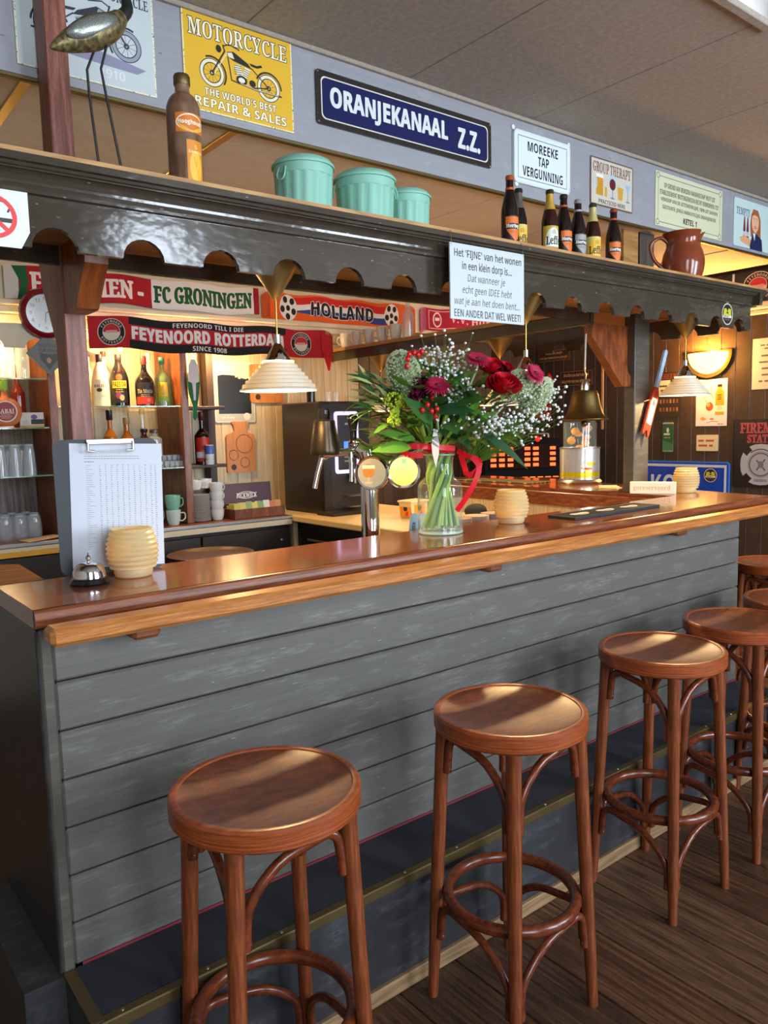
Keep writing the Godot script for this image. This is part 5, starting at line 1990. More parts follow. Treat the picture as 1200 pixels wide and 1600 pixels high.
# ------------------------------------------------------------------ beer tap
func build_tap() -> void:
	# under-counter behind the bar that carries the tap
	var u := thing("sink_unit", "stainless sink unit behind the bar top", "cabinet", Vector3(1.76, 0, -2.28))
	var m := mb()
	m.box(Vector3(0, 0.46, 0), Vector3(1.5, 0.92, 0.42), 0.004)
	part(u, "cabinet_body", m, M.black)
	m = mb()
	m.box(Vector3(0, 0.935, 0), Vector3(1.52, 0.03, 0.44), 0.004)
	part(u, "steel_top", m, M.steel)
	var o := thing("beer_tap", "chrome beer tap with round lens badges and dark tap bell", "beer tap", Vector3(1.63, 0.95, -2.15))
	var right := Vector3(0.786, 0, 0.618)
	var toward := Vector3(-0.618, 0, 0.786)
	var P := func(a: float, y: float, t: float) -> Vector3: return right * a + Vector3(0, y - 0.95, 0) + toward * t
	m = mb()
	m.lathe(prof([0.040, 0, 0.040, 0.012, 0.034, 0.016, 0.033, 0.12, 0.031, 0.34, 0.031, 0.40]), 32)
	part(o, "column", m, M.chrome)
	# cross pipe with knuckles
	m = mb()
	m.tube(curve3([P.call(-0.035, 1.425, -0.02), P.call(0.0, 1.405, -0.01), P.call(0.04, 1.38, 0.0), P.call(0.11, 1.365, 0.0)], 5), 0.032, 16)
	m.tube(curve3([P.call(0.0, 1.33, 0.0), P.call(0.0, 1.38, 0.0), P.call(-0.01, 1.42, 0.0)], 4), 0.031, 16)
	part(o, "cross_pipe", m, M.chrome)
	# left badge with a glass picture, right one glowing yellow
	var im := canvas(256, 256, rgb(150, 146, 134))
	drect(im, 128, 0, 128, 256, rgb(140, 140, 124))
	ddisc(im, 100, 110, 56, 62, rgb(170, 112, 50))
	drect(im, 44, 60, 112, 30, rgb(236, 216, 176))
	drect(im, 95, 165, 10, 46, rgb(190, 170, 130))
	ddisc(im, 100, 214, 36, 8, rgb(190, 170, 130))
	var im2 := canvas(256, 256, rgb(214, 218, 0))
	dpoly(im2, [0, 0, 256, 0, 256, 96, 190, 116, 128, 104, 60, 118, 0, 100], rgb(196, 210, 70))
	drect(im2, 116, 18, 34, 44, rgb(120, 170, 40))
	dprint(im2, 40, 96, 176, 1, 14, 16, rgb(150, 180, 60), 3)
	for k in 2:
		var c: Vector3 = P.call([0.012, 0.118][k], [1.345, 1.348][k], [0.052, 0.045][k])
		var bs := Basis(right, Vector3.UP, toward) * Basis(Vector3.UP, [-0.25, 0.15][k])
		m = mb(c, bs * Basis(Vector3.RIGHT, PI / 2))
		m.lathe(prof([0, -0.05, 0.03, -0.05, 0.036, -0.03, 0.056, -0.012, 0.060, -0.004, 0.060, 0.006, 0.056, 0.010, 0.049, 0.008]), 36)
		var bd := part(o, "badge_ring", m, M.chrome)
		m = mb(c + bs.z * 0.0065, bs)
		m.shaped(circle_poly(0.0495, 0.0495, 36), 0.002)
		var pm := printed(im if k == 0 else im2, 0.15)
		if k == 1:
			pm.emission_enabled = true
			pm.emission_texture = pm.albedo_texture
			pm.emission_operator = BaseMaterial3D.EMISSION_OP_MULTIPLY
			pm.emission = Color(1, 1, 1)
			pm.emission_energy_multiplier = 0.45
		part(bd, "lens_display", m, pm, ["lens with a picture of a beer glass", "glowing yellow lens"][k])
	# tap head: horizontal spout, bell, handle, drop pipe
	m = mb()
	m.tube(curve3([P.call(-0.035, 1.42, -0.02), P.call(-0.085, 1.415, 0.0), P.call(-0.135, 1.415, 0.02), P.call(-0.165, 1.405, 0.03)], 4), [0.016, 0.016, 0.015, 0.015, 0.014, 0.014, 0.014, 0.015, 0.017, 0.019, 0.020, 0.018, 0.012], 12)
	part(o, "spout_arm", m, M.chrome)
	m = mb()
	m.tube([P.call(-0.160, 1.405, 0.03), P.call(-0.176, 1.35, 0.035), P.call(-0.188, 1.295, 0.038)], 0.0085, 10)
	part(o, "spout", m, M.chrome)
	m = mb()
	m.tube([P.call(-0.062, 1.415, 0.01), P.call(-0.060, 1.37, 0.015), P.call(-0.060, 1.315, 0.018)], 0.009, 10)
	part(o, "spout", m, M.chrome)
	m = mb()
	m.tube([P.call(0.10, 1.385, -0.03), P.call(0.19, 1.425, -0.02), P.call(0.245, 1.432, -0.01)], [0.014, 0.012, 0.014], 10)
	part(o, "spout_arm", m, M.chrome)
	m = mb()
	m.ball(P.call(-0.045, 1.45, -0.01), 0.026, 8, Vector3(1, 0.6, 1))
	part(o, "knuckle", m, M.chrome)
	m = mb(P.call(-0.148, 1.410, 0.03))
	m.lathe(curve2([0.0, 0.008, 0.040, 0.0, 0.0515, 0.006, 0.047, 0.05, 0.038, 0.10, 0.033, 0.118, 0, 0.122], 3), 28)
	part(o, "tap_bell", m, mat(rgb(66, 57, 46), 0.28, 0.9), "dark bronze bell-shaped cover")
	m = mb(P.call(-0.148, 1.528, 0.03))
	m.lathe(prof([0.018, 0, 0.020, 0.006, 0.020, 0.034, 0.017, 0.038, 0, 0.039]), 20)
	part(o, "tap_knob", m, M.gloss_black)
	m = mb(P.call(-0.052, 1.455, 0.0))
	m.lathe(curve2([0.0, 0.0, 0.010, 0.0, 0.012, 0.01, 0.0135, 0.04, 0.019, 0.068, 0.018, 0.082, 0.010, 0.090, 0, 0.092], 3), 20)
	part(o, "tap_handle", m, M.gloss_black, "black tap handle")
	# beer menu card standing behind the counter edge
	im = canvas(120, 300, rgb(186, 216, 226))
	dtext(im, "BIER", 30, 110, 60, 30, rgb(60, 90, 120), "b")
	for k in 2:
		m = mb(V0, Basis(Vector3.BACK, -0.10 - 0.16 * k))
		m.slab(round_rect(0.038, 0.20, 0.018), 0.002 * k, 0.002 * k + 0.0015)
		solo("beer_paddle", ["pale blue tasting card lettered BIER standing behind the bar edge", "second pale blue card fanned out to the right of the first"][k], "card", m, mat([rgb(176, 208, 222), rgb(198, 222, 232)][k], 0.4), Vector3(1.80 + 0.02 * k, 1.088, -2.12), -0.5, "pale cards at the bar's inner edge")
	var txt := TextMesh.new()
	txt.font = font("b")
	txt.text = "BIER"
	txt.font_size = 20
	txt.pixel_size = 0.0008
	txt.depth = 0.0006
	var card: Node3D = get_node("beer_paddle")
	var l := inst(card, "lettering", txt, mat(rgb(60, 80, 100), 0.5))
	l.transform = Transform3D(Basis(Vector3.BACK, PI / 2 - 0.10), Vector3(0.003, 0.05, 0.0022))
	# glass-like coaster stacks behind the counter edge
	var r := RandomNumberGenerator.new()
	r.seed = 4
	for k in 3:
		m = mb()
		for i in 12:
			m.lathe(prof([0, i * 0.004, 0.05, i * 0.004, 0.05, i * 0.004 + 0.0028, 0, i * 0.004 + 0.0028]), 24)
		solo("beer_mat_stack", ["left", "middle", "right"][k] + " stack of round beer mats behind the bar edge, left of the candle", "beer mat stack", m, mat([rgb(172, 140, 120), rgb(186, 160, 140), rgb(150, 130, 120)][k], 0.7), Vector3(2.05 + 0.105 * k, 1.099, -2.14 - 0.012 * k), 0.0, "beer mat stacks")
	var sh := thing("mat_shelf", "narrow shelf behind the bar edge carrying the beer mat stacks", "shelf", Vector3(2.15, 1.085, -2.15))
	m = mb()
	m.box(Vector3(0, 0.007, 0), Vector3(0.62, 0.014, 0.14), 0.002)
	part(sh, "shelf_board", m, M.steel)
	for s in [-1, 1]:
		m = mb()
		m.box(Vector3(s * 0.29, -0.0675, 0), Vector3(0.012, 0.135, 0.13), 0.002)
		part(sh, "foot", m, M.steel)

# ------------------------------------------------------------------ scarves
func scarf_cloth(o: Node3D, im: Image, w: float, h: float, sag := 0.006, fringe := Color.BLACK, fl := true, fr := true, sd := 1) -> void:
	var n := FastNoiseLite.new()
	n.seed = sd
	n.frequency = 1.0
	var m := mb()
	m.soft()
	var nx := 48
	var ny := 6
	var P := func(i: int, j: int, back: bool) -> Vector3:
		var u := float(i) / nx
		var v := float(j) / ny
		var x := (u - 0.5) * w
		var y := (0.5 - v) * h - sag * sin(u * PI * 3.0 + sd) * (0.3 + v) - 0.006 * sin(u * PI * 7.0 + sd * 2.0)
		var z := 0.010 + 0.008 * n.get_noise_2d(u * 9.0, v * 1.2)
		return Vector3(x, y, z - (0.004 if back else 0.0))
	for i in nx:
		for j in ny:
			m.quad(P.call(i, j + 1, false), P.call(i + 1, j + 1, false), P.call(i + 1, j, false), P.call(i, j, false), Rect2(float(i) / nx, float(j) / ny, 1.0 / nx, 1.0 / ny))
			m.quad(P.call(i + 1, j + 1, true), P.call(i, j + 1, true), P.call(i, j, true), P.call(i + 1, j, true), Rect2(float(i) / nx, float(j) / ny, 1.0 / nx, 1.0 / ny))
	m.flat()
	var pm := printed(im, 0.9)
	pm.rim_enabled = true
	pm.rim = 0.3
	part(o, "cloth", m, pm)
	for s in [-1, 1]:
		if (s < 0 and not fl) or (s > 0 and not fr):
			continue
		m = mb()
		for k in 26:
			var y := (k / 25.0 - 0.5) * h
			m.tube([Vector3(s * w / 2, y, 0.010), Vector3(s * (w / 2 + 0.03), y - 0.008, 0.012), Vector3(s * (w / 2 + 0.055), y - 0.03, 0.010)], 0.0025, 4)
		var f := part(o, "fringe", m, mat(fringe, 0.9))
		f.set_meta("kind", "stuff")

func crest(im: Image, x: float, y: float, r: float, a: Color, b: Color, c: Color, top := "FEYENOORD", low := "ROTTERDAM") -> void:
	ddisc(im, x, y, r, r, c)
	ddisc(im, x, y, r * 0.94, r * 0.94, a)
	ddisc(im, x, y, r * 0.64, r * 0.64, c)
	ddisc(im, x, y, r * 0.60, r * 0.60, b)
	for j in range(int(y), int(y + r * 0.6)):
		var k := r * 0.6 * sqrt(maxf(0.0, 1.0 - pow((j - y) / (r * 0.6), 2)))
		im.fill_rect(Rect2i(int(x - k), j, int(2 * k), 1), c)
	drect(im, x - r * 0.4, y - r * 0.12, r * 0.8, r * 0.2, c.lerp(b, 0.3))
	darc(im, top, x, y, r * 0.70, r * 0.17, -1.15, 1.15, c)
	darc(im, low, x, y, r * 0.70, r * 0.17, PI + 1.15, PI - 1.15, c, "b", true)

func build_scarves() -> void:
	var Z := -4.452
	# red, white and green two-club scarf
	var im := canvas(1500, 180, rgb(168, 18, 30))
	drect(im, 0, 0, 70, 180, rgb(206, 206, 200))
	dpoly(im, [40, 0, 110, 0, 120, 90, 100, 180, 60, 180, 80, 90], rgb(20, 96, 60))
	drect(im, 790, 0, 670, 180, rgb(226, 226, 222))
	drect(im, 1460, 0, 40, 180, rgb(150, 14, 26))
	dtext(im, "FC EMMEN -", 130, 36, 610, 106, rgb(236, 232, 228), "R", 0.0, 4)
	dtext(im, "FC GRONINGEN", 806, 40, 640, 100, rgb(12, 86, 52), "R", 0.0, 4)
	var o := thing("football_scarf", "red and white football scarf with FC EMMEN - FC GRONINGEN, behind the reddish post", "scarf", Vector3(1.775, 2.306, Z), 0.0, "football scarves on the wall")
	scarf_cloth(o, im, 1.50, 0.165, 0.004, rgb(150, 20, 30), false, false, 1)
	# orange national scarf
	im = canvas(1180, 180, rgb(226, 96, 26))
	dpoly(im, [150, 20, 500, 6, 1000, 30, 1000, 80, 560, 54, 200, 66], rgb(206, 34, 30))
	dpoly(im, [150, 66, 560, 54, 1000, 80, 1000, 110, 560, 92, 160, 104], rgb(232, 230, 228))
	dpoly(im, [150, 104, 560, 92, 1000, 110, 1000, 160, 640, 134, 330, 144, 300, 130], rgb(40, 70, 150))
	for bx in [140, 1010]:
		ddisc(im, bx, 90, 66, 84, rgb(232, 230, 226))
		for k in 5:
			ddisc(im, bx + cos(k * 1.257 + 0.4) * 44, 90 + sin(k * 1.257 + 0.4) * 58, 17, 22, rgb(26, 24, 26))
		ddisc(im, bx, 92, 15, 19, rgb(26, 24, 26))
	dtext(im, "HOLLAND", 320, 46, 520, 90, rgb(240, 236, 230), "b", 0.0, 6)
	dtext(im, "HOLLAND", 320, 46, 520, 90, rgb(24, 26, 34), "b", 0.0, 2)
	o = thing("football_scarf", "orange HOLLAND scarf with two footballs", "scarf", Vector3(3.19, 2.294, Z), 0.0, "football scarves on the wall")
	scarf_cloth(o, im, 1.18, 0.175, 0.005, rgb(226, 96, 26), true, true, 2)
	# crimson club scarf
	im = canvas(1500, 180, rgb(164, 14, 48))
	dframe(im, 30, 16, 1440, 148, 6, rgb(226, 190, 196))
	dring(im, 120, 88, 40, 56, 12, rgb(230, 220, 216))
	drect(im, 96, 70, 48, 26, rgb(230, 220, 216))
	dtext(im, "V.V. HIJKER", 260, 42, 620, 96, rgb(230, 200, 206), "R")
	o = thing("football_scarf", "crimson V.V. HIJKER scarf behind the hanging text board", "scarf", Vector3(4.66, 2.300, Z), 0.0, "football scarves on the wall")
	scarf_cloth(o, im, 1.44, 0.165, 0.004, rgb(206, 110, 140), true, false, 3)
	# red and black scarf below
	im = canvas(1600, 190, rgb(178, 22, 32))
	drect(im, 232, 0, 1050, 46, rgb(24, 20, 24))
	drect(im, 232, 138, 1050, 52, rgb(24, 20, 24))
	dtext(im, "FEYENOORD TILL I DIE", 500, 10, 470, 28, rgb(226, 224, 222), "b")
	dtext(im, "FEYENOORD ROTTERDAM", 250, 56, 1010, 74, rgb(230, 226, 224), "b", 0.0, 3)
	dtext(im, "SINCE 1908", 620, 148, 230, 30, rgb(226, 224, 222), "b")
	crest(im, 130, 95, 80, rgb(24, 20, 24), rgb(186, 40, 44), rgb(214, 206, 190))
	crest(im, 1400, 95, 80, rgb(24, 20, 24), rgb(186, 40, 44), rgb(214, 206, 190))
	o = thing("football_scarf", "red and black FEYENOORD ROTTERDAM scarf above the liquor bottles", "scarf", Vector3(2.180, 2.052, -4.345), 0.0, "football scarves on the wall")
	scarf_cloth(o, im, 1.55, 0.178, 0.005, rgb(178, 22, 32), false, true, 4)
	var m := mb()
	m.soft()
	m.quad(Vector3(0.735, -0.05, 0.02), Vector3(0.815, -0.07, 0.022), Vector3(0.800, 0.06, 0.018), Vector3(0.735, 0.07, 0.012))
	m.quad(Vector3(0.775, -0.17, 0.024), Vector3(0.790, -0.17, 0.026), Vector3(0.815, -0.07, 0.022), Vector3(0.745, -0.06, 0.02))
	part(o, "folded_tip", m, mat(rgb(190, 24, 34), 0.9))
	# black scarf with round crest on the right wall
	im = canvas(900, 180, rgb(22, 20, 22))
	drect(im, 0, 30, 420, 120, rgb(176, 26, 34))
	dtext(im, "FEYENOORD", 30, 50, 360, 80, rgb(220, 214, 210), "b")
	drect(im, 520, 0, 16, 180, rgb(200, 196, 190))
	crest(im, 700, 100, 100, rgb(24, 20, 24), rgb(186, 40, 44), rgb(214, 186, 180))
	o = thing("football_scarf", "black scarf with round club crest high on the right wall", "scarf", Vector3(5.385, 2.405, -2.90), -PI / 2, "football scarves on the wall")
	scarf_cloth(o, im, 0.9, 0.18, 0.003, rgb(24, 22, 24), false, false, 5)

# ------------------------------------------------------------------ back bar
func bottle(label: String, at: Vector3, pr: Array, glass_mat: Material, cap: Color, cap_r: float, cap_h: float, lab: Image, lr: float, y0: float, y1: float, half := 1.0, turn := -0.35, called := "liquor_bottle", group := "liquor bottles in the back bar") -> Node3D:
	var o := thing(called, label, "bottle", at, turn, group)
	var m := mb()
	var c := curve2(pr, 3)
	m.lathe(c, 20)
	part(o, "glass_body", m, glass_mat)
	var top: float = pr[pr.size() - 1]
	m = mb(Vector3(0, top - cap_h * 0.3, 0))
	m.lathe(prof([cap_r * 0.9, 0, cap_r, 0.003, cap_r, cap_h, cap_r * 0.85, cap_h + 0.003, 0, cap_h + 0.003]), 16)
	part(o, "cap", m, mat(cap, 0.35))
	if lab:
		m = mb()
		m.lathe(prof([lr, y0, lr, y1]), 14, V0, Basis(), -half, half)
		part(o, "label", m, printed(lab, 0.5))
	return o

func upright(o: Node3D, x: float, y0: float, y1: float, z0: float, z1: float, w: float, material: Material, called := "upright") -> void:
	var m := mb()
	m.box(Vector3(x, (y0 + y1) / 2, (z0 + z1) / 2), Vector3(w, y1 - y0, absf(z1 - z0)), 0.003)
	part(o, called, m, material)

func build_back_bar() -> void:
	build_scarves()
	var FZ := -4.36
	# bulkhead and crown above the shelves
	var o := thing("bulkhead", "cream bulkhead with stepped crown moulding above the back bar", "bulkhead")
	var m := mb()
	m.box(Vector3(2.7, 2.35, -4.60), Vector3(5.34, 0.31, 0.28))
	part(o, "upper_boards", m, M.cream)
	m = mb()
	for s in [[2.195, 0.03, -4.42], [2.16, 0.04, -4.44], [2.11, 0.06, -4.47], [2.06, 0.04, -4.50]]:
		m.box(Vector3(1.95, s[0], (s[2] + BACK_Z) / 2), Vector3(3.7, s[1], s[2] - BACK_Z), 0.006)
	part(o, "crown_moulding", m, M.cream_trim)
	# scalloped valance at far left
	m = mb()
	m.slab(scallops(0.2, 1.26, 0.30, 2.08, 1.955), -4.392, -4.378)
	part(o, "valance", m, M.cream_trim)
	# shelf unit: uprights, glass shelves
	var s := thing("shelf_unit", "back bar shelf unit with brown uprights and glass shelves", "shelf unit")
	for u in [[1.204, 0.951, 2.035, 0.042, 0], [1.952, 0.951, 2.035, 0.045, 0], [2.26, 0.951, 2.035, 0.05, 1]]:
		upright(s, u[0], u[1], u[2], BACK_Z + 0.01, FZ if u[4] == 0 else -4.655, u[3], M.bracket if u[4] == 0 else M.dark_wood)
	for g in [[0.66, 1.18, 1.80], [0.66, 1.18, 1.543], [0.66, 1.18, 1.29], [1.23, 1.925, 1.655], [1.23, 1.925, 1.293]]:
		m = mb()
		m.box(Vector3((g[0] + g[1]) / 2, g[2] - 0.004, -4.545), Vector3(g[1] - g[0], 0.008, 0.36), 0.001)
		part(s, "glass_shelf", m, M.shelf_glass)
	for g in [1.655, 1.293]:
		m = mb()
		m.box(Vector3(2.12, g - 0.01, -4.60), Vector3(0.29, 0.02, 0.25), 0.003)
		part(s, "wooden_shelf", m, M.dark_wood)
	# drooping dividers behind the bottles (wood backing)
	m = mb()
	m.box(Vector3(0.93, 1.5, -4.735), Vector3(0.5, 1.1, 0.012))
	part(s, "back_panel", m, tiled(wood_picture(rgb(98, 84, 76), rgb(150, 136, 128), 71, 0.05, 0.006), Vector3(2, 1, 2), 0.5), "greyish wooden back panel")
	# steel-edged back counter and cupboards
	var c := thing("back_counter", "back counter with steel edge and dark cupboard doors", "counter")
	m = mb()
	m.box(Vector3(1.35, 0.935, -4.495), Vector3(2.48, 0.03, 0.49), 0.003)
	part(c, "worktop", m, M.mahogany)
	m = mb()
	m.box(Vector3(1.35, 0.942, -4.247), Vector3(2.48, 0.020, 0.012), 0.003)
	part(c, "steel_edge", m, M.steel)
	m = mb()
	m.box(Vector3(1.35, 0.912, -4.252), Vector3(2.48, 0.034, 0.010), 0.002)
	part(c, "cream_apron", m, M.cream_trim)
	m = mb()
	m.box(Vector3(1.35, 0.46, -4.51), Vector3(2.46, 0.88, 0.44))
	part(c, "carcass", m, M.black)
	for k in 4:
		m = mb()
		m.box(Vector3(0.42 + 0.62 * k, 0.45, -4.277), Vector3(0.61, 0.85, 0.02), 0.004)
		var d := part(c, "door", m, mat(rgb(40, 32, 28), 0.4), "dark brown cupboard door")
		m = mb()
		m.ball(Vector3(0.65 + 0.62 * k, 0.80, -4.255), 0.012, 6)
		part(d, "knob", m, M.chrome)
	m = mb()
	for k in 2:
		m.box(Vector3(0.62 + 0.36 * k, 0.895, -4.246), Vector3(0.34, 0.028, 0.004), 0.001)
	part(c, "yellow_strip", m, mat(rgb(222, 168, 30), 0.5), "yellow strips under the steel edge")
	# cream worktop along the right side
	var w := thing("side_worktop", "cream worktop running from the back wall to the bar, dark fridges below", "worktop")
	m = mb()
	m.box(Vector3(3.0, 0.93, -3.43), Vector3(0.82, 0.04, 2.60), 0.006)
	part(w, "worktop", m, mat(rgb(216, 190, 140), 0.4))
	m = mb()
	m.box(Vector3(3.02, 0.455, -3.45), Vector3(0.74, 0.90, 2.56))
	part(w, "carcass", m, M.black)
	m = mb()
	m.box(Vector3(2.625, 0.455, -4.36), Vector3(0.03, 0.9, 0.2), 0.003)
	part(w, "end_leg", m, M.cream_trim)
	for k in 3:
		m = mb()
		m.box(Vector3(2.642, 0.46, -3.95 + 0.62 * k), Vector3(0.016, 0.80, 0.60), 0.003)
		var d := part(w, "fridge_door", m, mat(rgb(22, 22, 24), 0.25))
		m = mb()
		m.box(Vector3(2.628, 0.80, -3.95 + 0.62 * k), Vector3(0.012, 0.014, 0.36), 0.003)
		part(d, "handle", m, M.steel)
	build_bottles(FZ)
	build_glassware()
	build_back_things()

func lab(base: Color, ink: Color, word := "", band := Color(0, 0, 0, 0), kind := "b") -> Image:
	var im := canvas(160, 200, base)
	if band.a > 0:
		drect(im, 0, 120, 160, 50, band)
	if word:
		dtext(im, word, 12, 60, 136, 36, ink, kind)
	dprint(im, 40, 110, 80, 2, 14, 4, ink, word.length() + 1, true)
	return im

func build_bottles(FZ: float) -> void:
	var Y := 1.655
	var clear := glass(rgb(210, 214, 200), 0.45, 0.05)
	var black := mat(rgb(20, 18, 20), 0.08)
	var z := -4.50
	var std := [0, 0.0, 0.034, 0.0, 0.037, 0.005, 0.037, 0.17, 0.034, 0.195, 0.018, 0.225, 0.0135, 0.24, 0.0135, 0.30]
	bottle("clear bottle with dark blue cap at the left end of the upper glass shelf", Vector3(1.485, Y, -4.64), std, clear, rgb(40, 44, 80), 0.016, 0.03, null, 0, 0, 0)
	var im := lab(rgb(228, 222, 200), rgb(80, 60, 40), "MALIBU")
	ddisc(im, 70, 130, 30, 24, rgb(60, 52, 40))
	bottle("white coconut rum bottle with black cap", Vector3(1.506, Y, z), [0, 0.0, 0.046, 0.0, 0.05, 0.006, 0.049, 0.08, 0.046, 0.14, 0.034, 0.20, 0.018, 0.24, 0.0165, 0.26], mat(rgb(226, 218, 192), 0.25), rgb(30, 26, 30), 0.017, 0.045, im, 0.0505, 0.06, 0.15, 0.8)
	bottle("clear bottle with brown cap behind the white rum bottle", Vector3(1.572, Y, -4.62), std, clear, rgb(96, 40, 30), 0.016, 0.03, null, 0, 0, 0)
	im = lab(rgb(24, 20, 24), rgb(240, 220, 60), "PASSOA", rgb(34, 30, 34))
	ddisc(im, 80, 30, 30, 22, rgb(216, 90, 40))
	drect(im, 10, 52, 140, 50, rgb(236, 216, 40))
	dtext(im, "PASSOA", 16, 60, 128, 34, rgb(40, 30, 20), "b")
	ddisc(im, 70, 150, 26, 24, rgb(150, 60, 100)); ddisc(im, 100, 166, 22, 20, rgb(220, 180, 120))
	bottle("black passion fruit liqueur bottle with yellow band", Vector3(1.616, Y, z), [0, 0.0, 0.050, 0.0, 0.054, 0.008, 0.054, 0.13, 0.050, 0.17, 0.036, 0.21, 0.020, 0.245, 0.018, 0.275], black, rgb(30, 24, 24), 0.019, 0.03, im, 0.0546, 0.02, 0.19, 0.9)
	im = lab(rgb(24, 18, 18), rgb(230, 210, 180), "Tia Maria", Color(0, 0, 0, 0), "r")
	drect(im, 0, 130, 160, 70, rgb(206, 50, 34))
	ddisc(im, 110, 160, 18, 18, rgb(240, 110, 50))
	bottle("dark coffee liqueur bottle with red cap and red foot", Vector3(1.75, Y, -4.46), [0, 0.0, 0.048, 0.0, 0.052, 0.006, 0.055, 0.10, 0.05, 0.15, 0.024, 0.19, 0.016, 0.215, 0.015, 0.255], black, rgb(196, 40, 36), 0.017, 0.045, im, 0.0552, 0.01, 0.135, 1.0)
	bottle("tall clear bottle with white cap between dark and green bottles", Vector3(1.835, Y, -4.60), std, clear, rgb(200, 196, 190), 0.016, 0.03, lab(rgb(40, 50, 110), rgb(230, 230, 230), ""), 0.0376, 0.03, 0.13)
	im = lab(rgb(232, 190, 40), rgb(40, 90, 40), "")
	ddisc(im, 80, 40, 22, 22, rgb(230, 120, 40))
	drect(im, 0, 150, 160, 50, rgb(150, 180, 50))
	bottle("pale green liqueur bottle with yellow label", Vector3(1.876, Y, -4.50), [0, 0.0, 0.044, 0.0, 0.047, 0.006, 0.047, 0.14, 0.044, 0.17, 0.02, 0.21, 0.016, 0.23, 0.016, 0.26], glass(rgb(120, 170, 110), 0.55, 0.05), rgb(60, 130, 100), 0.018, 0.04, im, 0.0476, 0.03, 0.14, 0.6)
	# lower shelf
	Y = 1.293
	bottle("amber bottle with black cap on the lower glass shelf", Vector3(1.535, Y, -4.47), std, mat(rgb(176, 104, 30), 0.1), rgb(20, 18, 20), 0.018, 0.055, lab(rgb(226, 200, 140), rgb(90, 60, 30)), 0.0376, 0.04, 0.14)
	bottle("round cognac bottle with cork stopper", Vector3(1.642, Y, -4.50), [0, 0.0, 0.05, 0.0, 0.062, 0.02, 0.068, 0.08, 0.058, 0.15, 0.03, 0.19, 0.017, 0.21, 0.016, 0.27], mat(rgb(196, 104, 24), 0.1), rgb(176, 140, 90), 0.019, 0.035, null, 0, 0, 0)
	bottle("slender bottle with wooden stopper beside the cognac", Vector3(1.785, Y, -4.62), [0, 0.0, 0.03, 0.0, 0.034, 0.006, 0.034, 0.14, 0.02, 0.18, 0.014, 0.21, 0.014, 0.33], clear, rgb(196, 170, 120), 0.016, 0.03, null, 0, 0, 0)
	bottle("dark red bottle with black square stopper above the clipboard", Vector3(1.772, Y, -4.57), [0, 0.0, 0.036, 0.0, 0.04, 0.006, 0.04, 0.14, 0.03, 0.17, 0.016, 0.19, 0.015, 0.215], mat(rgb(80, 16, 14), 0.1), rgb(50, 36, 30), 0.022, 0.02, null, 0, 0, 0)
	bottle("clear decanter bottle with brown stopper and white label", Vector3(1.775, Y, -4.42), [0, 0.0, 0.04, 0.0, 0.044, 0.006, 0.044, 0.15, 0.04, 0.175, 0.016, 0.19, 0.015, 0.21], clear, rgb(90, 60, 40), 0.026, 0.02, lab(rgb(230, 226, 216), rgb(90, 40, 60), "", rgb(70, 30, 70)), 0.0446, 0.02, 0.14)
	# narrow compartment
	bottle("dark red liqueur bottle in the narrow compartment", Vector3(2.135, Y, -4.545), [0, 0.0, 0.044, 0.0, 0.047, 0.006, 0.047, 0.16, 0.042, 0.19, 0.018, 0.22, 0.015, 0.235, 0.015, 0.29], black, rgb(70, 18, 24), 0.018, 0.05, lab(rgb(176, 40, 30), rgb(230, 200, 130), "", rgb(200, 200, 220)), 0.0476, 0.02, 0.17)
	bottle("second dark bottle behind, left in the narrow compartment", Vector3(2.06, Y, -4.66), std, black, rgb(60, 18, 24), 0.017, 0.045, null, 0, 0, 0)
	m_can(Vector3(2.145, Y, -4.47))
	# left unit bottles
	Y = 1.543
	im = canvas(200, 200, rgb(206, 120, 100))
	ddisc(im, 100, 100, 98, 98, rgb(236, 224, 206))
	ddisc(im, 100, 100, 88, 88, rgb(150, 40, 44))
	dtext(im, "SABAI", 30, 76, 140, 44, rgb(240, 226, 200), "R")
	dprint(im, 50, 130, 100, 3, 14, 4, rgb(230, 200, 180), 3, true)
	var o := thing("liquor_bottle", "round flat liqueur bottle with lime green cap at far left", "bottle", Vector3(0.985, Y, -4.44), -0.2, "liquor bottles in the back bar")
	var m := mb()
	m.ball(Vector3(0, 0.082, 0), 0.08, 14, Vector3(1, 1, 0.42))
	m.box(Vector3(0, 0.004, 0), Vector3(0.07, 0.012, 0.05), 0.003)
	m.lathe(curve2([0.03, 0.14, 0.018, 0.165, 0.015, 0.185, 0.015, 0.20], 3), 16)
	part(o, "glass_body", m, mat(rgb(206, 120, 80), 0.08))
	m = mb(Vector3(0, 0.085, 0.034))
	m.shaped(circle_poly(0.056, 0.056, 28), 0.001)
	part(o, "label", m, printed(im, 0.4))
	m = mb(Vector3(0, 0.195, 0))
	m.lathe(prof([0.017, 0, 0.0185, 0.004, 0.0185, 0.05, 0, 0.052]), 16)
	part(o, "cap", m, mat(rgb(146, 190, 60), 0.4))
	bottle("red-brown bottle beside the round liqueur bottle at far left", Vector3(1.075, Y, -4.55), std, mat(rgb(130, 40, 24), 0.1), rgb(110, 24, 20), 0.016, 0.05, null, 0, 0, 0)
	im = canvas(220, 150, rgb(214, 208, 200))
	drect(im, 100, 70, 120, 50, rgb(30, 28, 34))
	ddisc(im, 130, 46, 30, 24, rgb(110, 80, 140))
	drect(im, 0, 128, 220, 22, rgb(190, 150, 60))
	dprint(im, 20, 84, 70, 3, 14, 4, rgb(60, 60, 70), 2)
	sign_plate("gift_box", "small printed card box on the left glass shelf", "box", im, 0.115, 0.078, Vector3(1.115, Y + 0.04, -4.46), -0.2, 0.5, 0.05)

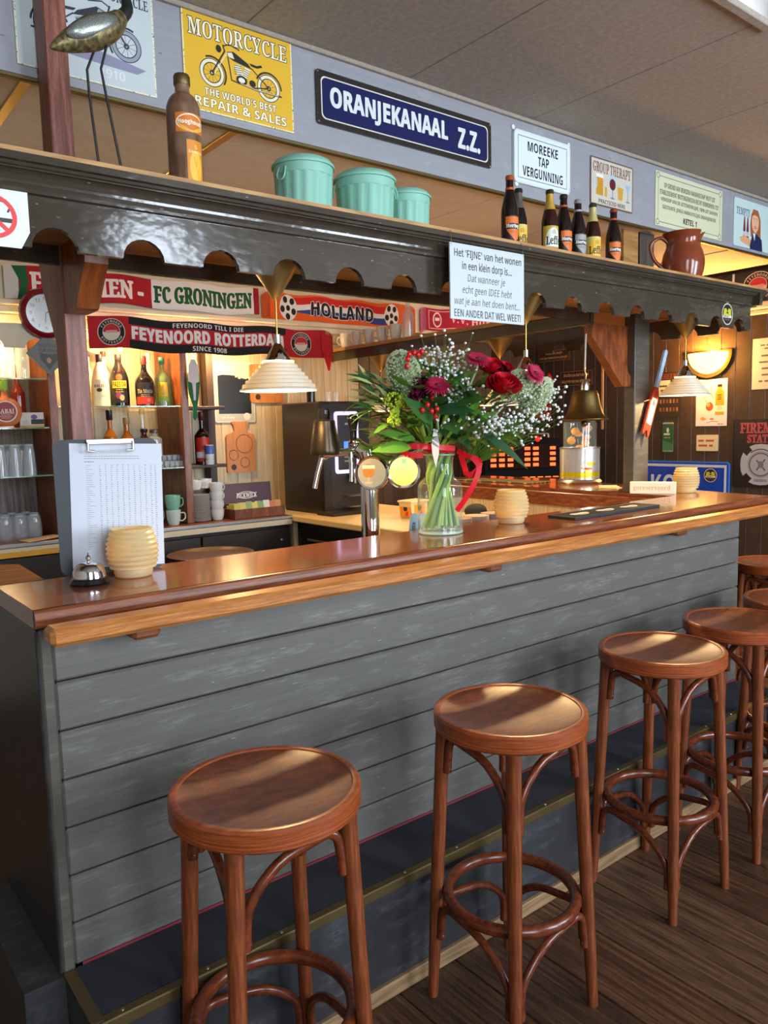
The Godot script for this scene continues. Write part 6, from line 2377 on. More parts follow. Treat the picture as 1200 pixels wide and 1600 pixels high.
func m_can(at: Vector3) -> void:
	var m := mb()
	m.lathe(prof([0, 0, 0.026, 0, 0.028, 0.003, 0.028, 0.115, 0.024, 0.122, 0, 0.122]), 20)
	var im := canvas(128, 128, rgb(216, 218, 222))
	drect(im, 0, 20, 128, 40, rgb(70, 100, 170))
	dprint(im, 10, 70, 100, 4, 12, 4, rgb(90, 100, 130), 3)
	solo("drink_can", "small white and blue can before the dark red bottle", "can", m, printed(im, 0.35), at)

const ORD := ["first", "second", "third", "fourth", "fifth", "sixth", "seventh", "eighth", "ninth", "tenth", "eleventh", "twelfth", "thirteenth", "fourteenth", "fifteenth", "sixteenth", "seventeenth", "eighteenth", "nineteenth", "twentieth"]

func glass_label(what: String, row: int, col: int) -> String:
	return "%s, %s row, %s from left" % [what, ["front", "middle", "back"][row], ORD[col]]

func build_glassware() -> void:
	# upturned glasses of the left shelves: one glass of each kind, then copies
	M.glassware = glass(Color(0.92, 0.97, 1.0), 0.16, 0.02)
	var kinds := [
		[1.80, 0.19, curve2([0.031, 0.0, 0.034, 0.05, 0.033, 0.12, 0.027, 0.175, 0.020, 0.19], 3), "upturned beer glass on the top left shelf", "upturned beer glasses, top shelf"],
		[1.29, 0.165, curve2([0.032, 0.0, 0.031, 0.05, 0.027, 0.12, 0.023, 0.160, 0.018, 0.165], 3), "upturned long glass on the middle left shelf", "upturned glasses, middle shelf"],
		[0.952, 0.13, curve2([0.036, 0.0, 0.037, 0.04, 0.034, 0.10, 0.026, 0.128, 0.015, 0.13], 3), "upturned tumbler on the back counter at far left", "upturned tumblers on the counter"]]
	for k in 3:
		var kd: Array = kinds[k]
		var first: Node3D = null
		for row in 3:
			for col in 7:
				var x := 0.72 + col * 0.072 + 0.02 * (row % 2)
				if x > 1.146 - (0.0 if k else 0.02):
					continue
				var at := Vector3(x, kd[0], -4.42 - row * 0.085)
				if first == null:
					first = thing("drinking_glass", glass_label(kd[3], row, col), "glass", at, 0.0, kd[4])
					var m := mb()
					m.lathe(kd[2], 16)
					part(first, "bowl", m, M.glassware)
					m = mb()
					var h: float = kd[1]
					m.lathe(prof([0.0, h - 0.012, 0.021, h - 0.010, 0.023, h - 0.002, 0.018, h + 0.001, 0, h + 0.001]), 16)
					part(first, "foot", m, glass(Color(0.9, 0.96, 0.97), 0.5, 0.03))
				else:
					copy_of(first, glass_label(kd[3], row, col), at)
	# shot glasses on the lower middle shelf
	var first: Node3D = null
	for row in 3:
		for col in 4:
			var at := Vector3(1.835 + col * 0.032, 1.293 + (0.036 if row == 1 else 0.0), -4.40 - 0.036 * row)
			if first == null:
				first = thing("shot_glass", glass_label("shot glass on the lower middle shelf", row, col), "glass", at, 0.0, "shot glasses")
				var m := mb()
				m.lathe(prof([0, 0.002, 0.013, 0.0, 0.014, 0.006, 0.016, 0.034, 0.0175, 0.036, 0.0145, 0.035, 0.012, 0.008, 0, 0.008]), 14)
				part(first, "bowl", m, M.glassware)
			else:
				copy_of(first, glass_label("shot glass on the lower middle shelf", row, col), at)

func mug(called: String, label: String, at: Vector3, turn: float, col: Color, r: float, h: float, group: String) -> Node3D:
	var o := thing(called, label, "cup", at, turn, group)
	var m := mb()
	m.lathe(curve2([0, 0.003, r * 0.62, 0.0, r * 0.72, 0.004, r * 0.92, h * 0.4, r, h, r * 0.95, h * 1.005, r * 0.86, h * 0.4, r * 0.6, 0.009, 0, 0.008], 2), 24)
	var mm := mat(col, 0.2)
	part(o, "bowl", m, mm)
	m = mb()
	m.tube(curve3([Vector3(r * 0.92, h * 0.82, 0), Vector3(r * 1.5, h * 0.8, 0), Vector3(r * 1.6, h * 0.45, 0), Vector3(r * 1.2, h * 0.25, 0), Vector3(r * 0.85, h * 0.28, 0)], 4), 0.0045, 6)
	part(o, "ear", m, mm)
	return o

func build_back_things() -> void:
	var Y := 0.951
	# mint and pale cups
	mug("coffee_mug", "mint green mug stacked on a pale mug", Vector3(1.85, Y + 0.085, -4.38), 0.2, rgb(130, 190, 160), 0.045, 0.085, "mugs on the back counter")
	mug("coffee_mug", "pale grey-green mug below the mint one", Vector3(1.85, Y, -4.38), -0.2, rgb(196, 214, 206), 0.043, 0.083, "mugs on the back counter")
	mug("coffee_mug", "white mug beside the pale mug, half behind the clipboard", Vector3(1.755, Y, -4.42), 0.4, rgb(226, 222, 212), 0.043, 0.10, "mugs on the back counter")
	mug("coffee_mug", "white mug stacked on top at the left", Vector3(1.755, Y + 0.10, -4.42), 0.9, rgb(230, 226, 216), 0.043, 0.08, "mugs on the back counter")
	# saucers: every saucer its own
	var sc: Node3D = null
	for k in 20:
		var at := Vector3(2.045, Y + k * 0.0083, -4.43)
		var t: String = ORD[k] + " white saucer from below in the tall stack"
		if k == 0: t = "lowest white saucer of the tall stack"
		if k == 19: t = "topmost white saucer of the tall stack"
		if sc == null:
			sc = thing("saucer", t, "saucer", at, 0.0, "stack of saucers")
			var m := mb()
			m.lathe(prof([0, 0.0005, 0.035, 0.0, 0.062, 0.0040, 0.0645, 0.0060, 0.062, 0.0075, 0.03, 0.002, 0, 0.002]), 28)
			part(sc, "dish", m, M.cup)
		else:
			copy_of(sc, t, at, 0.1 * k)
	for k in 4:
		mug("coffee_cup", ["lowest", "second", "third", "topmost"][k] + " white cup of the stack right of the saucers", Vector3(2.15, Y + 0.055 * k, -4.41), 0.6 - 0.1 * k, rgb(228, 226, 220), 0.042, 0.062, "white coffee cups")
	mug("coffee_cup", "white cup lying on top of the saucers at left", Vector3(2.02, Y + 0.195, -4.43), -0.5, rgb(228, 226, 220), 0.042, 0.055, "white coffee cups")
	mug("coffee_cup", "white cup on top between saucers and cup stack", Vector3(2.10, Y + 0.198, -4.46), 1.5, rgb(228, 226, 220), 0.042, 0.055, "white coffee cups")
	# tea chest
	var o := thing("tea_chest", "brown wooden tea chest with open lid and rows of tea bags", "box", Vector3(2.40, Y, -4.40), 0.0)
	var m := mb()
	for q in [[0, 0.03, 0.08, 0.36, 0.06, 0.012], [0, 0.03, -0.08, 0.36, 0.06, 0.012], [-0.175, 0.03, 0, 0.012, 0.06, 0.16], [0.175, 0.03, 0, 0.012, 0.06, 0.16], [0, 0.006, 0, 0.36, 0.012, 0.16]]:
		m.box(Vector3(q[0], q[1], q[2]), Vector3(q[3], q[4], q[5]), 0.002)
	part(o, "chest", m, M.bracket)
	var im := canvas(512, 220, rgb(74, 20, 40))
	dframe(im, 0, 0, 512, 220, 10, rgb(60, 30, 26))
	dring(im, 250, 115, 90, 32, 6, rgb(232, 226, 220))
	dtext(im, "PICKWICK", 150, 94, 210, 44, rgb(236, 230, 226), "R", 0.15, 1)
	m = mb(Vector3(0, 0.07, -0.09), Basis(Vector3.RIGHT, -0.12))
	m.xf = m.xf * Transform3D(Basis(), Vector3(0, 0.065, 0))
	m.plate(0.36, 0.15, 0.012)
	part(o, "lid", m, printed(im, 0.4), "dark red lid lining with white emblem")
	var tints := [rgb(196, 200, 90), rgb(214, 206, 120), rgb(150, 180, 130), rgb(226, 214, 110), rgb(130, 170, 110), rgb(226, 224, 212), rgb(196, 120, 80), rgb(214, 150, 90)]
	m = mb()
	m.box(V0, Vector3(0.04, 0.055, 0.006), 0.001)
	var bag := m.done()
	for col in 8:
		for row in 4:
			var b := inst(o, "tea_bag", bag, mat(tints[(col + (row * 3) % 2) % 8], 0.6))
			b.position = Vector3(-0.148 + col * 0.042, 0.05 + 0.006 * (3 - row) + 0.004 * ((col * 7 + row) % 3), 0.055 - row * 0.032)
			b.rotation = Vector3(-0.25, 0.06 * ((col * 5 + row * 3) % 5 - 2), 0)
	# cutting boards on the wall
	var cb := tiled(wood_picture(rgb(176, 110, 52), rgb(206, 142, 78), 81, 0.03, 0.006, 0.2), Vector3(2, 1, 2), 0.45)
	o = thing("serving_board", "wooden serving board with bottle-neck handle hanging on the cream wall", "board", Vector3(2.50, 1.355, -4.741))
	m = mb()
	m.slab(pts2([-0.108, -0.128, -0.100, -0.136, 0.100, -0.136, 0.108, -0.128, 0.108, 0.10, 0.098, 0.118, 0.062, 0.128, 0.044, 0.142, 0.048, 0.178, 0.060, 0.190, 0.060, 0.206, -0.060, 0.206, -0.060, 0.190, -0.048, 0.178, -0.044, 0.142, -0.062, 0.128, -0.098, 0.118, -0.108, 0.10]), 0, 0.018)
	part(o, "plate", m, cb)
	for q in [[0.025, 0.055, 0.062], [-0.058, -0.018, 0.034], [0.025, -0.07, 0.034]]:
		m = mb(Vector3(q[0], q[1], 0.0185))
		var ring := []
		for i in 24:
			ring.append(Vector3(cos(TAU * i / 24) * q[2], sin(TAU * i / 24) * q[2], 0))
		m.tube(ring, 0.002, 4, true)
		part(o, "round_groove", m, M.bracket)
	m = mb(Vector3(-0.06, -0.10, 0.0186))
	m.shaped(circle_poly(0.02, 0.02, 16), 0.0006)
	part(o, "burnt_mark", m, M.dark_wood)
	o = thing("serving_board", "second wooden serving board, half hidden by pendant lamp and coffee machine", "board", Vector3(2.72, 1.815, -4.741))
	m = mb()
	m.slab(round_rect(0.26, 0.26, 0.02), 0, 0.018)
	part(o, "plate", m, cb)
	m = mb(Vector3(-0.075, -0.09, 0.0186))
	m.shaped(circle_poly(0.02, 0.02, 16), 0.0006)
	part(o, "burnt_mark", m, M.dark_wood)
	# menu blackboard
	im = canvas(420, 560, rgb(176, 180, 176))
	dframe(im, 0, 0, 420, 560, 10, rgb(206, 210, 206))
	dpoly(im, [40, 130, 90, 118, 220, 124, 300, 150, 380, 150, 380, 480, 40, 480], rgb(26, 30, 34))
	dtext(im, "MIX VAN", 40, 40, 140, 30, rgb(222, 224, 218), "R")
	dtext(im, "DE MAAND", 40, 80, 170, 30, rgb(222, 224, 218), "R")
	for k in 5:
		drect(im, 220 + k * 32, 50 + (k % 2) * 14, 26, 90, rgb(212, 210, 180))
	dprint(im, 70, 510, 150, 1, 10, 10, rgb(226, 228, 222), 2)
	ddisc(im, 330, 505, 36, 34, rgb(216, 218, 210))
	sign_plate("menu_board", "grey framed blackboard sign with mix of the month heading", "sign", im, 0.30, 0.40, Vector3(2.475, 1.755, -4.741), 0, 0.3, 0.008, 0.01)
	build_coffee_machine()
	# oval serving tray on the counter edge behind the bar
	o = thing("serving_tray", "dark brown round tray lying behind the bar top", "tray", Vector3(1.85, 0.815, -3.9))
	m = mb()
	m.lathe(prof([0, 0.0, 0.215, 0.0, 0.232, 0.016, 0.236, 0.018, 0.232, 0.020, 0.213, 0.005, 0, 0.004]), 48)
	part(o, "dish", m, mat(rgb(84, 50, 38), 0.35))
	var t := thing("side_table", "low dark stand under the round tray", "table", Vector3(1.85, 0, -3.9))
	m = mb()
	m.box(Vector3(0, 0.80, 0), Vector3(0.34, 0.025, 0.34), 0.003)
	part(t, "table_top", m, M.black)
	for sx in [-1, 1]:
		for sz in [-1, 1]:
			m = mb()
			m.box(Vector3(sx * 0.15, 0.394, sz * 0.15), Vector3(0.03, 0.787, 0.03), 0.002)
			part(t, "leg", m, M.black)
	# tub on the worktop
	o = thing("food_tub", "cream and orange plastic tub on the cream worktop", "tub", Vector3(3.03, 0.951, -3.56), 0.1)
	m = mb()
	m.slab(pts2([-0.062, 0, 0.062, 0, 0.075, 0.095, -0.075, 0.095]), -0.05, 0.05)
	part(o, "box", m, mat(rgb(232, 206, 150), 0.4))
	m = mb(Vector3(0, 0.100, 0))
	m.box(V0, Vector3(0.165, 0.012, 0.12), 0.004)
	part(o, "lid", m, mat(rgb(236, 216, 170), 0.4))
	im = canvas(128, 96, rgb(240, 150, 40))
	ddisc(im, 64, 30, 24, 22, rgb(30, 40, 40))
	dpoly(im, [70, 60, 100, 50, 96, 90, 60, 90], rgb(220, 60, 40))
	for q in [[V0 + Vector3(0, 0.045, 0.0505), 0.0], [Vector3(-0.0705, 0.045, 0), -PI / 2]]:
		m = mb(q[0], Basis(Vector3.UP, q[1]))
		m.plate(0.09, 0.07, 0.0008)
		part(o, "label", m, printed(im, 0.4))
	# dark cloths on the worktop
	for k in 2:
		m = mb()
		m.ball(Vector3(0, 0.045 + 0.018 * k, 0), 0.06, 8, Vector3(1.3 - 0.3 * k, 0.75 + 0.3 * k, 1.0))
		m.ball(Vector3(0.05, 0.021, 0.03), 0.04, 6, Vector3(1.5, 0.5, 1.0))
		solo("dark_cloth", ["crumpled dark cloth on the cream worktop behind the beer mats", "second dark cloth on the worktop, nearer the ridged candle holder"][k], "cloth", m, mat(rgb(40, 42, 36), 0.85), Vector3(3.22 + 0.04 * k, 0.951, -3.22 + 0.24 * k), 0.4 * k)
	# wall clock
	im = canvas(256, 256, rgb(206, 216, 218))
	for h in range(1, 13):
		var a := TAU * h / 12
		dtext(im, str(h), 128 + sin(a) * 98 - (8 if h < 10 else 14), 128 - cos(a) * 98 - 11, 16 if h < 10 else 28, 22, rgb(50, 54, 58), "s")
	dline(im, [128, 128, 150, 110], 5, rgb(40, 42, 46))
	dline(im, [128, 128, 122, 190], 4, rgb(40, 42, 46))
	o = thing("wall_clock", "round wall clock with dark red rim, half behind the post", "clock", Vector3(1.195, 2.135, -4.37))
	m = mb(V0, Basis(Vector3.RIGHT, PI / 2))
	m.lathe(prof([0, 0, 0.128, 0, 0.132, 0.012, 0.126, 0.032, 0.108, 0.040, 0.100, 0.034, 0.098, 0.024]), 44)
	part(o, "rim", m, mat(rgb(122, 18, 32), 0.15))
	m = mb(Vector3(0, 0, 0.022))
	m.shaped(circle_poly(0.0985, 0.0985, 40), 0.002)
	part(o, "dial", m, printed(im, 0.1))
	# diamond bear sign
	im = canvas(300, 300, rgb(104, 104, 96))
	dtext(im, "WATCH OUT", 84, 80, 140, 24, rgb(50, 48, 44), "R")
	dtext(im, "FOR BEARS", 84, 112, 140, 24, rgb(50, 48, 44), "R")
	dpoly(im, [90, 140, 120, 150, 180, 150, 210, 140, 206, 190, 180, 220, 150, 262, 120, 220, 94, 190], rgb(58, 50, 44))
	ddisc(im, 150, 194, 16, 20, rgb(176, 136, 110))
	m = mb()
	m.shaped(pts2([0, -0.112, 0.112, 0, 0, 0.112, -0.112, 0]), 0.006)
	solo("bear_sign", "grey diamond WATCH OUT FOR BEARS sign below the clock", "sign", m, printed(im, 0.4), Vector3(1.195, 1.925, -4.352))
	# folded menu on the left counter
	m = mb()
	m.box(Vector3(0, 0.003, 0), Vector3(0.19, 0.005, 0.10), 0.001, Basis(Vector3.BACK, 0.05))
	solo("folded_card", "pale brown folded card on the back counter at far left", "card", m, mat(rgb(206, 176, 150), 0.6), Vector3(1.08, 0.957, -4.30), 0.25)
	# mini shirt pennant and bottle openers on the upright
	o = thing("shirt_pennant", "small green and white pennant hanging on the brown upright", "pennant", Vector3(2.0, 1.985, -4.335))
	m = mb()
	m.slab(pts2([-0.035, -0.14, 0.035, -0.14, 0.040, -0.19, 0.030, -0.26, 0.012, -0.36, 0.016, -0.40, -0.004, -0.42, -0.016, -0.40, -0.010, -0.34, -0.034, -0.26, -0.040, -0.19]), -0.002, 0.003)
	part(o, "green_cloth", m, mat(rgb(28, 104, 66), 0.8))
	m = mb()
	m.slab(pts2([-0.012, -0.06, 0.012, -0.06, 0.030, -0.10, 0.034, -0.19, 0.012, -0.20, 0.006, -0.30, -0.006, -0.30, -0.012, -0.20, -0.034, -0.19, -0.030, -0.10]), 0.003, 0.006)
	part(o, "white_cloth", m, mat(rgb(214, 208, 214), 0.8))
	m = mb()
	m.tube([Vector3(-0.030, -0.12, 0), Vector3(0, 0.0, 0.0), Vector3(0.030, -0.12, 0)], 0.0025, 5)
	part(o, "cord", m, M.white)
	# clip lamps lighting the shelves
	for q in [[Vector3(1.60, 1.975, -4.41), "small warm shelf lamp glowing above the liquor bottles"], [Vector3(0.90, 1.985, -4.42), "small warm shelf lamp above the left glasses"], [Vector3(2.28, 1.985, -4.44), "small warm shelf lamp above the cream boards"]]:
		o = thing("shelf_lamp", q[1], "lamp", q[0], 0.0, "small lamps of the back bar")
		m = mb()
		m.lathe(prof([0.008, 0.012, 0.020, 0.014, 0.022, 0.045, 0.010, 0.060, 0, 0.060]), 16)
		part(o, "holder", m, M.black)
		m = mb()
		m.ball(V0, 0.016, 8)
		part(o, "light_bulb", m, glow(Color(1.0, 0.74, 0.38), 12.0))
		var l := OmniLight3D.new()
		l.name = "lamp_light"
		l.light_color = Color(1.0, 0.82, 0.56)
		l.light_energy = 0.55
		l.light_size = 0.014
		l.omni_range = 10.0
		l.omni_attenuation = 2.0
		l.shadow_enabled = true
		o.add_child(l)
	# mugs and a bottle on the return canopy
	for k in 5:
		mug("shelf_mug", "white mug in the row above the far beam, %s" % ["leftmost", "second from left", "middle one", "second from right", "rightmost"][k], Vector3(3.135, 2.044, -4.36 + 0.135 * k), 2.0, rgb(214, 210, 200), 0.04, 0.085, "mugs on the return canopy")
	bottle("clear stoppered bottle standing beside the mugs on the far beam", Vector3(3.135, 2.044, -3.70), [0, 0.0, 0.034, 0.0, 0.037, 0.005, 0.037, 0.12, 0.030, 0.15, 0.014, 0.18, 0.013, 0.22], glass(rgb(210, 206, 196), 0.4, 0.05), rgb(150, 140, 120), 0.015, 0.02, null, 0, 0, 0, 1.0, 0.0, "clear_bottle", "")

func build_coffee_machine() -> void:
	var o := thing("coffee_machine", "tall black coffee machine with glowing display frame", "coffee machine", Vector3(2.94, 0.951, -4.35))
	var m := mb()
	m.box(Vector3(0, 0.36, 0), Vector3(0.40, 0.72, 0.46), 0.008)
	part(o, "cabinet", m, mat(rgb(34, 33, 34), 0.3))
	m = mb()
	m.box(Vector3(-0.168, 0.36, 0.243), Vector3(0.065, 0.70, 0.03), 0.004)
	part(o, "side_column", m, mat(rgb(24, 24, 25), 0.25))
	m = mb()
	m.box(Vector3(-0.10, 0.010, 0.30), Vector3(0.26, 0.03, 0.18), 0.004)
	part(o, "drip_tray", m, mat(rgb(20, 20, 22), 0.3))
	m = mb()
	for q in [[0.05, 0.11], [0.05, 0.04]]:
		m.box(Vector3(q[0], q[1], 0.26), Vector3(0.16, 0.006, 0.08), 0.002)
	part(o, "cup_grid", m, M.steel)
	# display: glowing rim round a dark panel
	var rim := Color(0.82, 0.78, 1.0)
	m = mb(Vector3(0.0, 0.455, 0.236))
	m.slab(round_rect(0.19, 0.40, 0.02), 0.0, 0.006)
	part(o, "display_frame_light", m, glow(rim, 0.85), "pale violet glowing frame")
	m = mb(Vector3(0.0, 0.455, 0.2425))
	m.slab(round_rect(0.145, 0.352, 0.008), 0.0, 0.003)
	part(o, "display_panel", m, mat(rgb(44, 50, 58), 0.15))
	m = mb(Vector3(-0.01, 0.44, 0.246))
	m.box(V0, Vector3(0.034, 0.045, 0.001))
	part(o, "display_screen", m, glow(Color(0.25, 0.5, 0.95), 0.9), "small blue screen")
	m = mb(Vector3(0.01, 0.575, 0.246))
	m.box(V0, Vector3(0.05, 0.012, 0.0008))
	part(o, "maker_mark", m, mat(rgb(150, 160, 170), 0.4))
	m = mb()
	for k in 3:
		m.box(Vector3(0.0, 0.385 - 0.025 * k, 0.246), Vector3(0.05, 0.010, 0.001))
	part(o, "button", m, mat(rgb(120, 124, 130), 0.4))
	m = mb()
	m.box(Vector3(0.045, 0.24, 0.27), Vector3(0.07, 0.035, 0.06), 0.004)
	m.tube([Vector3(0.03, 0.225, 0.28), Vector3(0.03, 0.19, 0.28)], 0.007, 8)
	m.tube([Vector3(0.06, 0.225, 0.28), Vector3(0.06, 0.19, 0.28)], 0.007, 8)
	part(o, "spout", m, M.steel)
	# canisters on top
	for k in 3:
		var mm: StandardMaterial3D = [M.gloss_black, M.clear, M.clear][k]
		m = mb()
		m.lathe(prof([0, 0, 0.028, 0, 0.028, 0.07, 0.024, 0.075, 0, 0.075]), 20)
		solo("jar", ["black jar on the coffee machine, left", "clear jar with silver lid on the coffee machine, middle", "clear jar with silver lid on the coffee machine, right"][k], "jar", m, mm, Vector3(2.80 + [0.0, 0.14, 0.20][k], 1.672, -4.30), 0.0, "jars on the coffee machine")

# ------------------------------------------------------------------ right wall and far end
func on_wall(y: float, z: float) -> Vector3:
	return Vector3(WALL_X - 0.0078, y, z)

func build_right_wall() -> void:
	var R := -PI / 2
	# half-round wall lamp
	var o := thing("wall_lamp", "half-round glowing wall lamp with brass surround", "lamp", Vector3(WALL_X - 0.009, 1.975, -3.0), R)
	var m := mb()
	var pl := PackedVector2Array()
	for i in 25:
		var a := PI + PI * i / 24
		pl.append(Vector2(cos(a) * 0.178, sin(a) * 0.178))
	pl.append(Vector2(0.178, 0.015))
	pl.append(Vector2(-0.178, 0.015))
	m.slab(pl, 0, 0.012)
	part(o, "backplate", m, M.brass)
	m = mb()
	m.soft()
	var n := 16
	var q := func(i: int, j: int) -> Vector3:
		var a := PI + PI * i / n
		var b := PI / 2 * j / 6
		return Vector3(cos(a) * 0.150 * cos(b), sin(a) * 0.150 * cos(b), 0.012 + 0.085 * sin(b))
	for i in n:
		for j in 6:
			m.quad(q.call(i, j), q.call(i + 1, j), q.call(i + 1, j + 1), q.call(i, j + 1))
	m.flat()
	part(o, "glass_bowl", m, glow(Color(1.0, 0.84, 0.50), 3.2), "glowing frosted glass bowl")
	var l := OmniLight3D.new()
	l.name = "lamp_light"
	l.position = Vector3(0, -0.03, 0.075)
	l.light_color = Color(1.0, 0.72, 0.34)
	l.light_energy = 1.3
	l.light_size = 0.05
	l.omni_range = 14.0
	l.omni_attenuation = 2.0
	l.shadow_enabled = true
	o.add_child(l)
	# whisky poster
	var im := canvas(420, 600, rgb(222, 220, 222))
	dtext(im, "WERELD'S", 26, 26, 150, 22, rgb(90, 80, 90), "R")
	dprint(im, 26, 58, 120, 1, 10, 8, rgb(150, 140, 150), 2)
	drect(im, 262, 160, 118, 300, rgb(214, 150, 40))
	dpoly(im, [262, 170, 290, 140, 290, 80, 350, 80, 350, 140, 380, 170], rgb(206, 140, 40))
	drect(im, 288, 70, 64, 34, rgb(30, 26, 26))
	drect(im, 262, 340, 118, 80, rgb(226, 220, 206))
	dprint(im, 285, 200, 70, 3, 26, 14, rgb(90, 60, 20), 5, true)
	dprint(im, 276, 350, 90, 4, 14, 5, rgb(90, 90, 80), 3, true)
	dline(im, [220, 60, 200, 160, 230, 240], 8, rgb(170, 70, 50))
	dline(im, [110, 230, 160, 320], 7, rgb(180, 90, 50))
	ddisc(im, 186, 350, 50, 56, rgb(206, 80, 50))
	ddisc(im, 170, 330, 26, 22, rgb(196, 170, 60))
	dpoly(im, [60, 500, 100, 480, 150, 510, 110, 530, 80, 525], rgb(206, 150, 90))
	ddisc(im, 220, 510, 30, 12, rgb(190, 110, 100))
	dline(im, [150, 560, 220, 540, 310, 545], 6, rgb(90, 90, 96))
	dprint(im, 300, 572, 90, 1, 10, 9, rgb(60, 60, 66), 2)
	sign_plate("poster", "white poster with a golden bottle and a red drink", "poster", im, 0.238, 0.338, on_wall(1.618, -2.973), R, 0.5, 0.002)
	# fire station sign
	im = canvas(520, 640, rgb(24, 24, 28))
	dtext(im, "FIREMAN", 60, 34, 440, 92, rgb(176, 70, 84), "R", 0.0, 3)
	dtext(im, "STATION", 130, 144, 330, 74, rgb(176, 70, 84), "R", 0.0, 3)
	ddisc(im, 260, 420, 152, 152, rgb(176, 180, 190))
	for k in 4:
		var a := PI / 2 * k
		var u := Vector2(cos(a), sin(a))
		var v := Vector2(-u.y, u.x)
		var po := []
		for t in [[50, -40], [120, -70], [165, -110], [186, -60], [192, 0], [186, 60], [165, 110], [120, 70], [50, 40]]:
			var w: Vector2 = Vector2(260, 420) + u * t[0] + v * t[1]
			po.append(w.x)
			po.append(w.y)
		dpoly(im, po, rgb(176, 180, 190))
	ddisc(im, 260, 420, 124, 124, rgb(150, 154, 164))
	ddisc(im, 260, 420, 110, 110, rgb(90, 94, 104))
	ddisc(im, 260, 420, 98, 98, rgb(168, 172, 182))
	dring(im, 260, 420, 142, 142, 10, rgb(70, 72, 80), -2.3, -0.84)
	dtext(im, "FIREMAN", 200, 556, 120, 24, rgb(50, 52, 60), "R")
	dline(im, [220, 380, 300, 470], 12, rgb(70, 74, 84))
	dline(im, [300, 370, 225, 470], 12, rgb(70, 74, 84))
	drect(im, 236, 390, 50, 60, rgb(110, 114, 124))
	sign_plate("tin_sign", "black FIREMAN STATION tin sign with silver emblem on the right wall", "sign", im, 0.39, 0.48, on_wall(1.251, -2.602), R, 0.35, 0.004, 0.006)
	# small cream text sign
	im = canvas(400, 280, rgb(214, 206, 170))
	dprint(im, 36, 84, 330, 1, 10, 36, rgb(176, 86, 66), 4)
	dprint(im, 40, 168, 320, 1, 10, 36, rgb(176, 86, 66), 5)
	sign_plate("tin_sign", "small cream sign with two red text lines below the poster", "sign", im, 0.168, 0.118, on_wall(1.326, -2.998), R, 0.4, 0.004, 0.008)
	# green can-shaped sign
	im = canvas(120, 300, rgb(36, 84, 60))
	drect(im, 0, 0, 120, 16, rgb(150, 160, 150))
	drect(im, 0, 284, 120, 16, rgb(120, 150, 130))
	ddisc(im, 60, 80, 14, 26, rgb(190, 206, 190))
	dprint(im, 14, 110, 92, 1, 10, 20, rgb(190, 206, 190), 7)
	dprint(im, 20, 150, 80, 1, 10, 10, rgb(140, 170, 140), 2)
	dpoly(im, [0, 180, 120, 220, 120, 284, 0, 284], rgb(56, 120, 84))
	sign_plate("can_sign", "green tin sign shaped like a tall can", "sign", im, 0.088, 0.224, on_wall(1.37, -3.316), R, 0.3, 0.006, 0.01)
	# CHEERS sign with rows of little glasses
	im = canvas(260, 460, rgb(46, 34, 28))
	dtext(im, "CHEERS", 30, 20, 200, 50, rgb(120, 60, 44), "R")
	for row in 4:
		for col in 6:
			drect(im, 26 + col * 36, 110 + row * 84, 20, 40, [rgb(140, 84, 50), rgb(120, 70, 60), rgb(150, 110, 60)][(row + col) % 3])
	sign_plate("tin_sign", "dark CHEERS sign with rows of small glasses behind the pendant lamp", "sign", im, 0.20, 0.34, on_wall(1.692, -3.31), R, 0.35, 0.003)
	im = canvas(200, 210, rgb(196, 194, 168))
	dprint(im, 20, 70, 160, 1, 10, 26, rgb(60, 80, 60), 6)
	dprint(im, 40, 130, 120, 1, 10, 30, rgb(80, 100, 80), 4)
	sign_plate("tin_sign", "small pale square sign overlapping the dark glasses sign", "sign", im, 0.10, 0.11, on_wall(1.745, -3.352) + Vector3(-0.004, 0, 0), R, 0.4, 0.003)
	# blue place-name sign
	im = canvas(1000, 380, rgb(24, 66, 176))
	dframe(im, 0, 0, 1000, 380, 12, rgb(46, 120, 214))
	dframe(im, 26, 26, 948, 328, 22, rgb(196, 210, 226))
	drect(im, 26, 330, 948, 50, rgb(24, 66, 176))
	dtext(im, "KO", 212, 116, 263, 170, rgb(200, 212, 226), "b")
	drect(im, 26, 340, 22, 40, rgb(196, 210, 226))
	drect(im, 952, 340, 22, 40, rgb(196, 210, 226))
	o = thing("place_sign", "blue place-name sign with white border behind the bar corner", "sign", on_wall(1.02, -3.22), R)
	m = mb()
	m.shaped(round_rect(0.80, 0.34, 0.03), 0.012)
	part(o, "plate", m, printed(im, 0.25))
	m = mb(Vector3(0.258, 0.07, 0.0125))
	m.shaped(circle_poly(0.052, 0.052, 28), 0.001)
	part(o, "sticker", m, printed(round_badge(), 0.35), "round black and yellow sticker")
	# list on scalloped paper at the far right
	im = canvas(300, 400, rgb(214, 204, 186))
	dprint(im, 50, 50, 230, 2, 26, 10, rgb(90, 84, 78), 2, true)
	for k in 5:
		dprint(im, 50, 130 + k * 50, 230, 1, 10, 14, rgb(100, 92, 86), 5 + k, true)
	sign_plate("paper_list", "cream sheet with lines of text at the right edge", "poster", im, 0.26, 0.345, on_wall(1.868, -2.55), R, 0.6, 0.002)
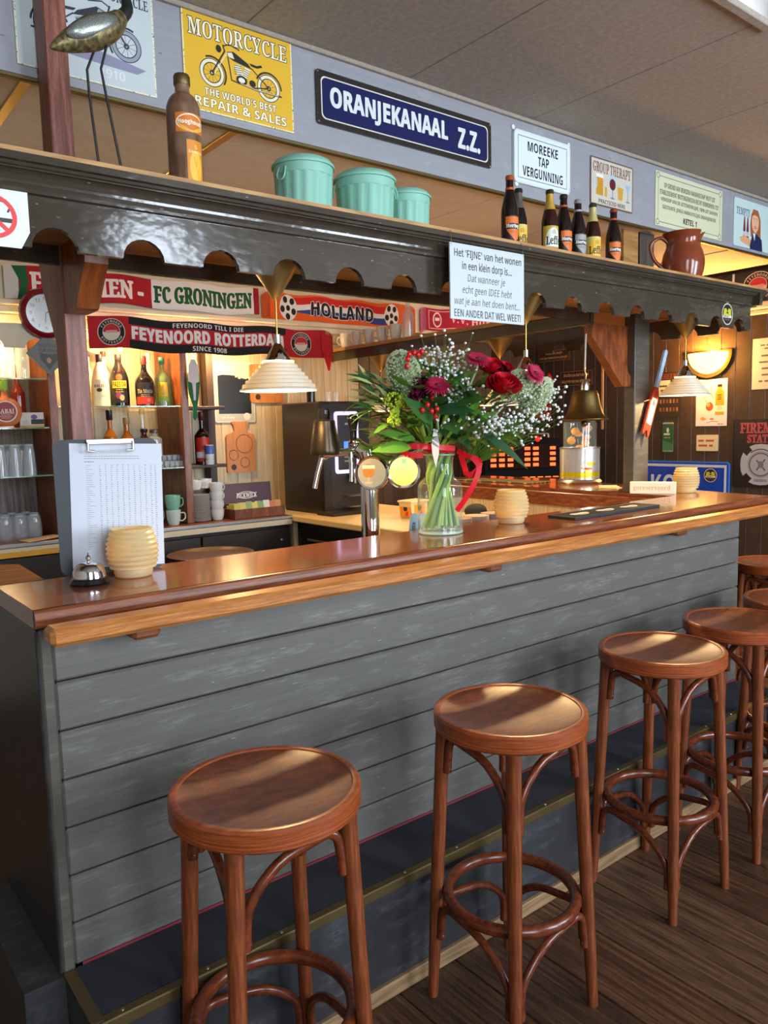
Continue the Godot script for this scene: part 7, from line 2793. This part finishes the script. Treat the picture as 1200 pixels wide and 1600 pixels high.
	# two small joke signs
	for k in 2:
		im = canvas(480, 140, rgb(62, 34, 26))
		dframe(im, 8, 8, 464, 124, 4, rgb(150, 120, 90))
		var t: Array = [["Work is for people", "who don't know how to play golf"], ["If at first you don't succeed", "doing it the way your wife told you"]][k]
		dtext(im, t[0], [110, 60][k], 26, [260, 360][k], 36, rgb(206, 176, 120), "R")
		dtext(im, t[1], 30, 80, 420, 34, rgb(206, 176, 120), "R")
		sign_plate("joke_sign", ["dark red-brown wooden sign about golf, higher left of the bell", "dark red-brown sign with two text lines behind the bell rope"][k], "sign", im, 0.34, [0.10, 0.135][k], on_wall([2.078, 1.87][k], [-4.416, -4.178][k]), R, 0.5, 0.008)
	# coffee advert
	im = canvas(240, 330, rgb(104, 44, 26))
	dframe(im, 0, 0, 240, 330, 10, rgb(206, 200, 190))
	dpoly(im, [40, 30, 110, 20, 120, 160, 60, 170], rgb(150, 110, 80))
	ddisc(im, 170, 120, 44, 40, rgb(180, 160, 150))
	dring(im, 170, 80, 36, 24, 6, rgb(150, 110, 100))
	for k in 3:
		dtext(im, ["DOUWE", "EGBERTS", "KOFFIE"][k], 40 + k * 24, 190 + k * 40, 120, 32, rgb(230, 160, 60), "R", 0.3)
	sign_plate("enamel_sign", "brown enamel coffee sign with white edge right of the flowers", "sign", im, 0.236, 0.318, on_wall(1.254, -4.592), R, 0.25, 0.01, 0.02)
	# framed photograph
	im = canvas(200, 260, rgb(120, 40, 36))
	drect(im, 14, 14, 172, 232, rgb(70, 52, 48))
	dprint(im, 50, 30, 110, 2, 22, 12, rgb(190, 170, 160), 3, true)
	dpoly(im, [60, 240, 70, 150, 110, 120, 140, 150, 150, 240], rgb(170, 160, 156))
	ddisc(im, 106, 110, 20, 24, rgb(176, 150, 136))
	sign_plate("framed_picture", "small red framed picture left of the drink cooler", "picture", im, 0.16, 0.21, on_wall(1.075, -4.375), R, 0.3, 0.012)
	im = canvas(128, 200, rgb(176, 24, 36))
	dprint(im, 20, 80, 90, 1, 20, 22, rgb(236, 226, 224), 2)
	sign_plate("enamel_sign", "small red enamel sign half hidden by the flowers", "sign", im, 0.15, 0.2, on_wall(1.63, -4.53), R, 0.25, 0.006, 0.01)
	# little red lantern
	o = thing("red_lantern", "little red hanging lantern between the joke signs", "lantern", Vector3(WALL_X - 0.05, 1.745, -4.44))
	m = mb()
	m.lathe(prof([0, 0, 0.038, 0.0, 0.040, 0.02, 0.030, 0.035, 0.026, 0.045]), 16)
	m.lathe(prof([0.026, 0.115, 0.034, 0.125, 0.028, 0.15, 0.012, 0.175, 0, 0.19]), 16)
	part(o, "metal_frame", m, mat(rgb(150, 30, 26), 0.4))
	m = mb()
	m.lathe(curve2([0.026, 0.045, 0.036, 0.07, 0.034, 0.095, 0.026, 0.115], 3), 16)
	part(o, "glass_chimney", m, glass(rgb(150, 120, 130), 0.5, 0.05))
	# yardstick
	m = mb()
	m.box(V0, Vector3(0.008, 0.54, 0.022), 0.002)
	solo("wooden_slat", "pale wooden slat upright on the dark wall beside the bell", "slat", m, mat(rgb(180, 140, 100), 0.5), Vector3(WALL_X - 0.014, 1.705, -3.912))
	# glass paddle hanging on the grey post
	o = thing("novelty_paddle", "red and clear bottle-shaped paddle hanging on the grey post", "paddle", Vector3(3.575, 1.64, -2.282), 0.0)
	var lean := Basis(Vector3.BACK, -0.40)
	m = mb(V0, lean)
	m.slab(pts2([-0.030, -0.225, -0.022, -0.235, -0.006, -0.205, 0.006, -0.205, 0.022, -0.235, 0.030, -0.225, 0.030, -0.02, 0.026, 0.005, 0.012, 0.028, -0.012, 0.028, -0.026, 0.005, -0.030, -0.02]), 0, 0.012)
	part(o, "red_body", m, mat(rgb(196, 62, 44), 0.2))
	m = mb(V0, lean)
	m.slab(round_rect(0.026, 0.215, 0.012), 0, 0.012, Transform3D(Basis(), Vector3(0, 0.13, 0)))
	part(o, "pale_neck", m, mat(rgb(176, 200, 226), 0.15))
	m = mb(Vector3(0, 0, 0.0125), lean)
	m.xf = m.xf * Transform3D(Basis(), Vector3(0, -0.10, 0))
	im = canvas(80, 260, rgb(222, 214, 206))
	drect(im, 16, 20, 48, 60, rgb(40, 40, 46))
	ddisc(im, 40, 140, 16, 24, rgb(170, 160, 150))
	dprint(im, 16, 190, 48, 4, 14, 4, rgb(120, 110, 110), 3)
	m.plate(0.04, 0.14, 0.0008)
	part(o, "label", m, printed(im, 0.4))
	m = mb()
	m.tube([Vector3(-0.05, -0.035, 0.005), Vector3(-0.10, -0.045, 0.005)], 0.004, 6)
	part(o, "hanging_peg", m, M.screw)
	# ship's bell on the bracket
	o = thing("ships_bell", "bronze ship's bell with rope hanging from the wooden bracket", "bell", Vector3(3.085, 1.507, -2.34))
	m = mb()
	m.lathe(curve2([0.104, 0.0, 0.108, 0.002, 0.110, 0.008, 0.100, 0.016, 0.086, 0.034, 0.074, 0.068, 0.066, 0.105, 0.060, 0.130, 0.050, 0.142, 0, 0.147], 3), 36)
	var bz := mat(rgb(112, 90, 50), 0.36, 0.9)
	bz.cull_mode = BaseMaterial3D.CULL_DISABLED
	part(o, "bell_body", m, bz)
	m = mb()
	m.lathe(prof([0.0195, 0.145, 0.020, 0.16, 0.016, 0.185, 0.010, 0.195, 0, 0.197]), 16)
	part(o, "crown", m, M.steel)
	m = mb()
	m.tube([Vector3(0, 0.19, 0), Vector3(0.008, 0.215, 0), Vector3(-0.004, 0.235, 0), Vector3(0.0, 0.252, 0)], 0.005, 6)
	part(o, "shackle", m, M.brass)
	m = mb()
	m.tube([Vector3(-0.002, 0.245, 0), Vector3(0.003, 0.39, 0.0), Vector3(0.006, 0.41, 0)], 0.0045, 6)
	part(o, "rope", m, mat(rgb(206, 196, 176), 0.9))
	m = mb()
	m.ball(Vector3(-0.006, -0.014, 0), 0.017, 8)
	part(o, "clapper", m, bz)
	m = mb()
	m.tube(curve3([Vector3(-0.006, -0.03, 0), Vector3(-0.016, -0.10, 0), Vector3(-0.014, -0.19, 0), Vector3(-0.016, -0.215, 0)], 4), 0.003, 5)
	m.ball(Vector3(-0.016, -0.224, 0), 0.010, 6)
	part(o, "pull_cord", m, mat(rgb(210, 204, 190), 0.9))
	build_slot_machine()

func build_slot_machine() -> void:
	var o := thing("slot_machine", "slot machine with rows of glowing orange buttons beyond the bar", "slot machine", Vector3(4.72, 0, -4.22), -0.6)
	var m := mb()
	m.box(Vector3(0, 0.42, 0), Vector3(0.62, 0.84, 0.46), 0.01)
	m.box(Vector3(0, 1.10, -0.06), Vector3(0.62, 0.56, 0.32), 0.01)
	part(o, "cabinet", m, mat(rgb(14, 13, 20), 0.75, 0.0, 0.2))
	m = mb(Vector3(0, 1.04, 0.12), Basis(Vector3.RIGHT, -0.9))
	m.box(V0, Vector3(0.60, 0.24, 0.03), 0.004)
	part(o, "button_deck", m, mat(rgb(18, 26, 40), 0.5))
	m = mb(Vector3(0, 1.24, 0.105))
	m.box(V0, Vector3(0.54, 0.19, 0.012), 0.004)
	part(o, "display_surround", m, mat(rgb(34, 16, 16), 0.8, 0.0, 0.2))
	var gl := glow(Color(1.0, 0.42, 0.12), 0.9)
	m = mb()
	m.box(V0, Vector3(0.046, 0.026, 0.006), 0.002)
	var cell := m.done()
	for row in 4:
		for col in 8:
			if col == 3 or col == 6:
				continue
			var c := inst(o, "display_cell_light", cell, gl)
			c.position = Vector3(-0.235 + col * 0.068, 1.175 + row * 0.043, 0.113)
	for row in 2:
		for col in 5:
			var c := inst(o, "button_light", cell, gl)
			c.transform = Transform3D(Basis(Vector3.RIGHT, -0.9), Vector3(0.02 + col * 0.062, 1.03 + row * 0.05, 0.155 - row * 0.06))
	m = mb()
	m.ball(Vector3(0.12, 1.375, 0.11), 0.022, 6)
	part(o, "top_light", m, glow(Color(0.9, 0.12, 0.1), 0.8))
